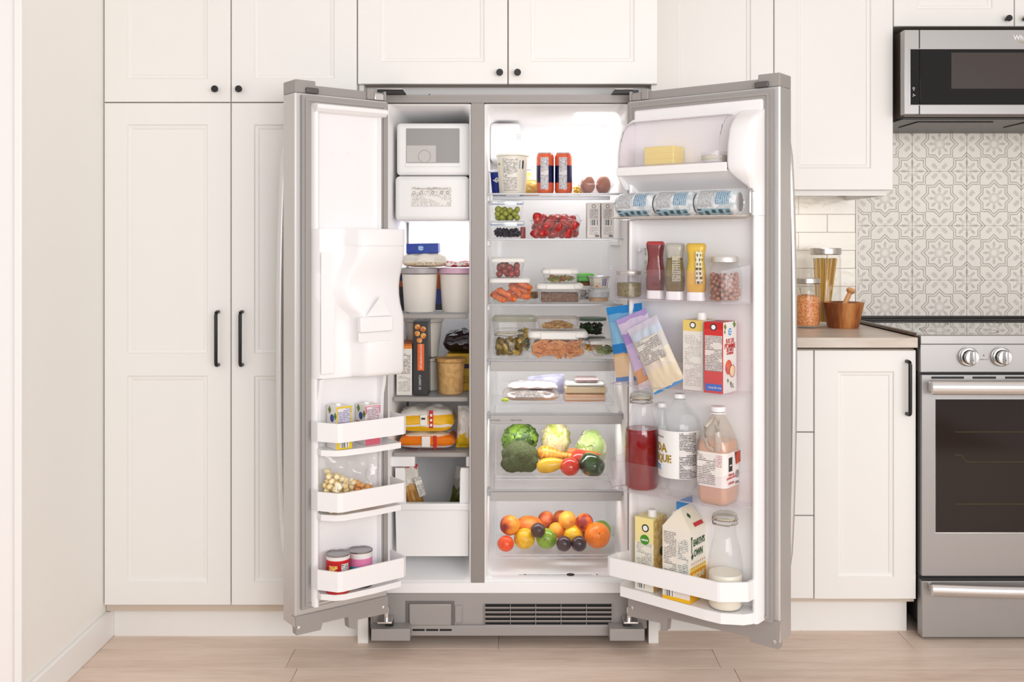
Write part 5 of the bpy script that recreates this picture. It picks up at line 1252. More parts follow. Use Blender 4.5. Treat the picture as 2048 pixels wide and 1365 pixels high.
obj('wire_bail', tube('bail', [(-.018, -rj * .92, -.008), (-.013, -rj * .97, -.012), (-.004, -rj * .97, -.004), (.004, -rj * .97, -.004), (.013, -rj * .97, -.012), (.018, -rj * .92, -.008), (.02, -rj * .90, .004)], .0012, M_wire, 6), t, (cx, D_ + rj, s4 + .068))
gk = lathe('gherkin', [(.0004, -.014), (.006, -.0125), (.0088, -.006), (.0092, 0), (.0088, .006), (.006, .0125), (.0004, .014)], mottle('gherkin_skin', (112, 92, 22), (152, 128, 40), 60, rough=.3, coat=.4), 12)
gk2 = lathe('gherkin2', [(.0004, -.013), (.007, -.0115), (.0085, 0), (.007, .0115), (.0004, .013)], mottle('gherkin_skin2', (172, 146, 58), (196, 168, 84), 60, rough=.3, coat=.4), 12)
rnd = random.Random(21); ghs = []
for lay in range(3):
    for k in range(9):
        a = -PI / 2 + (k - 4) * .62 + lay * .3; 
        ghs.append(obj('gherkin', rnd.choice((gk, gk, gk2)), None, (cx + (rj - .0165) * math.cos(a), D_ + rj + (rj - .0165) * math.sin(a), s4 + .013 + lay * .0155), (rnd.uniform(.3, 1.4), rnd.uniform(-.6, .6), a + rnd.uniform(-.4, .4)), label='small green gherkin inside the squat clip-top jar', cat='gherkin', group='gherkins in the jar'))
ordinal(ghs, 'gherkin in the squat jar', .0155, D_ + rj)
obj('brine', lathe('brine', [(rj * .5, .008), (rj * .55, .05), (0, .051)], mat('brine_yellow', (120, 96, 24), .2), 24), None, (cx, D_ + rj, s4), label='yellow-brown brine between the gherkins in the squat jar', cat='brine', kind='stuff')
# penne box and noodles box
D_ = 2.98; hl = pz(664, D_) - s4
qp = fbx('wide white clip-lid box of penne pasta at the front of the fourth shelf', 1056, 1177, 664, s4, D_, .115, lidh=.019, r=.02, h=hl - .0005, cliph=.020, taper=.010)
qn = fbx('clear-lidded box of noodles on top of the penne box', 1072, 1160, 637, s4 + hl, D_ + .006, .10, lid=clear('tan_lid2', (252, 252, 250), .05, .4, .3, (226, 216, 206)), clip=False, lidh=.008, r=.016, taper=.010)
pn = tube('penne', [(0, 0, -.018), (0, 0, .018)], .0042, mottle('penne_pasta', (216, 142, 84), (236, 178, 120), 40, rough=.45), 8)
rnd = random.Random(31); pns = []
for lay in range(5):
    for k in range(9):
        x = qp['cx'] + (k - 4) * qp['w'] * .098 + rnd.uniform(-.004, .004)
        pns.append(obj('penne', pn, None, (x, qp['cy'] - qp['d'] / 2 + .006 + rnd.random() * .008, qp['z'] + .0055 + lay * .0088 + rnd.uniform(-.001, .001)), (0, R(90) + rnd.uniform(-.75, .75), rnd.uniform(-.5, .5)), label='cooked penne tube inside the wide white-lidded box', cat='pasta', group='penne in the wide box'))
ordinal(pns, 'penne tube in the wide box', .0088)
heap(dict(qp, cy=qp['cy'] + .01, d=qp['d'] - .02, w=qp['w'] - .01), 'penne_bed', 'penne filling the back of the wide white-lidded box', 'pasta', mat('penne_bed', (206, 134, 80), .6), .72, .006)
bits(qn, 'noodles', 'tangled yellow noodles in the box on top of the penne', 'noodles', [mat('noodle_a', (222, 180, 96), .5), mat('noodle_b', (238, 204, 130), .5), mat('noodle_c', (204, 150, 76), .5)], 420, .020, .62, 8, 'shred', dome=.012)
# green-lidded round glass boxes
M_gl = mat('sage_lid', (112, 134, 116), .4)
D_ = 3.09
def roundbox(label, x0, x1, y0, z, D, lid, h, body=M_gg):
    r_ = pw(x1 - x0, D) / 2; cx = px((x0 + x1) / 2, D); t = thing('round_container', label, 'food container', (cx, D + r_, z))
    obj('body', vcirc('bowl', [(r_ * .82, 0), (r_ * .88, .004), (r_ * .97, h - .010)], .0022, body, 36), t, (cx, D + r_, z))
    obj('lid', lathe('rlid', [(r_ * .97, 0), (r_, .001), (r_, .006), (r_ * .96, .0085), (0, .0085)], lid, 36, ang=30), t, (cx, D + r_, z + h - .0095))
    return dict(cx=cx, cy=D + r_, z=z + .003, w=r_ * 1.7, d=r_ * 1.7, h=h - .014)
hq = pz(676, D_) - s4
q2 = roundbox('lower sage-lidded round glass bowl at the right of the fourth shelf', 1158, 1214, 676, s4, D_, M_gl, hq - .0005)
q1 = roundbox('upper sage-lidded round glass bowl of spinach at the right of the fourth shelf', 1154, 1216, 637, s4 + hq, D_ - .003, M_gl, pz(637, D_) - s4 - hq)
bits(q1, 'spinach', 'dark green spinach leaves in the upper sage-lidded bowl', 'spinach', [mat('spinach_dark', (40, 66, 28), .5), mat('spinach_mid', (66, 94, 40), .5)], 180, .022, .85, 5, 'leaf', round_=True)
bits(q2, 'corn', 'yellow corn kernels in the lower sage-lidded bowl', 'corn', [mat('corn_yellow', (240, 204, 90), .4), mat('corn_orange', (224, 160, 40), .4)], 160, .008, .7, 6, 'ball', round_=True)
q = fbx('small white-lidded box of sliced cucumber at the right end of the fourth shelf', 1180, 1242, 684, s4, 2.985, .10, lidh=.010, r=.014, taper=.010, clip=False)
bits(q, 'cucumber_slices', 'pale green cucumber slices in the small box at the right end', 'cucumber', [mat('cuke_a', (190, 204, 140), .4), mat('cuke_b', (150, 176, 96), .4), mat('cuke_c', (218, 224, 180), .4)], 80, .024, .8, 9, 'leaf')
# ================================================================ deli drawer
zd = DZ[0][0] + .0032; D_ = 3.0
M_film = clear('shrink_film', (252, 252, 252), .12, .10, .5)
M_ham = mottle('ham_pink', (214, 160, 140), (232, 190, 172), 30, rough=.35, coat=.3)
def wrinkled(w_, d_, h_, m, seed=1, amp=.12, n=18):
    """a soft flat packet lying down, crimped round its edge; base at z=0"""
    v = []; f = []
    for s in (0, 1):
        for j in range(n + 1):
            for i in range(n + 1):
                a, b = -1 + 2 * i / n, -1 + 2 * j / n
                e = max(0, (1 - abs(a) ** 4) * (1 - abs(b) ** 4)) ** .45
                z = h_ * (.42 + (.58 if s else -.42) * e) + (amp * h_ * noise.noise(Vector((a * 3.2 + seed, b * 3.2, s * 3))) * e if s else 0) + amp * .25 * h_ * math.sin(a * 11 + seed) * (1 - e)
                v.append((a * w_ / 2 * (1 + .03 * noise.noise(Vector((b * 3, seed, 0)))), b * d_ / 2, max(z, .0003)))
    N = (n + 1) ** 2
    for s in (0, 1):
        for j in range(n):
            for i in range(n):
                q = (s * N + j * (n + 1) + i, s * N + j * (n + 1) + i + 1, s * N + (j + 1) * (n + 1) + i + 1, s * N + (j + 1) * (n + 1) + i); f.append(q if s else q[::-1])
    for i in range(n):
        f += [(i, i + 1, N + i + 1, N + i), (n * (n + 1) + i + 1, n * (n + 1) + i, N + n * (n + 1) + i, N + n * (n + 1) + i + 1), ((i + 1) * (n + 1), i * (n + 1), N + i * (n + 1), N + (i + 1) * (n + 1)), (i * (n + 1) + n, (i + 1) * (n + 1) + n, N + (i + 1) * (n + 1) + n, N + i * (n + 1) + n)]
    return mesh('packet', v, f, m, True, 70)
hx0, hx1 = px(1004, D_), px(1120, D_); hw = hx1 - hx0
t = thing('ham_packet', 'lower clear packet of sliced pink ham in the deli drawer', 'packet', ((hx0 + hx1) / 2, D_ + .06, zd))
obj('ham', wrinkled(hw * .86, .10, .020, M_ham, 3), t, ((hx0 + hx1) / 2 + .006, D_ + .062, zd))
obj('wrapper', wrinkled(hw, .12, .034, clear('printed_wrap', (250, 248, 246), .12, .35, .4, (222, 212, 206)), 4, .2), t, ((hx0 + hx1) / 2, D_ + .062, zd + .0), (0, 0, 0))
obj('label', mesh('print', [(-.045, 0, 0), (.045, 0, 0), (.041, .012, .020), (-.043, .012, .020)], [(0, 1, 2, 3)], fineprint('wrap_print', (222, 214, 208), (96, 88, 86), .0046, .42), False, uv=[(0, 0), (.09, 0), (.09, .022), (0, .022)]), t, ((hx0 + hx1) / 2 - .004, D_ + .000, zd + .013))
t = thing('ham_packet', 'upper clear wrinkled packet lying on the ham in the deli drawer', 'packet', ((hx0 + hx1) / 2 + .01, D_ + .06, zd + .0345))
obj('ham', wrinkled(hw * .74, .085, .012, mottle('ham_pale', (214, 176, 166), (228, 204, 196), 30, rough=.35), 8, .2), t, ((hx0 + hx1) / 2 + .006, D_ + .062, zd + .0345))
obj('wrapper', wrinkled(hw * .86, .10, .020, clear('printed_wrap2', (250, 250, 250), .15, .4, .4, (226, 222, 222)), 6, .35), t, ((hx0 + hx1) / 2 + .006, D_ + .062, zd + .0345))
obj('lavender_packet', pouch(.118, .066, .012, mottle('lavender_film', (158, 154, 178), (188, 186, 204), 20, rough=.35), seed=7), None, (px(1094, 3.14), 3.135, zd), (0, R(-4), R(4)), label='grey-lavender packet standing behind the ham packets', cat='packet')
obj('lime_tag', ico(.012, mat('lime_green', (190, 206, 60), .4), 2, (1, .8, .55)), None, (px(1010, 3.0), 3.0, zd + .0066), label='small lime green piece at the left of the deli drawer', cat='lime')
chx = px(1171, D_); cw = pw(80, D_)
def cheese(label, z, h, m, w_=cw, d_=.085, dx=0, name='cheese_block', cat='cheese', film=True):
    t = thing(name, label, cat, (chx + dx, D_ + .05, z))
    obj('slices', bx(w_, d_, h, m, .004), t, (chx + dx, D_ + .052, z))
    if film: obj('wrapper', bx(w_ + .010, d_ + .008, h + .0008, M_film, .005), t, (chx + dx, D_ + .052, z - .0002))
    return t
cheese('orange cheese slices at the bottom of the deli stack', zd, .023, bands('orange_cheese', [(0, (230, 158, 96)), (.2, (238, 196, 150)), (.32, (244, 212, 176)), (.55, (240, 160, 70)), (.68, (246, 206, 160)), (.8, (238, 176, 116))], rough=.4))
cheese('pale yellow cheese block in the middle of the deli stack', zd + .0245, .021, mottle('pale_cheese', (232, 196, 134), (238, 210, 156), 20, rough=.45), cw * 1.02, dx=.002)
cheese('white cheese slab near the top of the deli stack', zd + .047, .008, mat('white_cheese', (232, 228, 220), .4), cw * .96)
t = cheese('brown sliced meat on top of the deli stack', zd + .0563, .012, mottle('salami', (120, 72, 64), (160, 108, 96), 80, rough=.4), cw * .55, .07, .006, 'sliced_meat', 'meat')
# ================================================================ crisper
zc_ = DZ[1][0] + .0032
def pxat(x, y, D): return px(x, D), pz(y, D)
M_let = mottle('lettuce_green', (48, 76, 18), (96, 126, 40), 50, .35, .65, .4, .5, d=(150, 176, 70))
def leafy(label, cx, cy, z, rx, ry, rz_, ms, n, seed, size, name, cat, curl=.5, vein=None):
    """a head of leaves: core and many cupped leaves as parts"""
    rnd = random.Random(seed); t = thing(name, label, cat, (cx, cy, z))
    obj('core', ico(1, ms[0], 3, (rx * .86, ry * .86, rz_ * .86), .18, 2.2, seed), t, (cx, cy, z + rz_))
    LM = []
    for q in range(3):
        v = []; f = []; N_ = 6
        for j in range(N_ + 1):
            for i in range(N_ + 1):
                a, b = -1 + 2 * i / N_, j / N_
                wd = math.sin(PI * (.12 + .80 * b)) ** .7
                ru = .10 * math.sin(a * 9 + q * 2 + b * 5) * abs(a) + .05 * math.sin(b * 14 + q)
                v.append((a * wd * .5, (a * a) * .22 + ru + curl * (b - .45) ** 2, b))
        for j in range(N_):
            for i in range(N_): k = j * (N_ + 1) + i; f.append((k, k + 1, k + N_ + 2, k + N_ + 1))
        LM.append([mesh('leaf', v, f, m, True, 80) for m in ms])
    for k in range(n):
        th = rnd.uniform(0, 2 * PI); ph = rnd.uniform(-.9, 1.2)
        if rnd.random() < .7: th = -PI / 2 + rnd.uniform(-1.3, 1.3)
        p = Vector((rx * math.cos(th) * math.cos(ph) * .88, ry * math.sin(th) * math.cos(ph) * .88, rz_ * math.sin(ph) * .88))
        s = size * rnd.uniform(.75, 1.2)
        o = obj('leaf', rnd.choice(rnd.choice(LM)), t, (cx, cy, z + rz_))
        nrm = Vector((p.x / rx ** 2, p.y / ry ** 2, p.z / rz_ ** 2)).normalized(); up = (Vector((0, 0, 1)) - nrm * nrm.z); up = up.normalized() if up.length > .05 else Vector((1, 0, 0))
        side = up.cross(nrm)
        Mx = Matrix((side, -nrm * -1, up)).transposed().to_4x4(); Mx = Matrix(((side.x, -nrm.x, up.x, 0), (side.y, -nrm.y, up.y, 0), (side.z, -nrm.z, up.z, 0), (0, 0, 0, 1)))
        o.matrix_basis = WM[t.name].inverted() @ (Matrix.Translation(Vector((cx, cy, z + rz_)) + p - up * s * .45) @ Mx @ Matrix.Rotation(rnd.uniform(-.5, .5), 4, 'Y') @ Matrix.Scale(s, 4))
    return t
x, z = pxat(1040, 880, 3.10)
leafy('dark green leaf lettuce at the back left of the crisper drawer', x, 3.13, pz(918, 3.1), .062, .05, .058, [M_let, mottle('lettuce_dark', (34, 58, 16), (78, 106, 36), 60, rough=.4), mottle('lettuce_bright', (96, 130, 34), (146, 176, 64), 60, rough=.35)], 70, 4, .045, 'leaf_lettuce', 'lettuce')
M_nap = mottle('napa_leaf', (196, 186, 128), (222, 208, 164), 60, .35, .65, .45, .6, d=(232, 222, 190)); M_napg = mottle('napa_green', (160, 178, 70), (196, 200, 110), 60, rough=.45, bump=.6)
leafy('pale green frilly cabbage at the back middle of the crisper drawer', px(1111, 3.12), 3.14, pz(925, 3.12), .050, .05, .066, [M_nap, M_nap, M_napg], 46, 8, .055, 'savoy_cabbage', 'cabbage')
M_icb = mottle('iceberg_leaf', (198, 206, 152), (222, 226, 186), 40, .35, .65, .4, .5, d=(238, 240, 218))
leafy('pale iceberg lettuce at the back right of the crisper drawer', px(1184, 3.13), 3.14, pz(930, 3.13), .044, .045, .056, [M_icb, mottle('iceberg_green', (158, 184, 104), (200, 214, 150), 40, rough=.4)], 34, 12, .060, 'iceberg_lettuce', 'lettuce')
# broccoli: crown of lumps
M_bro = mottle('broccoli_crown', (62, 72, 38), (96, 104, 62), 420, .35, .65, .8, .9, d=(124, 130, 86), detail=2)
D_ = 3.03; bx_, bz_ = pxat(1039, 920, D_); rb5 = pw(76, D_) / 2
t = thing('broccoli', 'dark green broccoli crown at the front left of the crisper drawer', 'broccoli', (bx_, D_ + .03, zc_))
def cluster(lst, m, seed):
    v = []; f = []; 
    for (x_, y_, z_, r_) in lst:
        b_ = bmesh.new(); bmesh.ops.create_icosphere(b_, subdivisions=3, radius=1); n_ = len(v)
        for q in b_.verts: d = r_ * (1 + .12 * noise.noise(q.co * 5 + Vector((x_ * 50, seed, 0))) + .05 * noise.noise(q.co * 16 + Vector((x_ * 50, seed, 0)))); v.append((x_ + q.co.x * d, y_ + q.co.y * d, z_ + q.co.z * d))
        b_.verts.index_update(); f += [tuple(n_ + q.index for q in p.verts) for p in b_.faces]; b_.free()
    return mesh('cluster', v, f, m, True, 80)
zc2 = bz_ - zc_
for k, (x_, y_, z_, r_) in enumerate(((0, 0, zc2 + .006, rb5 * .80), (-.026, -.010, zc2 - .014, .030), (.026, -.008, zc2 - .012, .032), (-.030, .0, zc2 + .010, .026), (.030, .0, zc2 + .012, .027), (-.008, -.016, zc2 - .006, .034), (.010, -.018, zc2 + .010, .033), (-.036, .0, .024, .022), (.006, -.012, .022, .022), (.034, -.004, .024, .0225))):
    obj('floret', cluster([(x_, y_, z_, r_)], M_bro, k), t, (bx_, D_ + .03, zc_))
obj('stalk', lathe('stalk', [(.016, .004), (.014, .03), (.020, .045)], mat('broccoli_stem', (146, 166, 96), .5), 14), t, (bx_, D_ + .055, zc_))
# squashes
M_sqo = mottle('orange_squash', (200, 128, 40), (226, 164, 66), 40, .35, .65, .4, .15, d=(236, 186, 96), coat=.2, stretch=(1, 1, 4))
def gourd(name, label, cat, prof, m, loc, rot, bend=0):
    me = lathe(name, prof, m, 24)
    if bend:
        for v in me.vertices: v.co.x += bend * (v.co.z ** 2)
    return obj(name, me, None, loc, rot, label=label, cat=cat)
D_ = 3.075; x0_, z0_ = pxat(1077, 905, D_)
gs = gourd('butternut_squash', 'orange crook-necked squash leaning over the yellow squash', 'squash', [(.0004, 0), (.010, .002), (.021, .010), (.0265, .024), (.0255, .040), (.020, .056), (.0135, .075), (.0105, .095), (.009, .113), (.006, .118), (.0004, .119)], M_sqo, (x0_ - .006, D_, z0_ + .002), (0, R(105), R(0)), -1.2)
D_ = 3.01; x0_, z0_ = pxat(1073, 942, D_)
gourd('yellow_squash', 'smooth yellow squash lying at the front of the crisper drawer', 'squash', [(.0004, 0), (.010, .002), (.0185, .010), (.0225, .024), (.023, .040), (.0205, .056), (.016, .070), (.012, .080), (.007, .086), (.0004, .087)], mottle('yellow_squash_skin', (222, 176, 36), (236, 198, 60), 20, rough=.3, coat=.3), (x0_, D_, zc_ + .0235), (0, R(80), R(-3)), 0)
M_tom = mottle('tomato_skin', (206, 52, 20), (222, 76, 36), 25, rough=.22, coat=.5, sub=.1)
def tomato(label, cx, cy, z, r, m=M_tom):
    v = ico(r, m, 3, (1, 1, .9))
    return obj('tomato', v, None, (cx, cy, z), label=label, cat='tomato')
D_ = 2.99; tomato('shiny red tomato at the front of the crisper drawer', px(1140, D_), D_ + .01, zc_ + .0275, .0305)
D_ = 3.06; tomato('second red tomato half hidden behind the front tomato and pepper', px(1159, D_), D_ + .02, zc_ + .036, .031, mottle('tomato_dark', (190, 60, 40), (210, 86, 60), 25, rough=.25, coat=.4))
obj('carrot', lathe('carrot', [(.0004, 0), (.010, .004), (.0125, .02), (.008, .08), (.0004, .11)], mat('carrot_orange', (222, 128, 70), .5), 14), None, (px(1133, 3.10), 3.09, zc_ + .055), (0, R(95), 0), label='orange carrot behind the tomatoes in the crisper drawer', cat='carrot')
def pepper():
    v = []; f = []; n = 36; pr_ = [(.0, .010, 0), (.010, .001, .3), (.022, -.0015, .7), (.030, .006, 1), (.0335, .022, 1), (.033, .040, 1), (.029, .058, 1), (.021, .067, 1), (.012, .068, .8), (.004, .063, .5), (.0004, .062, 0)]
    for r_, z_, am in pr_:
        for i in range(n): a = 2 * PI * i / n; r2_ = max(r_, .0003) * (1 + .11 * am * (abs(math.cos(2 * a)) ** .6 - .6)); v.append((r2_ * math.cos(a), r2_ * math.sin(a), z_))
    for j in range(len(pr_) - 1):
        for i in range(n): f.append((j * n + i, j * n + (i + 1) % n, (j + 1) * n + (i + 1) % n, (j + 1) * n + i))
    return mesh('pepper', v, f, mottle('green_pepper_skin', (30, 62, 14), (58, 92, 28), 25, rough=.15, coat=.7), True, 80)
D_ = 3.0; Mp = (px(1167, D_), D_ + .028, zc_ + .0355)
gp = obj('bell_pepper', pepper(), None, Mp, (R(8), R(98), R(-28)), label='glossy green bell pepper at the front right of the crisper drawer', cat='pepper')
stm_ = obj('stem', tube('stem', [(0, 0, .006), (.001, 0, -.006), (.004, 0, -.012)], .004, mat('stem_green', (130, 140, 80), .5), 8), gp); stm_.matrix_basis = Matrix()
# ================================================================ fruit drawer
zf_ = DZ[2][0] + .0032
M_pch = mottle('peach_skin', (150, 36, 24), (222, 120, 44), 22, .38, .6, .5, .0, d=(236, 168, 60), sub=.1)
M_pch2 = mottle('peach_skin_dark', (148, 56, 38), (204, 112, 60), 26, .35, .65, .5, d=(222, 140, 74))
M_ora = mottle('orange_peel', (240, 132, 14), (248, 154, 34), 160, rough=.35, bump=.5, coat=.2)
M_man = mottle('mandarin_peel', (232, 84, 14), (240, 104, 26), 120, rough=.35, bump=.4, coat=.2)
M_lem = mottle('lemon_peel', (228, 178, 22), (240, 200, 54), 90, rough=.4, bump=.4, coat=.15)
M_plm = mottle('plum_skin', (58, 30, 38), (92, 54, 62), 30, rough=.3, coat=.4)
M_plm2 = mottle('plum_skin_brown', (64, 36, 36), (98, 62, 58), 40, rough=.4, coat=.2)
M_apl = mottle('apple_green', (128, 158, 34), (158, 184, 60), 30, rough=.28, coat=.4)
M_papaya = mottle('orange_mango_skin', (214, 124, 44), (230, 150, 66), 60, rough=.45)
FR = [('mandarin', 'small mandarin at the front left corner of the fruit drawer', 1011.5, 1094.5, 17, 2.985, M_man, 0),
      ('peach', 'red and yellow peach resting on the mandarin at the far left', 1019.7, 1057, 20.2, 3.01, M_pch, 1),
      ('mango', 'orange mango-like fruit behind the left lemon and the small plum', 1058, 1060, 22, 3.065, M_papaya, 0),
      ('lemon', 'larger yellow lemon right of the mandarin at the front', 1049, 1085.5, 21.5, 3.005, M_lem, 0),
      ('plum', 'brown plum perched on top between lemon and green apple', 1076.5, 1065.5, 14.8, 2.99, M_plm2, 0),
      ('peach', 'dark reddish peach at the back, left of the top pair', 1093, 1045, 17, 3.09, M_pch2, 1),
      ('peach', 'peach mostly hidden behind the topmost yellow peach', 1123, 1043, 17, 3.12, M_pch2, 0),
      ('apple', 'green apple at the front middle of the fruit drawer', 1093.5, 1084.5, 21, 3.005, M_apl, 1),
      ('peach', 'small reddish peach wedged above the green apple', 1113, 1066, 16, 3.05, M_pch, 0),
      ('peach', 'topmost yellow-orange peach of the pile', 1135.5, 1046, 18.2, 3.055, mottle('peach_yellow', (206, 110, 50), (232, 160, 62), 16, rough=.5, d=(236, 176, 76)), 1),
      ('lemon', 'round yellow lemon behind the two front plums', 1147, 1076, 20.5, 3.045, M_lem, 0),
      ('plum', 'left one of the two dark purple plums in front', 1128.5, 1093, 15.6, 2.985, M_plm, 0),
      ('plum', 'right one of the two dark purple plums in front', 1159, 1093, 15.6, 2.985, M_plm, 0),
      ('peach', 'red-shouldered peach at the upper right of the pile', 1170, 1050.5, 18, 3.05, M_pch, 1),
      ('orange', 'large orange at the front right of the fruit drawer', 1197, 1082, 26, 3.01, M_ora, 1),
      ('apple', 'green apple hidden behind the large orange', 1204, 1070, 20, 3.10, M_apl, 0),
      ('peach', 'peach low at the back beneath the topmost peach', 1135, 1078, 20, 3.10, M_pch2, 0),
      ('peach', 'peach low at the back left under the dark peach', 1085, 1078, 20, 3.10, M_pch2, 0),
      ('peach', 'peach low at the back right under the red-shouldered peach', 1172, 1080, 20, 3.11, M_pch2, 0)]
rnd = random.Random(77)
for k, (nm, lab, x_, y_, r_, D_, m, top) in enumerate(FR):
    r0_ = pw(r_, D_) 
    sc = {'lemon': (1.0, 1, .97), 'mango': (1.35, 1, .98), 'mandarin': (1, 1, .93), 'apple': (1, 1, .98), 'peach': (1, 1, 1.0)}.get(nm, (1, 1, 1))
    cz = max(pz(y_, D_), zf_ + r0_ * .96)
    me = ico(r0_, m, 3, sc, .03, 1.4, k)
    # navel dimple towards the viewer for the fruits that show one
    if top:
        dvec = Vector((rnd.uniform(-.3, .5), -1, rnd.uniform(-.2, .6))).normalized()
        for v in me.vertices:
            q = (v.co.normalized() - dvec).length
            if q < .5: v.co -= v.co.normalized() * r0_ * .10 * (1 - q / .5) ** 2
    o = obj(nm, me, None, (px(x_, D_), D_ + r0_, cz), label=lab, cat=nm if nm != 'mandarin' else 'mandarin orange')
    if nm in ('apple', 'orange') and top: obj('navel', ico(r0_ * .07, mat('navel_brown', (120, 110, 60), .7), 1, (1, .5, 1)), o, Vector((px(x_, D_), D_ + r0_, cz)) + dvec * r0_ * .93)
# ================================================================ freezer
gX = lambda p, D: px(p, D)
z1f, z2f, z3f = FS[0] + .0015, FS[1] + .0015, FS[2] + .0015
D_ = 3.0
M_tw = mat('ice_tub_white', (238, 233, 226), .4)
tub('ice_cream_tub', 'tall white tub with grey lid on the top freezer shelf', 'tub', 798, 874, 805, 868, 537, z1f, D_, M_tw, mat('grey_lid', (186, 182, 182), .4), .019, rim=.003)
tub('ice_cream_tub', 'tall white tub with pink lid beside the freezer divider', 'tub', 875, 951, 882, 945, 537, z1f, D_, M_tw, mat('pink_lid', (222, 188, 206), .4), .019, rim=.003)
BX = bands('frozen_box_blue_orange', [(0, (46, 44, 60)), (.15, (70, 92, 168)), (.48, (56, 78, 160)), (.52, (196, 110, 40)), (.85, (214, 130, 50)), (.93, (120, 60, 30))])
obj('frozen_box', bx(.10, .03, .128, BX, .002), None, (px(876, 3.2), 3.14, z1f), label='blue and orange frozen food box behind the two white tubs', cat='box')
obj('frozen_box', bx(.035, .12, .125, bands('frozen_box_dark', [(0, (40, 42, 64)), (.4, (60, 50, 60)), (.6, (196, 110, 50)), (.75, (50, 60, 120)), (.9, (180, 60, 50))]), .002), None, (px(806, 3.1) + .0, 3.17, z1f), label='dark frozen food box at the far left behind the grey-lidded tub', cat='box')
zt_ = pz(537, D_) + .0025
M_bagw = mottle('bag_cream_film', (226, 214, 194), (242, 236, 226), 14, rough=.3, coat=.3)
t = thing('frozen_bag', 'cream frozen food bag lying on the grey-lidded tub', 'bag', (px(848, D_), D_ + .05, zt_))
obj('body', wrinkled(pw(94, D_), .11, .046, bands('bag_cream_red', [(0, (216, 190, 168)), (.18, (226, 214, 190)), (.3, (240, 236, 226))], axis=2, wav=.15), 2, .16), t, (px(848, D_), D_ + .058, zt_))
obj('nutrition_print', mesh('print', [(-.03, 0, 0), (.03, 0, 0), (.03, .004, .010), (-.03, .004, .010)], [(0, 1, 2, 3)], fineprint('bag_print', (232, 220, 198), (110, 90, 70), .004), False, uv=[(0, 0), (.06, 0), (.06, .011), (0, .011)]), t, (px(852, D_), D_ + .000, zt_ + .006))
zb_ = zt_ + .043
t = thing('blue_box', 'bright blue flat box with a round white-blue emblem on top of the bag', 'box', (px(844, D_), D_ + .05, zb_))
obj('body', bx(pw(64, D_), .09, pw(20, D_), mat('royal_blue', (38, 78, 168), .35), .002), t, (px(844, D_), D_ + .055, zb_), (0, R(-1), 0))
obj('emblem', lathe('emblem', [(.0085, 0), (.0085, .0005)], mat('emblem_blue', (70, 160, 220), .4), 24), t, (px(841, D_), D_ + .0098, zb_ + .016), (R(90), 0, 0))
text('emblem_text', 'Great\nValue', .0062, M_wp, t, (px(841, D_), D_ + .0090, zb_ + .016), bold=.0002)
obj('frozen_bag', wrinkled(pw(62, 3.06), .10, .018, mottle('bag_red_white', (196, 70, 70), (240, 232, 226), 50, .45, .55, .35), 5, .3), None, (px(918, 3.06), 3.05, zt_), label='red and white bag lying on the pink-lidded tub', cat='bag')
# shelf 2
D_ = 2.985
M_kr = mottle('kraft_card', (206, 168, 112), (220, 186, 134), 60, rough=.6)
def carton(name, label, x0, x1, y0, z, D, depth, front, side=None, cat='box', b=.0012):
    w_ = pw(x1 - x0, D); t = thing(name, label, cat, (px((x0 + x1) / 2, D), D + depth / 2, z))
    h = pz(y0, D) - z; obj('body', bx(w_, depth, h, front, b), t, (px((x0 + x1) / 2, D), D + depth / 2, z))
    return t, px((x0 + x1) / 2, D), w_, h
t, cx, w_, h = carton('food_carton', 'white printed carton with orange top, far left of the second freezer shelf', 793, 824, 688, z2f, D_, .14, bands('white_orange_box', [(0, (236, 232, 226)), (.90, (226, 150, 60)), (.96, (204, 120, 56))]))
obj('nutrition_print', patch(w_ * .8, h * .46, fineprint('box_nutrition', (236, 232, 226), (110, 106, 104), .0042)), t, (cx, D_ - .0005, z2f + h * .42))
obj('small_print', patch(w_ * .8, h * .3, fineprint('box_faint', (236, 232, 226), (170, 166, 162), .003)), t, (cx, D_ - .0005, z2f + h * .08))
t, cx, w_, h = carton('pastry_box', 'slim dark grey box with a picture of round golden pastries', 826, 856, 644, z2f, D_ - .004, .15, mat('charcoal_card', (62, 58, 58), .35, coat=.2))
M_bun = mottle('golden_bun', (196, 112, 40), (238, 186, 110), 90, rough=.4)
obj('plate_picture', lathe('plate', [(w_ * .5, 0), (w_ * .5, .0004)], M_ink, 24), t, (cx, D_ - .0042, z2f + h * .80), (R(90), 0, 0))
for (a, b) in ((-.009, .93), (.008, .90), (-.010, .84), (.009, .81), (-.003, .75)): obj('bun_picture', lathe('bun', [(.0085, 0), (.0085, .0006), (.006, .0016), (0, .002)], M_bun, 18), t, (cx + a, D_ - .0044, z2f + h * b), (R(90), 0, 0))
obj('orange_flash', bx(w_ * .44, .0006, h * .36, mat('flash_orange', (232, 120, 34), .4), .0002), t, (cx + .001, D_ - .0045, z2f + h * .34))
text('lettering', 'DUTCH POFFERTJES', .0085, M_wp, t, (cx + .001, D_ - .0050, z2f + h * .53), (0, R(90), 0))
text('lettering', 'CLASSIC 25', .009, M_wp, t, (cx - .002, D_ - .0046, z2f + h * .18), (0, R(90), 0))
D_ = 3.07
hq = pz(718, D_) - z2f
tub('plain_tub', 'lower of two stacked plain white tubs at the back of the freezer', 'tub', 826, 884, 832, 878, 718, z2f, D_, M_tw, mat('white_tub_lid', (234, 230, 224), .4), .010, rim=.003)
tub('plain_tub', 'upper of two stacked plain white tubs at the back of the freezer', 'tub', 804, 884, 815, 873, 639, z2f + hq + .001, D_ + .0, M_tw, mat('white_tub_lid', (234, 230, 224), .4), .012, rim=.003)
D_ = 3.0
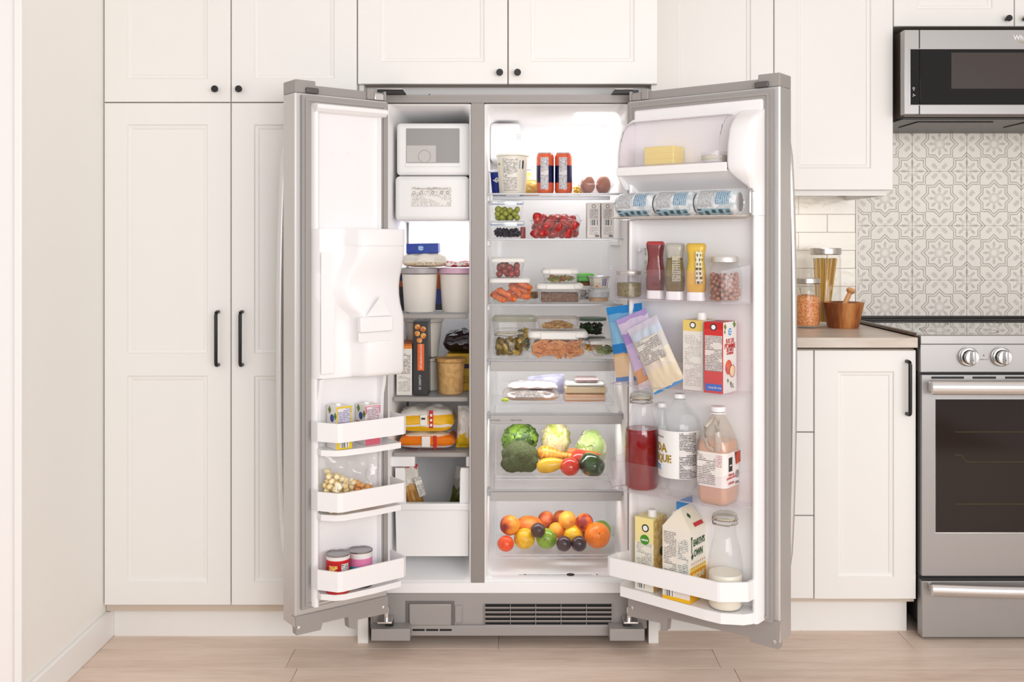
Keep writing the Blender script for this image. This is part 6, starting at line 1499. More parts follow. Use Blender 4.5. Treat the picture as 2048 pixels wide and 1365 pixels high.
tub('kraft_tub', 'round brown kraft paper tub with lid at the front of the freezer', 'tub', 869, 930, 874, 925, 719, z2f, D_ - .01, M_kr, mottle('kraft_lid', (196, 156, 100), (212, 174, 118), 60, rough=.6), .013, rim=.003)
D_ = 3.08
t, cx, w_, h = carton('yellow_box', 'bright yellow frozen food box behind the kraft tub', 894, 960, 708, z2f, D_, .10, bands('yellow_box_print', [(0, (226, 190, 20)), (.42, (230, 198, 24)), (.60, (26, 34, 70)), (.72, (228, 196, 22)), (.88, (222, 184, 20))]))
obj('small_print', patch(w_ * .5, h * .2, fineprint('yellow_print', (226, 192, 22), (150, 120, 20), .004)), t, (cx + .01, D_ - .0005, z2f + h * .2))
M_fbag = mottle('frozen_berry_film', (26, 14, 20), (62, 36, 46), 30, .35, .65, .12, .5, coat=.8)
obj('berry_bag', wrinkled(.115, .09, .068, M_fbag, 11, .2), None, (px(926, 3.07) - .006, 3.13, z2f + h + .001), (0, R(0), 0), label='shiny bag of dark frozen berries on the yellow box', cat='bag')
# shelf 3
D_ = 2.985
def lyingbag(label, x0, x1, z, h, D, d, stops, seed, name='frozen_bag'):
    w_ = pw(x1 - x0, D); cx = px((x0 + x1) / 2, D); t = thing(name, label, 'bag', (cx, D + d / 2, z))
    key = 'lying_%d' % seed
    m, nt, b = newmat(key); tc = nt.nodes.new('ShaderNodeTexCoord'); g = sep(nt, tc.outputs['Generated'])
    wob = (noisef(nt, tc.outputs['Generated'], 3) - .5) * .2
    nt.links.new(ramp(nt, g[2] + wob, stops), b.inputs['Base Color']); b.inputs['Roughness'].default_value = .3; b.inputs['Coat Weight'].default_value = .3
    obj('body', wrinkled(w_, d, h, m, seed, .12), t, (cx, D + d / 2, z))
    return t, cx, w_
h1_ = (pz(820, D_) - z3f) * .60; h0_ = (pz(820, D_) - z3f) * .40
t, cx, w_ = lyingbag('orange and white bag of frozen food, lowest on the third freezer shelf', 795, 910, z3f, h0_, D_, .14, [(0, (226, 96, 30)), (.12, (238, 232, 226)), (.26, (240, 146, 40)), (.66, (238, 136, 34)), (.80, (240, 236, 230))], 41)
box('white_band', cx - .014, cx + .012, D_ - .0012, D_ + .002, z3f + h0_ * .2, z3f + h0_ * .86, mat('film_white', (240, 236, 232), .35), t, .002)
box('red_seal', cx + .022, cx + .032, D_ - .0014, D_ + .002, z3f + h0_ * .1, z3f + h0_ * .9, mat('film_red', (206, 40, 44), .35), t, .001)
t, cx, w_ = lyingbag('yellow and white bag of frozen food on top of the orange bag', 793, 908, z3f + h0_ + .001, h1_, D_ - .003, .14, [(0, (236, 196, 20)), (.26, (240, 236, 230)), (.34, (236, 190, 16)), (.60, (234, 184, 20)), (.68, (236, 230, 222))], 42)
box('white_band', cx - .016, cx + .006, D_ - .0042, D_ - .000, z3f + h0_ + h1_ * .34, z3f + h0_ + h1_ * .8, mat('film_white', (240, 236, 232), .35), t, .002)
box('black_mark', cx - .012, cx + .0, D_ - .0046, D_ - .0042, z3f + h0_ + h1_ * .60, z3f + h0_ + h1_ * .68, M_ink, t)
box('red_seal', cx + .012, cx + .024, D_ - .0046, D_ - .000, z3f + h0_ + h1_ * .25, z3f + h0_ + h1_ * .97, mat('film_red', (206, 40, 44), .35), t, .001)
for k in range(3): box('white_mark', cx + .015, cx + .021, D_ - .0049, D_ - .0046, z3f + h0_ + h1_ * (.33 + .2 * k), z3f + h0_ + h1_ * (.43 + .2 * k), M_wp, t)
m_ = bands('white_yellow_bag', [(0, (226, 190, 30)), (.12, (232, 200, 40)), (.30, (236, 232, 228)), (.9, (214, 210, 206))], wav=.5, rough=.3)
obj('frozen_bag', pouch(.055, .128, .05, m_, seed=17, wr=.2), None, (px(929, 3.02), 3.03, z3f), (0, R(3), R(12)), label='upright white and yellow bag at the right of the third freezer shelf', cat='bag')
# basket bags
zb0 = bz0 + .0045
t = thing('snack_pouch', 'upright open pouch with red corner in the freezer basket, left', 'bag', (px(842, 3.05), 3.06, zb0))
obj('body', pouch(.062, .245, .045, bands('pouch_white_food', [(0, (196, 150, 80)), (.7, (214, 170, 100)), (.78, (236, 230, 222)), (.97, (200, 30, 50))], wav=.12), seed=23, wr=.2), t, (px(842, 3.05) + .003, 3.05, zb0), (R(-4), R(-10), R(16)))
obj('nutrition_print', patch(.022, .06, fineprint('pouch_print', (236, 230, 222), (120, 114, 110), .004)), t, (px(846, 3.03), 3.022, zb0 + .155), (0, R(-16), R(16)))
obj('snack_pouch', pouch(.075, .235, .045, bands('pouch_grey_green', [(0, (90, 100, 50)), (.62, (110, 110, 72)), (.74, (168, 164, 158)), (.85, (196, 192, 188))], wav=.2, rough=.25), seed=29, wr=.2), None, (px(905, 3.06), 3.08, zb0), (0, R(12), R(-14)), label='grey and green pouch leaning in the freezer basket, right', cat='bag')
# ================================================================ things on the right door
ZI = [z + .0032 for z in BZ]
def dthing(name, label, cat, u, v, z, M=MR, rz=0, group=None): return thing(name, label, cat, (u, v, z), rz, group, M)
def dh(y0, p, v, z, side='R'):
    """height of something whose top is at pixel row y0, column p, standing at z"""
    u, D = pr(p, v, side); return pz(y0, D) - z
def ctext(name, s, size, m, r, ang, z, parent, loc, M=None, rz=0, bold=0, align='CENTER', sx=1, off=.0006):
    """lettering bent round a cylinder of radius r, centred at angle ang (0 = facing -Y)"""
    c = bpy.data.curves.new('t', 'FONT'); c.body = s; c.size = size; c.align_x = align; c.align_y = 'CENTER'; c.offset = bold; c.resolution_u = 2
    o = bpy.data.objects.new('t', c); COL.objects.link(o)
    me = bpy.data.meshes.new_from_object(o.evaluated_get(bpy.context.evaluated_depsgraph_get())); bpy.data.objects.remove(o)
    for v in me.vertices:
        a = v.co.x * sx / r + R(ang); v.co = ((r + off) * math.sin(a), -(r + off) * math.cos(a), v.co.y + z)
    me.materials.clear(); me.materials.append(m)
    return obj(name, me, parent, loc, (0, 0, rz), M)
# dairy compartment
u0, _ = pr(1288, -.080)
bt = obj('butter', bx(.092, .060, .062, mat('butter_yellow', (243, 226, 160), .45, sub=.1), .003), None, (u0 + .046, -.050, 1.3925), M=MR, label='pale yellow block of butter in the dairy compartment', cat='butter')
for k in (1, 2): obj('butter_groove', bx(.0922, .0604, .0006, mat('butter_line', (236, 206, 136), .5), 0), bt, (u0 + .046, -.050, 1.3925 + .0155 * k + .012), M=MR)
ud, _ = pr(1437, -.055)
ud = min(ud, .300)
t = dthing('round_pot', 'small clear round pot of layered pale dip in the dairy compartment', 'pot', ud, -.055, 1.3925)
obj('body', vcirc('pot', [(.030, 0), (.032, .004), (.035, .036), (.035, .040)], .0012, M_gc), t, (ud, -.055, 1.3925), M=MR)
obj('label', cpatch(.0335, .0352, .020, -60, 60, bands('pot_label', [(0, (226, 224, 224)), (.5, (180, 190, 80)), (.56, (226, 220, 206))])), t, (ud, -.055, 1.3925 + .008), M=MR)
obj('dip', lathe('dip', [(.0295, .001), (.031, .006), (.033, .030), (0, .031)], mat('dip_pale', (228, 222, 208), .5), 24), None, (ud, -.055, 1.3925), M=MR, label='pale beige dip filling the small dairy-compartment pot', cat='dip', kind='stuff')
# three cans lying on the rack
M_silver = mottle('silver_can_print', (196, 204, 208), (232, 234, 236), 60, .4, .6, .28, stretch=(1, 1, 1))
canp = [(.024, 0), (.027, .003), (.032, .010), (.0325, .014), (.0325, .108), (.030, .115), (.0265, .120), (.027, .1215), (.0255, .1215), (.024, .119), (0, .119)]
cbm = lathe('can', canp, M_silver, 32); 
uc = [pr(1236, -.085)[0] + .002]
for k, lab in enumerate(('leftmost silver drink can lying on the wire door rack', 'middle silver drink can lying on the wire door rack', 'rightmost silver drink can lying on the wire door rack')):
    ub = uc[0] + .1225 * k
    t = dthing('drink_can', lab, 'can', ub, -.083, 1.2635 + .0325)
    L0 = (ub, -.083, 1.2635 + .0325)
    rot = (R(0), R(90), R(0))
    obj('body', cbm, t, L0, rot, M=MR)
    obj('can_end', lathe('end', [(.0262, .1195), (.0262, .121), (.0245, .1205), (.022, .1165), (0, .1160)], M_chrome, 28), t, L0, rot, M=MR)
    # bent prints: patch is upright round z, lay it along x
    for (a0_, a1_, z0, z1, mm, nm) in ((-80, 20, .016, .060, fineprint('can_fine_print', (214, 216, 218), (150, 150, 154), .004), 'nutrition_print'), (-60, 10, .066, .104, fineprint('can_blue_print', (186, 204, 214), (96, 140, 176), .006), 'blue_print'), (30, 75, .012, .105, fineprint('can_blue_green', (170, 198, 210), (90, 110, 120), .02, cell=90), 'name_print')):
        Mx = Matrix.Translation(L0) @ Matrix.Rotation(R(90), 4, 'Y') @ Matrix.Rotation(R(0), 4, 'Z') @ Matrix.Translation((0, 0, z0))
        o = obj(nm, cpatch(.0329, .0329, z1 - z0, a0_, a1_, mm), t, M=MR @ Mx)
# ---- bin 1: jars and squeeze bottles
zi = ZI[0]
u, D_ = pr(1258, -.080); r_ = pw(52, D_) / 2; hh = pz(542, D_) - zi
t = dthing('jar', 'small glass jar of olive-green paste with steel lid, leftmost in the upper door bin', 'jar', u, -.080, zi)
obj('body', vcirc('jar', [(r_ * .9, 0), (r_, .004), (r_, hh * .72), (r_ * .9, hh * .82), (r_ * .9, hh * .86)], .002, M_gg, 32), t, (u, -.080, zi), M=MR)
obj('lid', lathe('lid', [(r_ * .96, 0), (r_ * .97, .001), (r_ * .97, hh * .12), (r_ * .93, hh * .15), (0, hh * .15)], M_lidm, 32, ang=30), t, (u, -.080, zi + hh * .86), M=MR)
obj('green_paste', lathe('paste', [(r_ * .82, .003), (r_ * .93, .008), (r_ * .93, hh * .56), (0, hh * .58)], mottle('olive_paste', (116, 104, 50), (150, 136, 74), 160, rough=.4), 28), None, (u, -.080, zi), M=MR, label='olive-green paste inside the small steel-lidded jar', cat='paste', kind='stuff')
def squeeze(name, label, x0, x1, y0, v, col, capc, topc=None, rough=.2, lab=None, tz=None):
    u, D = pr((x0 + x1) / 2, v); w_ = pw(x1 - x0, D) * .92; h = pz(y0, D) - zi; d = .036
    t = dthing(name, label, 'squeeze bottle', u, v, zi, rz=R(10))
    hc = .023; W_ = w_
    loc = (u, v, zi); rz_ = (0, 0, R(18))
    obj('cap', loft('cap', [(0, rr(W_ * .90, d * 1.0, .014)), (.001, rr(W_ * .94, d * 1.04, .015)), (hc, rr(W_ * .90, d, .015))], capc, ang=35), t, loc, rz_, M=MR)
    S_ = [(hc, .86, .9), (hc + .004, .95, 1.0), (h * .34, 1.0, 1.05), (h * .50, .97, 1.0), (h * .62, .86, .92), (h * .72, .80, .88), (h * .82, .86, .92), (h * .92, .98, .96), (h * .97, .98, .92), (h, .86, .7)]
    S_ = [(z, rr(W_ * a, d * b, .014)) for z, a, b in S_]
    obj('body', loft('squeeze', S_, col, ang=50), t, loc, rz_, M=MR)
    obj('gloss_shell', loft('squeeze', [(z, [(x * 1.015, y * 1.02) for x, y in P]) for z, P in S_], M_gc, ang=50), t, loc, rz_, M=MR)
    return t, u, h, W_, d
t, u, h, W_, d = squeeze('ketchup_bottle', 'red ketchup squeeze bottle standing on its white cap in the upper door bin', 1291, 1331, 483, -.072, bands('ketchup_red', [(0, (130, 28, 26)), (.3, (142, 18, 20)), (.93, (196, 30, 40))], rough=.25), M_white)
obj('label', mesh('print', [(-.012, 0, 0), (.004, 0, 0), (.004, 0, .085), (-.012, 0, .085)], [(0, 1, 2, 3)], fineprint('bottle_label', (222, 220, 208), (90, 100, 70), .005), False, uv=[(0, 0), (.02, 0), (.02, .085), (0, .085)]), t, (u - W_ * .40, -.072 - d * .46, zi + .055), (0, 0, R(-38)), M=MR)
t, u, h, W_, d = squeeze('relish_bottle', 'olive-green relish squeeze bottle between the ketchup and the mustard', 1329, 1371, 487, -.086, bands('relish_green', [(0, (128, 110, 52)), (.32, (146, 130, 60)), (.66, (128, 118, 34)), (.70, (196, 192, 182))], wav=.04), M_white)
obj('label', patch(W_ * .42, h * .46, fineprint('relish_label', (196, 190, 172), (120, 112, 88), .006)), t, (u + W_ * .26, -.086 - d * .53, zi + h * .32), (0, 0, R(18)), M=MR)
t, u, h, W_, d = squeeze('mustard_bottle', 'bright yellow mustard squeeze bottle right of the relish', 1371, 1414, 487, -.088, bands('mustard_yellow', [(0, (228, 184, 60)), (.4, (232, 196, 40)), (.9, (226, 190, 50))]), M_white)
obj('label', patch(W_ * .34, h * .56, fineprint('mustard_label', (226, 222, 200), (110, 96, 60), .012, cell=200)), t, (u + W_ * .34, -.088 - d * .52, zi + h * .30), (0, 0, R(18)), M=MR)
# nut jar
u, D_ = pr(1446, -.078); r_ = pw(68, D_) / 2; hh = pz(513, D_) - zi
t = dthing('nut_jar', 'round glass jar of brown hazelnuts with white steel lid in the upper door bin', 'jar', u, -.066, zi)
obj('body', vcirc('jar', [(r_ * .84, 0), (r_ * .97, .006), (r_, .020), (r_, hh * .58), (r_ * .94, hh * .70), (r_ * .78, hh * .80), (r_ * .74, hh * .86)], .002, M_gg, 36), t, (u, -.066, zi), M=MR)
obj('lid', lathe('lid', [(r_ * .78, 0), (r_ * .80, .001), (r_ * .80, hh * .10), (r_ * .77, hh * .125), (0, hh * .125)], mat('lid_pale_steel', (226, 222, 216), .3, .6), 36, ang=30), t, (u, -.066, zi + hh * .87), M=MR)
nut = ico(.0062, mottle('hazelnut', (150, 92, 60), (190, 134, 98), 80, rough=.45), 2, (1, 1, 1.12))
nuts = []; rnd = random.Random(5)
def _nz():
    a = -PI / 2 + rnd.uniform(-2.0, 2.0); q_ = r_ - .0095 - rnd.random() * .006
    return u + q_ * math.cos(a), -.066 + q_ * math.sin(a)
for (x, y_, z_) in drop(190, .0066, _nz, zi + .0085, zi + hh * .60, 40, .95):
    nuts.append(obj('hazelnut', nut, None, (x, y_, z_), (rnd.uniform(0, 3), rnd.uniform(0, 3), 0), M=MR, cat='nut', group='hazelnuts in the jar'))
ordinal(nuts, 'hazelnut in the door jar', .0104)
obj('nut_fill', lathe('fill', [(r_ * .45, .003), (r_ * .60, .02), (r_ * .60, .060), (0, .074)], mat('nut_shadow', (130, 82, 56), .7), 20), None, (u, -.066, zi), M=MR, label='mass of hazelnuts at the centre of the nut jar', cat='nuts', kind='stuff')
# ---- bin 2: bags and cartons
zi = ZI[1]
def door_bag(name, label, p, v, w_, h, th_, roll, m, seed, yaw=0, print_=None, dz=0):
    u, D = pr(p, v); t = dthing(name, label, 'bag', u, v, zi + dz)
    o = obj('body', pouch(w_, h, th_, m, seed=seed, wr=.16), t, (u, v, zi + dz), (0, R(roll), R(yaw)), M=MR)
    if print_:
        pw_, ph_, px_, pz_, pm = print_
        Mx = MR @ Matrix.Translation((u, v, zi + dz)) @ Matrix.Rotation(R(yaw), 4, 'Z') @ Matrix.Rotation(R(roll), 4, 'Y')
        obj('printed_panel', patch(pw_, ph_, pm), t, (px_, -th_ * .60, pz_), M=Mx)
    return t
door_bag('cheese_bag', 'blue-edged bag of shredded cheese, rearmost of three bags in the middle door bin', 1268, -.040, .118, .215, .026, -9, bands('blue_cheese_bag', [(0, (40, 130, 190)), (.06, (232, 206, 160)), (.34, (222, 190, 140)), (.37, (24, 142, 206)), (.5, (150, 196, 226)), (.80, (132, 184, 222)), (.90, (20, 150, 214))], wav=.06), 51)
door_bag('purple_bag', 'purple-edged food bag leaning between the blue bag and the pale bag', 1310, -.068, .104, .205, .022, -22, bands('purple_bag_print', [(0, (236, 226, 230)), (.08, (226, 170, 120)), (.25, (214, 196, 226)), (.55, (206, 190, 224)), (.62, (186, 160, 214)), (.78, (222, 210, 230)), (.93, (190, 168, 216))], wav=.08), 52, print_=(.05, .07, .01, .03, fineprint('purple_print', (222, 210, 228), (150, 110, 170), .006)))
door_bag('rice_bag', 'pale bag with printed panel and white grains, frontmost of three leaning bags', 1340, -.095, .104, .192, .026, -27, bands('pale_bag_print', [(0, (86, 160, 214)), (.03, (236, 224, 196)), (.30, (232, 222, 206)), (.55, (216, 212, 208)), (.78, (206, 214, 226)), (.90, (214, 208, 220))], wav=.08), 53, print_=(.074, .066, .0, .080, fineprint('bag_fine_print', (222, 218, 212), (140, 134, 132), .0042, .42)))
def carton_d(name, label, p0, p1, v, depth, y0, front, side, z, cat='carton', wu=None, topm=None, lean=0):
    """carton aligned with the door: p0..p1 are the pixel columns of its front face at local y=v"""
    ua, _ = pr(p0, v); ub, D = pr(p1, v); ub = wu and ua + wu or ub; w_ = ub - ua; h = pz(y0, D) - z
    t = dthing(name, label, cat, (ua + ub) / 2, v + depth / 2, z)
    W2, d2 = w_ / 2, depth / 2
    v_ = [(-W2, -d2, 0), (W2, -d2, 0), (W2, d2, 0), (-W2, d2, 0), (-W2, -d2, h), (W2, -d2, h), (W2, d2, h), (-W2, d2, h)]
    f_ = [(0, 1, 5, 4), (1, 2, 6, 5), (2, 3, 7, 6), (3, 0, 4, 7), (4, 5, 6, 7), (0, 3, 2, 1)]
    obj('body', mesh('carton', v_, f_, [front, side, topm or front], False, mi=[0, 1, 0, 1, 2, 0]), t, ((ua + ub) / 2, v + depth / 2, z), M=MR)
    return t, (ua + ub) / 2, v + depth / 2, w_, h
M_cl = mat('carton_cream', (238, 230, 214), .45); M_clw = mat('carton_pale', (238, 234, 230), .4)
def emblem(t, x, y, z, r, M=MR, rz=0):
    obj('recycling_emblem', lathe('e', [(r, 0), (r, .0003)], M_ink, 20), t, (x, y - .0003, z), (R(90), 0, rz), M=M); obj('emblem_centre', lathe('e', [(r * .68, 0), (r * .68, .0003)], M_wp, 16), t, (x, y - .0007, z), (R(90), 0, rz), M=M)
t, u, vc, w_, h = carton_d('cream_carton', 'tall carton with yellow top and white screw cap in the middle door bin', 1366, 1406, -.098, .070, 642, bands('cream_carton_front', [(0, (234, 230, 224)), (.80, (234, 230, 224)), (.84, (232, 208, 130))]), M_clw, zi, wu=.058, topm=mat('carton_gold', (222, 200, 140), .4))
emblem(t, u, vc - .035, zi + h * .93, .009)
obj('nutrition_print', patch(w_ * .84, h * .72, fineprint('cream_print', (234, 230, 224), (190, 184, 178), .0044)), t, (u, vc - .0354, zi + h * .06), M=MR)
obj('cap', lathe('cap', [(.0125, 0), (.0125, .018), (.0105, .020), (0, .020)], M_white, 20), t, (u + .008, vc, zi + h), M=MR)
t, u, vc, w_, h = carton_d('apple_juice_carton', 'red and white apple juice carton in the middle door bin', 1408, 1446, -.112, .078, 646, bands('apple_red_front', [(0, (214, 66, 62)), (.9, (206, 38, 42))]), M_clw, zi, wu=.0545, topm=mat('apple_red_top', (206, 40, 42), .4))
emblem(t, u, vc - .039, zi + h * .93, .009)
obj('nutrition_print', patch(w_ * .90, h * .50, fineprint('apple_print', (228, 222, 218), (150, 140, 138), .0042, .42)), t, (u, vc - .0395, zi + h * .31), M=MR)
obj('blue_badge', bx(w_ * .86, .0006, .018, mat('badge_blue', (66, 118, 200), .4), .0002), t, (u, vc - .0395, zi + .006), M=MR)
text('badge_text', 'recycle me', .0085, M_wp, t, (u + .004, vc - .0402, zi + .015), M=MR)
sx_ = u + w_ / 2 + .0004; RZ = (0, 0, R(90))
M_gleaf = mat('leaf_green', (90, 150, 50), .5)
for (yy, zz, s_) in ((-.028, .93, .016), (.026, .95, .018), (-.03, .86, .010), (.005, .12, .013), (-.012, .17, .012)):
    obj('leaf_print', mesh('lf', [(0, 0, -s_ * .5), (s_ * .5, 0, 0), (0, 0, s_ * .6), (-s_ * .5, 0, .2 * s_)], [(0, 1, 2, 3)], M_gleaf, False), t, (sx_, vc + yy, zi + h * zz), RZ, M=MR)
obj('brand_disc', lathe('d', [(.0095, 0), (.0095, .0003)], mat('emblem_blue', (70, 160, 220), .4), 24), t, (sx_, vc, zi + h * .86), (R(90), 0, R(90)), M=MR)
text('brand_text', 'Great\nValue', .0062, M_wp, t, (sx_ + .0006, vc, zi + h * .862), RZ, M=MR, bold=.0002)
M_redp = mat('red_print', (204, 52, 50), .5)
for s_, z_, q in (('JUS DE', .73, .016), ('POMME', .655, .019), ('DE 100 %', .60, .010), ('À PARTIR', .555, .009)): text('lettering', s_, q, M_redp, t, (sx_ + .0003, vc, zi + h * z_), RZ, M=MR, bold=.0003)
obj('apple_picture', lathe('apple', [(.0195, 0), (.0185, .0004), (0, .0006)], mottle('apple_print_red', (196, 30, 34), (232, 120, 80), 30), 24), t, (sx_, vc - .008, zi + h * .36), (R(90), 0, R(90)), M=MR)
obj('apple_slice_picture', lathe('apple', [(.0155, 0), (.0145, .0008), (0, .001)], mat('apple_flesh', (240, 222, 180), .5), 24), t, (sx_ + .0003, vc + .012, zi + h * .30), (R(90), 0, R(90)), M=MR)
obj('apple_slice_skin', ringmesh(.0145, .0165, M_redp, 24), t, (sx_ + .0013, vc + .012, zi + h * .30), (R(90), 0, R(90)), M=MR)
text('volume_text', '1 L', .014, M_ink, t, (sx_ + .0003, vc + .012, zi + .016), RZ, M=MR, bold=.0006)
# ---- bin 3: bottles and jug
zi = ZI[2]
M_gbot = clear('bottle_glass', (255, 255, 255), .02, .0, .4)
M_stop = clear('stopper_glass', (252, 253, 252), .08, .22, .5, (226, 230, 226))
def bail_top(t, x, y, z, r, M=MR, m=M_stop):
    obj('stopper', lathe('stopper', [(r * 1.02, 0), (r * 1.06, .002), (r * 1.04, .007), (r * .8, .011), (0, .0115)], m, 32), t, (x, y, z + .003), M=M)
    obj('rubber_seal', lathe('seal', [(r * 1.0, 0), (r * 1.05, .0015), (r, .003), (r * .9, .003), (r * .9, 0)], mat('pale_rubber', (226, 214, 186), .5), 28, cap0=False, cap1=False), t, (x, y, z), M=M)
    for dz in (-.002, -.012): obj('wire_ring', tube('ring', [(r * 1.06 * math.cos(i * PI / 14), r * 1.06 * math.sin(i * PI / 14), 0) for i in range(28)], .0012, M_wire, 6, True), t, (x, y, z + dz), M=M)
    obj('wire_bail', tube('bail', [(r * 1.07, -.004, .008), (r * 1.1, -.01, -.004), (r * .75, -r * .9, -.014), (.006, -r * 1.15, -.012), (-.006, -r * 1.15, -.012), (-r * .75, -r * .9, -.014), (-r * 1.1, -.01, -.004), (-r * 1.07, -.004, .008)], .0012, M_wire, 6), t, (x, y, z), M=M)
u, D_ = pr(1282, -.070); r_ = pw(69, D_) / 2; hh = pz(784, D_) - zi
t = dthing('swing_top_bottle', 'clip-top glass bottle of deep red drink, left in the lower clear door bin', 'bottle', u, -.066, zi)
prof = [(r_ * .90, 0), (r_ * .98, .006), (r_, .02), (r_, hh * .52), (r_ * .97, hh * .60), (r_ * .86, hh * .68), (r_ * .70, hh * .76), (r_ * .60, hh * .83), (r_ * .58, hh * .90), (r_ * .60, hh * .935)]
obj('body', vcirc('bottle', prof, .0022, M_gbot, 40), t, (u, -.066, zi), M=MR)
bail_top(t, u, -.066, zi + hh * .94, r_ * .60)
obj('red_drink', lathe('drink', [(r_ * .86, .003), (r_ * .95, .01), (r_ * .955, hh * .52), (r_ * .92, hh * .61), (r_ * .90, hh * .622), (0, hh * .622)], mat('red_liquid', (150, 4, 22), .1, trans=0, coat=.3), 40), None, (u, -.066, zi), M=MR, label='deep red drink filling two thirds of the clip-top bottle', cat='drink', kind='stuff')
def soda(label, p, v, y0, lab=True, r=None):
    u, D = pr(p, v); r_ = r or pw(84, D) / 2; hh = pz(y0, D) - zi
    t = dthing('soda_bottle', label, 'bottle', u, v, zi, group='clear soda bottles')
    n = 40; rings = []
    for z, q, am in ((0, .55, .45), (.006, .68, .38), (.03, .90, .2), (.055, .97, .06), (.07, 1, 0), (hh * .66, 1, 0), (hh * .74, .96, 0), (hh * .83, .70, 0), (hh * .90, .40, 0), (hh * .935, .26, 0), (hh * .955, .25, 0)):
        rings.append((z, [(r_ * q * (1 + am * (abs(math.cos(2.5 * a)) ** .7 - .6)) * math.cos(a), r_ * q * (1 + am * (abs(math.cos(2.5 * a)) ** .7 - .6)) * math.sin(a)) for a in [2 * PI * i / n for i in range(n)]]))
    obj('body', loft('soda', rings, clear('pet_plastic', (254, 255, 255), .04, .03, .45), ang=60), t, (u, v, zi), M=MR)
    obj('cap', lathe('cap', [(.0155, 0), (.0155, .010), (.0145, .0115), (0, .0115)], M_white, 24), t, (u, v, zi + hh * .96), M=MR)
    obj('neck_ring', lathe('ring', [(.0165, 0), (.017, .001), (.0165, .002)], M_clip, 24), t, (u, v, zi + hh * .945), M=MR)
    z0, z1 = hh * .20, hh * .66
    if lab:
        obj('label', cpatch(r_ + .0005, r_ + .0005, z1 - z0, -110, 110, mat('soda_label', (238, 238, 236), .4)), t, (u, v, zi + z0), M=MR)
        obj('label_print', cpatch(r_ + .0008, r_ + .0008, (z1 - z0) * .96, 28, 78, fineprint('soda_print', (226, 222, 220), (74, 72, 74), .0042, .42)), t, (u, v, zi + z0 + .002), M=MR)
        M_yp = mat('yellow_print', (255, 212, 60), .5)
        lz = z1 - z0
        ctext('lettering', 'SODA', .030, M_yp, r_, -8, z0 + lz * .62, t, (u, v, zi), MR, bold=.0012, align='RIGHT', sx=.95)
        ctext('lettering', 'TONIQUE', .028, M_yp, r_, 6, z0 + lz * .40, t, (u, v, zi), MR, bold=.0012, align='RIGHT', sx=.85)
        ctext('lettering', 'DIÈTE', .018, mat('cyan_print', (40, 160, 210), .5), r_, -30, z0 + lz * .20, t, (u, v, zi), MR, bold=.0008, align='RIGHT', sx=.85)
        ctext('script', 'Compliments', .010, M_ink, r_, -18, z0 + lz * .86, t, (u, v, zi), MR, align='RIGHT')
    return u, r_, hh
soda('large clear soda bottle with white and yellow label in front, lower clear door bin', 1359, -.066, 788)
u2, D2_ = pr(1333, -.02)
hq_ = pz(806, D2_) - zi
t = dthing('soda_bottle', 'slim clear bottle with white cap half hidden behind the large soda bottle', 'bottle', pr(1324, -.034)[0], -.036, zi)
Lq = (pr(1324, -.034)[0], -.036, zi)
obj('body', lathe('bottle', [(.016, 0), (.0215, .006), (.022, .02), (.022, hq_ * .62), (.019, hq_ * .74), (.011, hq_ * .88), (.010, hq_ * .95), (.010, hq_ * .955)], clear('pet_plastic', (254, 255, 255), .04, .03, .45), 28), t, Lq, M=MR)
obj('cap', lathe('cap', [(.0125, 0), (.0125, .010), (.0115, .0115), (0, .0115)], M_white, 20), t, (Lq[0], Lq[1], zi + hq_ * .958), M=MR)
# jug
ua, _ = pr(1391, -.112); wj = .086; dj = .088; vj = -.112 + dj / 2; uj = ua + wj / 2; _, D_ = pr(1441, -.07); hh = pz(823, D_) - zi
t = dthing('juice_jug', 'square plastic jug of orange juice drink with white cap and printed label', 'jug', uj, vj, zi)
M_jug = clear('milky_plastic', (250, 248, 244), .05, .30, .35, (236, 230, 224))
JS = [(0, .86, .86, .02), (.006, .95, .95, .018), (.02, 1, 1, .016), (hh * .58, 1, 1, .016), (hh * .64, .99, .99, .02), (hh * .74, .93, .93, .03), (hh * .84, .78, .78, .034), (hh * .93, .50, .50, .021), (hh * .955, .36, .36, .0155), (hh, .36, .36, .0155)]
rj_ = [(z, rr(wj * a, dj * b, r_, 6)) for z, a, b, r_ in JS]
obj('body', loft('jug', rj_, M_jug, ang=60), t, (uj, vj, zi), M=MR)
obj('cap', lathe('cap', [(.0195, 0), (.020, .001), (.020, .012), (.0185, .0135), (0, .0135)], M_white, 28), t, (uj, vj, zi + hh - .001), M=MR)
obj('cap_ring', lathe('ring', [(.0205, 0), (.0205, .003), (.018, .003)], M_white, 28), t, (uj, vj, zi + hh - .006), M=MR)
cxn, cyn = uj + .020, vj - .030
obj('jug_handle', tube('handle', [(uj + .006, vj - .020, zi + hh * .93), (uj + .012, vj - .034, zi + hh * .90), (uj + .022, vj - .046, zi + hh * .80), (uj + .026, vj - .050, zi + hh * .70), (uj + .022, vj - .046, zi + hh * .61)], .0085, M_jug, 12), t, M=MR)
obj('jug_handle', tube('handle', [(uj - .004, vj - .024, zi + hh * .92), (uj - .016, vj - .040, zi + hh * .84), (uj - .016, vj - .046, zi + hh * .72), (uj - .004, vj - .046, zi + hh * .63), (uj + .012, vj - .046, zi + hh * .60)], .006, M_jug, 12), t, M=MR)
k_ = .955
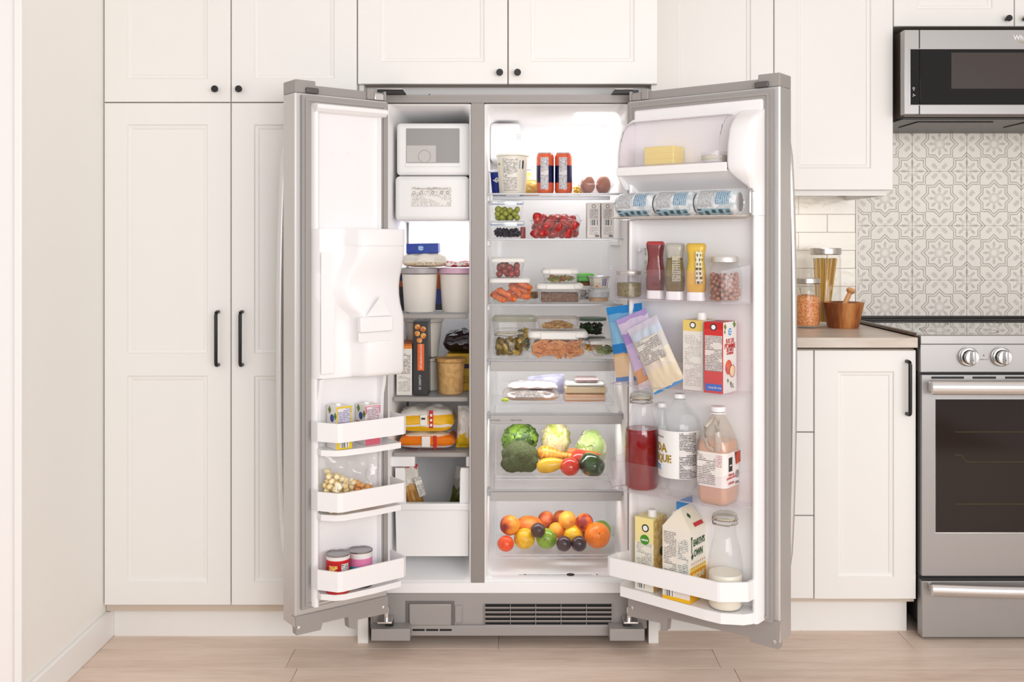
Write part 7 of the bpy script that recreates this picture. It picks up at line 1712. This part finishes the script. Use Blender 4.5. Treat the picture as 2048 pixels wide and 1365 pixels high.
obj('orange_drink', loft('drink', [(.0012, rr(wj * .84, dj * .84, .02, 6)), (.008, rr(wj * .93, dj * .93, .017, 6)), (.02, rr(wj * k_, dj * k_, .015, 6)), (hh * .58, rr(wj * k_, dj * k_, .015, 6)), (hh * .64, rr(wj * k_ * .99, dj * k_ * .99, .018, 6)), (hh * .685, rr(wj * .92, dj * .92, .022, 6))], mat('orange_liquid', (232, 172, 128), .3, coat=.3), ang=60), None, (uj, vj, zi), M=MR, label='peach-orange juice drink inside the square plastic jug', cat='juice', kind='stuff')
lz0, lz1_ = hh * .20, hh * .575
obj('label', loft('label', [(lz0, rr(wj + .0012, dj + .0012, .0165, 6)), (lz1_, rr(wj + .0012, dj + .0012, .0165, 6))], mat('jug_label', (240, 234, 230), .4), cap0=False, cap1=False), t, (uj, vj, zi), M=MR)
obj('nutrition_print', patch(wj * .60, (lz1_ - lz0) * .84, fineprint('jug_print', (236, 230, 226), (150, 144, 142), .0046, .42)), t, (uj - wj * .14, vj - dj / 2 - .0012, zi + lz0 + .006), M=MR)
obj('side_print', patch(wj * .2, (lz1_ - lz0) * .34, fineprint('jug_print2', (238, 226, 224), (190, 150, 150), .004)), t, (uj + wj * .28, vj - dj / 2 - .0012, zi + lz0 + (lz1_ - lz0) * .6), M=MR)
sx_ = uj + wj / 2 + .0014
obj('black_banner', bx(.020, .0005, .036, M_ink, 0), t, (sx_, vj - .018, zi + lz0 + (lz1_ - lz0) * .46), RZ, M=MR)
text('banner_text', 'DEL\nMO', .010, M_wp, t, (sx_ + .0006, vj - .018, zi + lz0 + (lz1_ - lz0) * .68), RZ, M=MR) if 0 else obj('banner_mark', bx(.012, .0004, .003, M_wp, 0), t, (sx_ + .0005, vj - .018, zi + lz0 + (lz1_ - lz0) * .62), RZ, M=MR)
for s_, z_, q, m_ in (('Cidre de', .36, .009, M_redp), ('pommes brut', .28, .009, M_redp), ('CANADA', .12, .008, M_redp)): text('lettering', s_, q, m_, t, (sx_ + .0004, vj - .014, zi + lz0 + (lz1_ - lz0) * z_), RZ, M=MR, bold=.0002)
M_apicture = mottle('apple_photo', (120, 30, 20), (210, 90, 50), 60, .35, .65, .4)
obj('apple_picture', mesh('pic', [(-.012, 0, .0), (.014, 0, .004), (.014, 0, .034), (-.020, 0, .034)], [(0, 1, 2, 3)], M_apicture, False), t, (sx_ + .0002, vj + .026, zi + lz1_ - .036), RZ, M=MR)
obj('apple_picture', lathe('a', [(.0105, 0), (.0105, .0003)], mat('apple_print', (190, 60, 44), .5), 20), t, (sx_ + .0003, vj + .022, zi + lz0 + (lz1_ - lz0) * .32), (R(90), 0, R(90)), M=MR)
text('volume_text', '1.75 L', .009, M_ink, t, (sx_ + .0004, vj + .020, zi + lz0 + .007), RZ, M=MR, bold=.0004)
# ---- white bottom bin
zi = .2342
t, u, vc, w_, h = carton_d('oat_carton', 'cream carton with green oval logo and white cap, left in the bottom door bin', 1270, 1312, -.092, .070, 1041, bands('oat_front', [(0, (238, 234, 226)), (.08, (238, 234, 226)), (.22, (110, 170, 60)), (.26, (238, 236, 226)), (.66, (240, 228, 178)), (.80, (244, 230, 170))]), mottle('oat_side', (222, 192, 120), (244, 228, 180), 60, rough=.45), zi, wu=.058)
emblem(t, u + .004, vc - .035, zi + h * .86, .011)
obj('green_oval', lathe('o', [(.014, 0), (.014, .0003)], mat('logo_green', (86, 160, 50), .4), 24), t, (u + .002, vc - .0353, zi + h * .70), (R(90), 0, 0), M=MR)
text('lettering', 'natura', .0085, M_wp, t, (u + .002, vc - .0360, zi + h * .70), M=MR, bold=.0003)
obj('nutrition_print', patch(w_ * .82, h * .42, fineprint('oat_print', (236, 232, 222), (168, 162, 154), .0042)), t, (u, vc - .0354, zi + h * .24), M=MR)
obj('barcode', patch(.026, .028, BCm), t, (u - .010, vc - .0354, zi + .006), M=MR)
obj('cap', lathe('cap', [(.0125, 0), (.0125, .017), (.011, .0185), (0, .0185)], M_white, 20), t, (u + .008, vc - .004, zi + h), M=MR)
obj('green_badge', lathe('o', [(.013, 0), (.013, .0003)], mat('badge_green', (40, 84, 34), .4), 20), t, (u + w_ / 2 + .0003, vc + .012, zi + h * .52), (R(90), 0, R(90)), M=MR)
# gable-top carton
t, u, vc, w_, h = carton_d('gable_top_carton', 'cream gable-top oat drink carton with blue-edged top and green lettering', 1325, 1383, -.108, .094, 1063, bands('eo_front', [(0, (240, 196, 40)), (.05, (238, 232, 224))]), bands('eo_side', [(0, (238, 186, 30)), (.24, (240, 190, 34)), (.42, (238, 214, 130)), (.48, (238, 232, 222))]), zi, wu=.082, topm=M_cl)
W2, d2, rh = w_ / 2, .047, .052
gv = [(-W2, -d2, 0), (W2, -d2, 0), (W2, d2, 0), (-W2, d2, 0), (-W2 * .98, 0, rh), (W2 * .98, 0, rh), (-W2 * .2, -.004, rh * .96), (W2 * 0, 0, rh)]
# ridge runs along y: slopes fall to the two side faces
gv = [(-W2, -d2, 0), (W2, -d2, 0), (W2, d2, 0), (-W2, d2, 0), (0, -d2 * .62, rh), (0, d2 * .62, rh)]
obj('gable', mesh('gable', gv, [(0, 1, 4), (1, 2, 5, 4), (2, 3, 5), (3, 0, 4, 5), (0, 3, 2, 1)], M_cl, False), t, (u, vc, zi + h), M=MR)
obj('top_seam', bx(.003, .086, .022, mat('seam_blue', (30, 140, 200), .4), .0008), t, (u, vc, zi + h + rh - .004), M=MR)
text('seam_text', 'MILK', .007, M_wp, t, (u + .0018, vc, zi + h + rh + .007), RZ, M=MR) if 0 else None
obj('cap', lathe('cap', [(.009, 0), (.009, .010), (.008, .011), (0, .011)], M_white, 18), t, (u - W2 * .45, vc - .01, zi + h + rh * .48), (0, R(-42), 0), M=MR)
obj('nutrition_print', patch(w_ * .46, h * .74, fineprint('eo_print', (236, 230, 222), (150, 144, 138), .0044, .42)), t, (u - w_ * .22, vc - .0474, zi + h * .2), M=MR)
obj('small_print', patch(w_ * .38, h * .58, fineprint('eo_print2', (236, 230, 222), (130, 150, 150), .0046)), t, (u + w_ * .25, vc - .0474, zi + h * .28), M=MR)
obj('barcode', patch(w_ * .36, h * .12, BCm), t, (u - w_ * .24, vc - .0474, zi + h * .05), M=MR)
sx_ = u + W2 + .0005
M_gp = mat('green_print', (44, 96, 44), .5); M_yw = mat('white_yellow_print', (250, 244, 214), .5)
for s_, z_, q, m_, dx in (("EARTH'S", .80, .0235, M_gp, .008), ('OWN', .655, .026, M_gp, .004)): text('lettering', s_, q, m_, t, (sx_ + .0003, vc + dx - .004, zi + h * z_), RZ, M=MR, bold=.0008, sx=.74)
text('lettering', 'AVOINE', .022, M_yw, t, (sx_ + .0003, vc, zi + h * .34), RZ, M=MR, bold=.0008, sx=.86)
obj('yellow_panel', bx(.086, .0003, h * .17, mat('oat_yellow', (232, 172, 28), .4), 0), t, (sx_, vc, zi + h * .255), RZ, M=MR)
obj('spoon_print', tube('spoon', [(0, 0, 0), (0, 0, .035)], .0012, M_gp, 6), t, (sx_ + .0003, vc - .038, zi + h * .68), M=MR)
obj('spoon_print', lathe('sp', [(.0045, 0), (.0045, .0003)], M_gp, 16), t, (sx_ + .0003, vc - .038, zi + h * .68 + .039), (R(90), 0, R(90)), M=MR)
obj('leaf_print', mesh('lf', [(0, 0, -.010), (.007, 0, 0), (0, 0, .010), (-.007, 0, 0)], [(0, 1, 2, 3)], M_gp, False), t, (sx_ + .0003, vc - .034, zi + h * .63), RZ, M=MR)
for k in range(14):
    obj('oat_print', mesh('oat', [(0, 0, -.004), (.002, 0, 0), (0, 0, .004), (-.002, 0, 0)], [(0, 1, 2, 3)], mat('oat_gold', (220, 150, 40), .5), False), t, (sx_ + .0003, vc - .036 + (k % 7) * .012, zi + h * (.47 if k < 7 else .53)), (0, R(20 if k % 2 else -20), R(90)), M=MR)
# red flash and leaf on the gable slope
ang = math.atan2(W2, rh)
Mg = MR @ Matrix.Translation((u + W2 * .5, vc, zi + h + rh * .5)) @ Matrix.Rotation(R(90), 4, 'Z') @ Matrix.Rotation(-math.atan2(W2, rh), 4, 'X')
obj('red_flash', patch(.050, .011, mat('flash_red', (208, 52, 66), .4)), t, (.010, -.0006, -.030), M=Mg)
obj('leaf_print', mesh('lf', [(0, 0, -.008), (.008, 0, 0), (0, 0, .010), (-.008, 0, .002)], [(0, 1, 2, 3)], M_gp, False), t, (-.012, -.0006, .002), M=Mg)
# milk bottle
u, D_ = pr(1450, -.064); r_ = pw(69, D_) / 2; hh = pz(1025, D_) - zi
t = dthing('milk_bottle', 'clip-top glass bottle one-third full of milk, right in the bottom door bin', 'bottle', u, -.062, zi)
prof = [(r_ * .92, 0), (r_ * .99, .005), (r_, .015), (r_, hh * .44), (r_ * .97, hh * .52), (r_ * .86, hh * .63), (r_ * .70, hh * .73), (r_ * .62, hh * .80), (r_ * .61, hh * .90), (r_ * .64, hh * .935)]
obj('body', vcirc('bottle', prof, .0022, M_gbot, 40), t, (u, -.062, zi), M=MR)
bail_top(t, u, -.062, zi + hh * .94, r_ * .66)
obj('milk', lathe('milk', [(r_ * .88, .003), (r_ * .955, .01), (r_ * .955, hh * .36), (r_ * .94, hh * .365), (0, hh * .365)], mat('milk_white', (240, 234, 220), .3, coat=.3), 36), None, (u, -.062, zi), M=MR, label='creamy white milk at the bottom of the clip-top bottle', cat='milk', kind='stuff')
# ================================================================ things on the left door
def pl(p, v): u, D = pr(p, v, 'L'); return u, D
zi = LBZ[0][2] + .0008
def lcarton(label, p, y0, col, colp, v=-.058, w_=.047, d_=.055):
    u, D = pl(p, v); h = pz(y0, D) - zi; t = thing('juice_carton', label, 'carton', (u, v, zi), 0, None, ML)
    W2, d2 = w_ / 2, d_ / 2
    v_ = [(-W2, -d2, 0), (W2, -d2, 0), (W2, d2, 0), (-W2, d2, 0), (-W2, -d2, h), (W2, -d2, h), (W2, d2, h), (-W2, d2, h)]
    obj('body', mesh('carton', v_, [(0, 1, 5, 4), (1, 2, 6, 5), (2, 3, 7, 6), (3, 0, 4, 7), (4, 5, 6, 7), (0, 3, 2, 1)], [col, M_clw], False, mi=[0, 1, 1, 1, 1, 1]), t, (u, v, zi), M=ML)
    obj('cap', lathe('cap', [(.008, 0), (.008, .006), (0, .006)], M_white, 16), t, (u - .004, v, zi + h), M=ML)
    obj('nutrition_print', patch(w_ * .84, h * .46, fineprint('lc_print_%s' % colp, (232, 228, 232), (140, 136, 180) if colp == 'blue' else (170, 130, 140), .0045, .42)), t, (u, v - d2 - .0004, zi + h * .50), M=ML)
    xl = u - W2 - .0004; rzl = (0, 0, R(-90))
    for (yy, zz, s_) in ((.012, .90, .012), (-.020, .78, .011)): obj('leaf_print', mesh('lf', [(0, 0, -s_), (s_ * .8, 0, 0), (0, 0, s_), (-s_ * .8, 0, 0)], [(0, 1, 2, 3)], M_gleaf, False), t, (xl, v + yy, zi + h * zz), rzl, M=ML)
    obj('brand_disc', lathe('d', [(.0105, 0), (.0105, .0003)], mat('emblem_navy', (40, 80, 160), .4), 22), t, (xl, v - .002, zi + h * .72), (R(90), 0, R(-90)), M=ML)
    return t, u, v, h, xl, rzl, w_, d2
t, u, v, h, xl, rzl, w_, d2 = lcarton('white and yellow lemonade carton in the top bin of the left door', 679, 811, bands('lemonade_front', [(0, (236, 210, 40)), (.16, (238, 214, 44)), (.17, (238, 234, 228)), (.44, (238, 234, 228)), (.45, (230, 204, 50)), (.96, (232, 206, 40))]), 'blue')
text('lettering', 'LIMONADE', .011, mat('violet_print', (80, 90, 170), .5), t, (xl - .0004, v, zi + h * .54), rzl, M=ML, bold=.0003, sx=.85)
obj('barcode', patch(w_ * .6, .02, BCm), t, (u, v - d2 - .0004, zi + .004), M=ML)
t, u, v, h, xl, rzl, w_, d2 = lcarton('white and pink lemonade carton in the top bin of the left door', 736, 808, bands('pink_front', [(0, (224, 120, 140)), (.2, (232, 226, 226)), (.40, (232, 226, 226)), (.78, (226, 130, 146)), (.98, (238, 234, 230))]), 'pink', v=-.050)
text('lettering', 'LIMONADE', .011, M_redp, t, (xl - .0004, v, zi + h * .54), rzl, M=ML, bold=.0003, sx=.85)
# zip bag of frozen nuggets
zi = LBZ[1][2] + .0008
ua, _ = pl(648, -.06); ub, _ = pl(762, -.06)
wz = ub - ua; uz = (ua + ub) / 2
t = thing('zip_bag', 'clear zip bag of frozen snacks in the middle bin of the left door', 'bag', (uz, -.058, zi), 0, None, ML)
obj('film', pouch(wz * .98, .165, .060, clear('zip_film', (253, 253, 253), .05, .05, .6), seed=61, wr=.3, seal=.03), t, (uz, -.058, zi), M=ML)
obj('zip_strip', bx(wz * .90, .003, .004, M_clip, 0), t, (uz, -.058, zi + .158), M=ML)
M_nug = mottle('golden_nugget', (236, 160, 76), (248, 196, 120), 60, rough=.6, bump=.5); M_nug2 = mottle('pale_nugget', (246, 220, 150), (252, 240, 206), 60, rough=.6)
rnd = random.Random(8); nm_ = [ico(.0088, M_nug, 2, (1.1, .9, .9), .25, 2, k) for k in range(2)]; np_ = [ico(.0084, M_nug2, 2, (1.1, .9, .9), .25, 2, k) for k in range(2)]
ng = []
for (x, y_, z_) in drop(270, .0086, lambda: (uz + rnd.uniform(-wz * .43, wz * .43), -.058 + rnd.uniform(-.018, .016)), zi + .010, zi + .120, 24, .92):
    a_ = (x - uz) / wz
    if z_ > zi + .120 - .085 * (a_ + .5): continue
    ng.append(obj('snack_piece', rnd.choice(np_ if a_ < .02 else nm_), None, (x, y_, z_), (rnd.uniform(0, 3), rnd.uniform(0, 3), 0), M=ML, cat='snack', group='frozen snacks in the zip bag'))
ordinal(ng, 'snack piece in the zip bag', .018)
# cans in the bottom bin
zi = LBZ[2][2] + .0008
M_tin = mat('tin_rim', (176, 174, 176), .25, .9)
for (p, y0, v, lab, bd, nm) in ((676, 1106, -.062, 'red labelled tin can in the bottom bin of the left door', [(0, (196, 30, 40)), (.86, (214, 44, 52)), (.90, (238, 236, 234))], 'red'), (721, 1099, -.056, 'pink and blue labelled tin can beside the red can', [(0, (30, 30, 34)), (.10, (196, 190, 180)), (.38, (226, 214, 220)), (.42, (90, 190, 226)), (.62, (232, 150, 190)), (.84, (240, 236, 236))], 'pink')):
    u, D = pl(p, v); r_ = pw(48, D) / 2; h = pz(y0, D) - zi
    t = thing('tin_can', lab, 'can', (u, v, zi), 0, 'tins in the bottom left-door bin', ML)
    obj('body', lathe('tin', [(r_, 0), (r_, .001), (r_ * .985, .003), (r_ * .985, h - .006), (r_, h - .004)], bands('tin_%s_print' % nm, bd), 36, cap1=False), t, (u, v, zi), M=ML)
    obj('lid', lathe('tinlid', [(r_ * 1.01, 0), (r_ * 1.02, .003), (r_ * .99, .004), (r_ * .97, .002), (r_ * .90, .0005), (r_ * .7, .0012), (0, .0008)], M_tin, 36), t, (u, v, zi + h - .004), M=ML)
    if nm == 'red':
        obj('nutrition_print', cpatch(r_, r_, h * .34, -12, 30, fineprint('tin_print', (232, 228, 226), (60, 60, 60), .005)), t, (u, v, zi + h * .44), M=ML)
        obj('picture', cpatch(r_, r_, h * .28, -74, -30, mottle('tin_picture', (206, 40, 40), (236, 206, 120), 90, .45, .55)), t, (u, v, zi + h * .46), M=ML)
    else: obj('picture', cpatch(r_, r_, h * .22, -70, -40, mottle('tin_picture2', (150, 90, 50), (226, 190, 120), 90, .45, .55)), t, (u, v, zi + h * .30), M=ML)
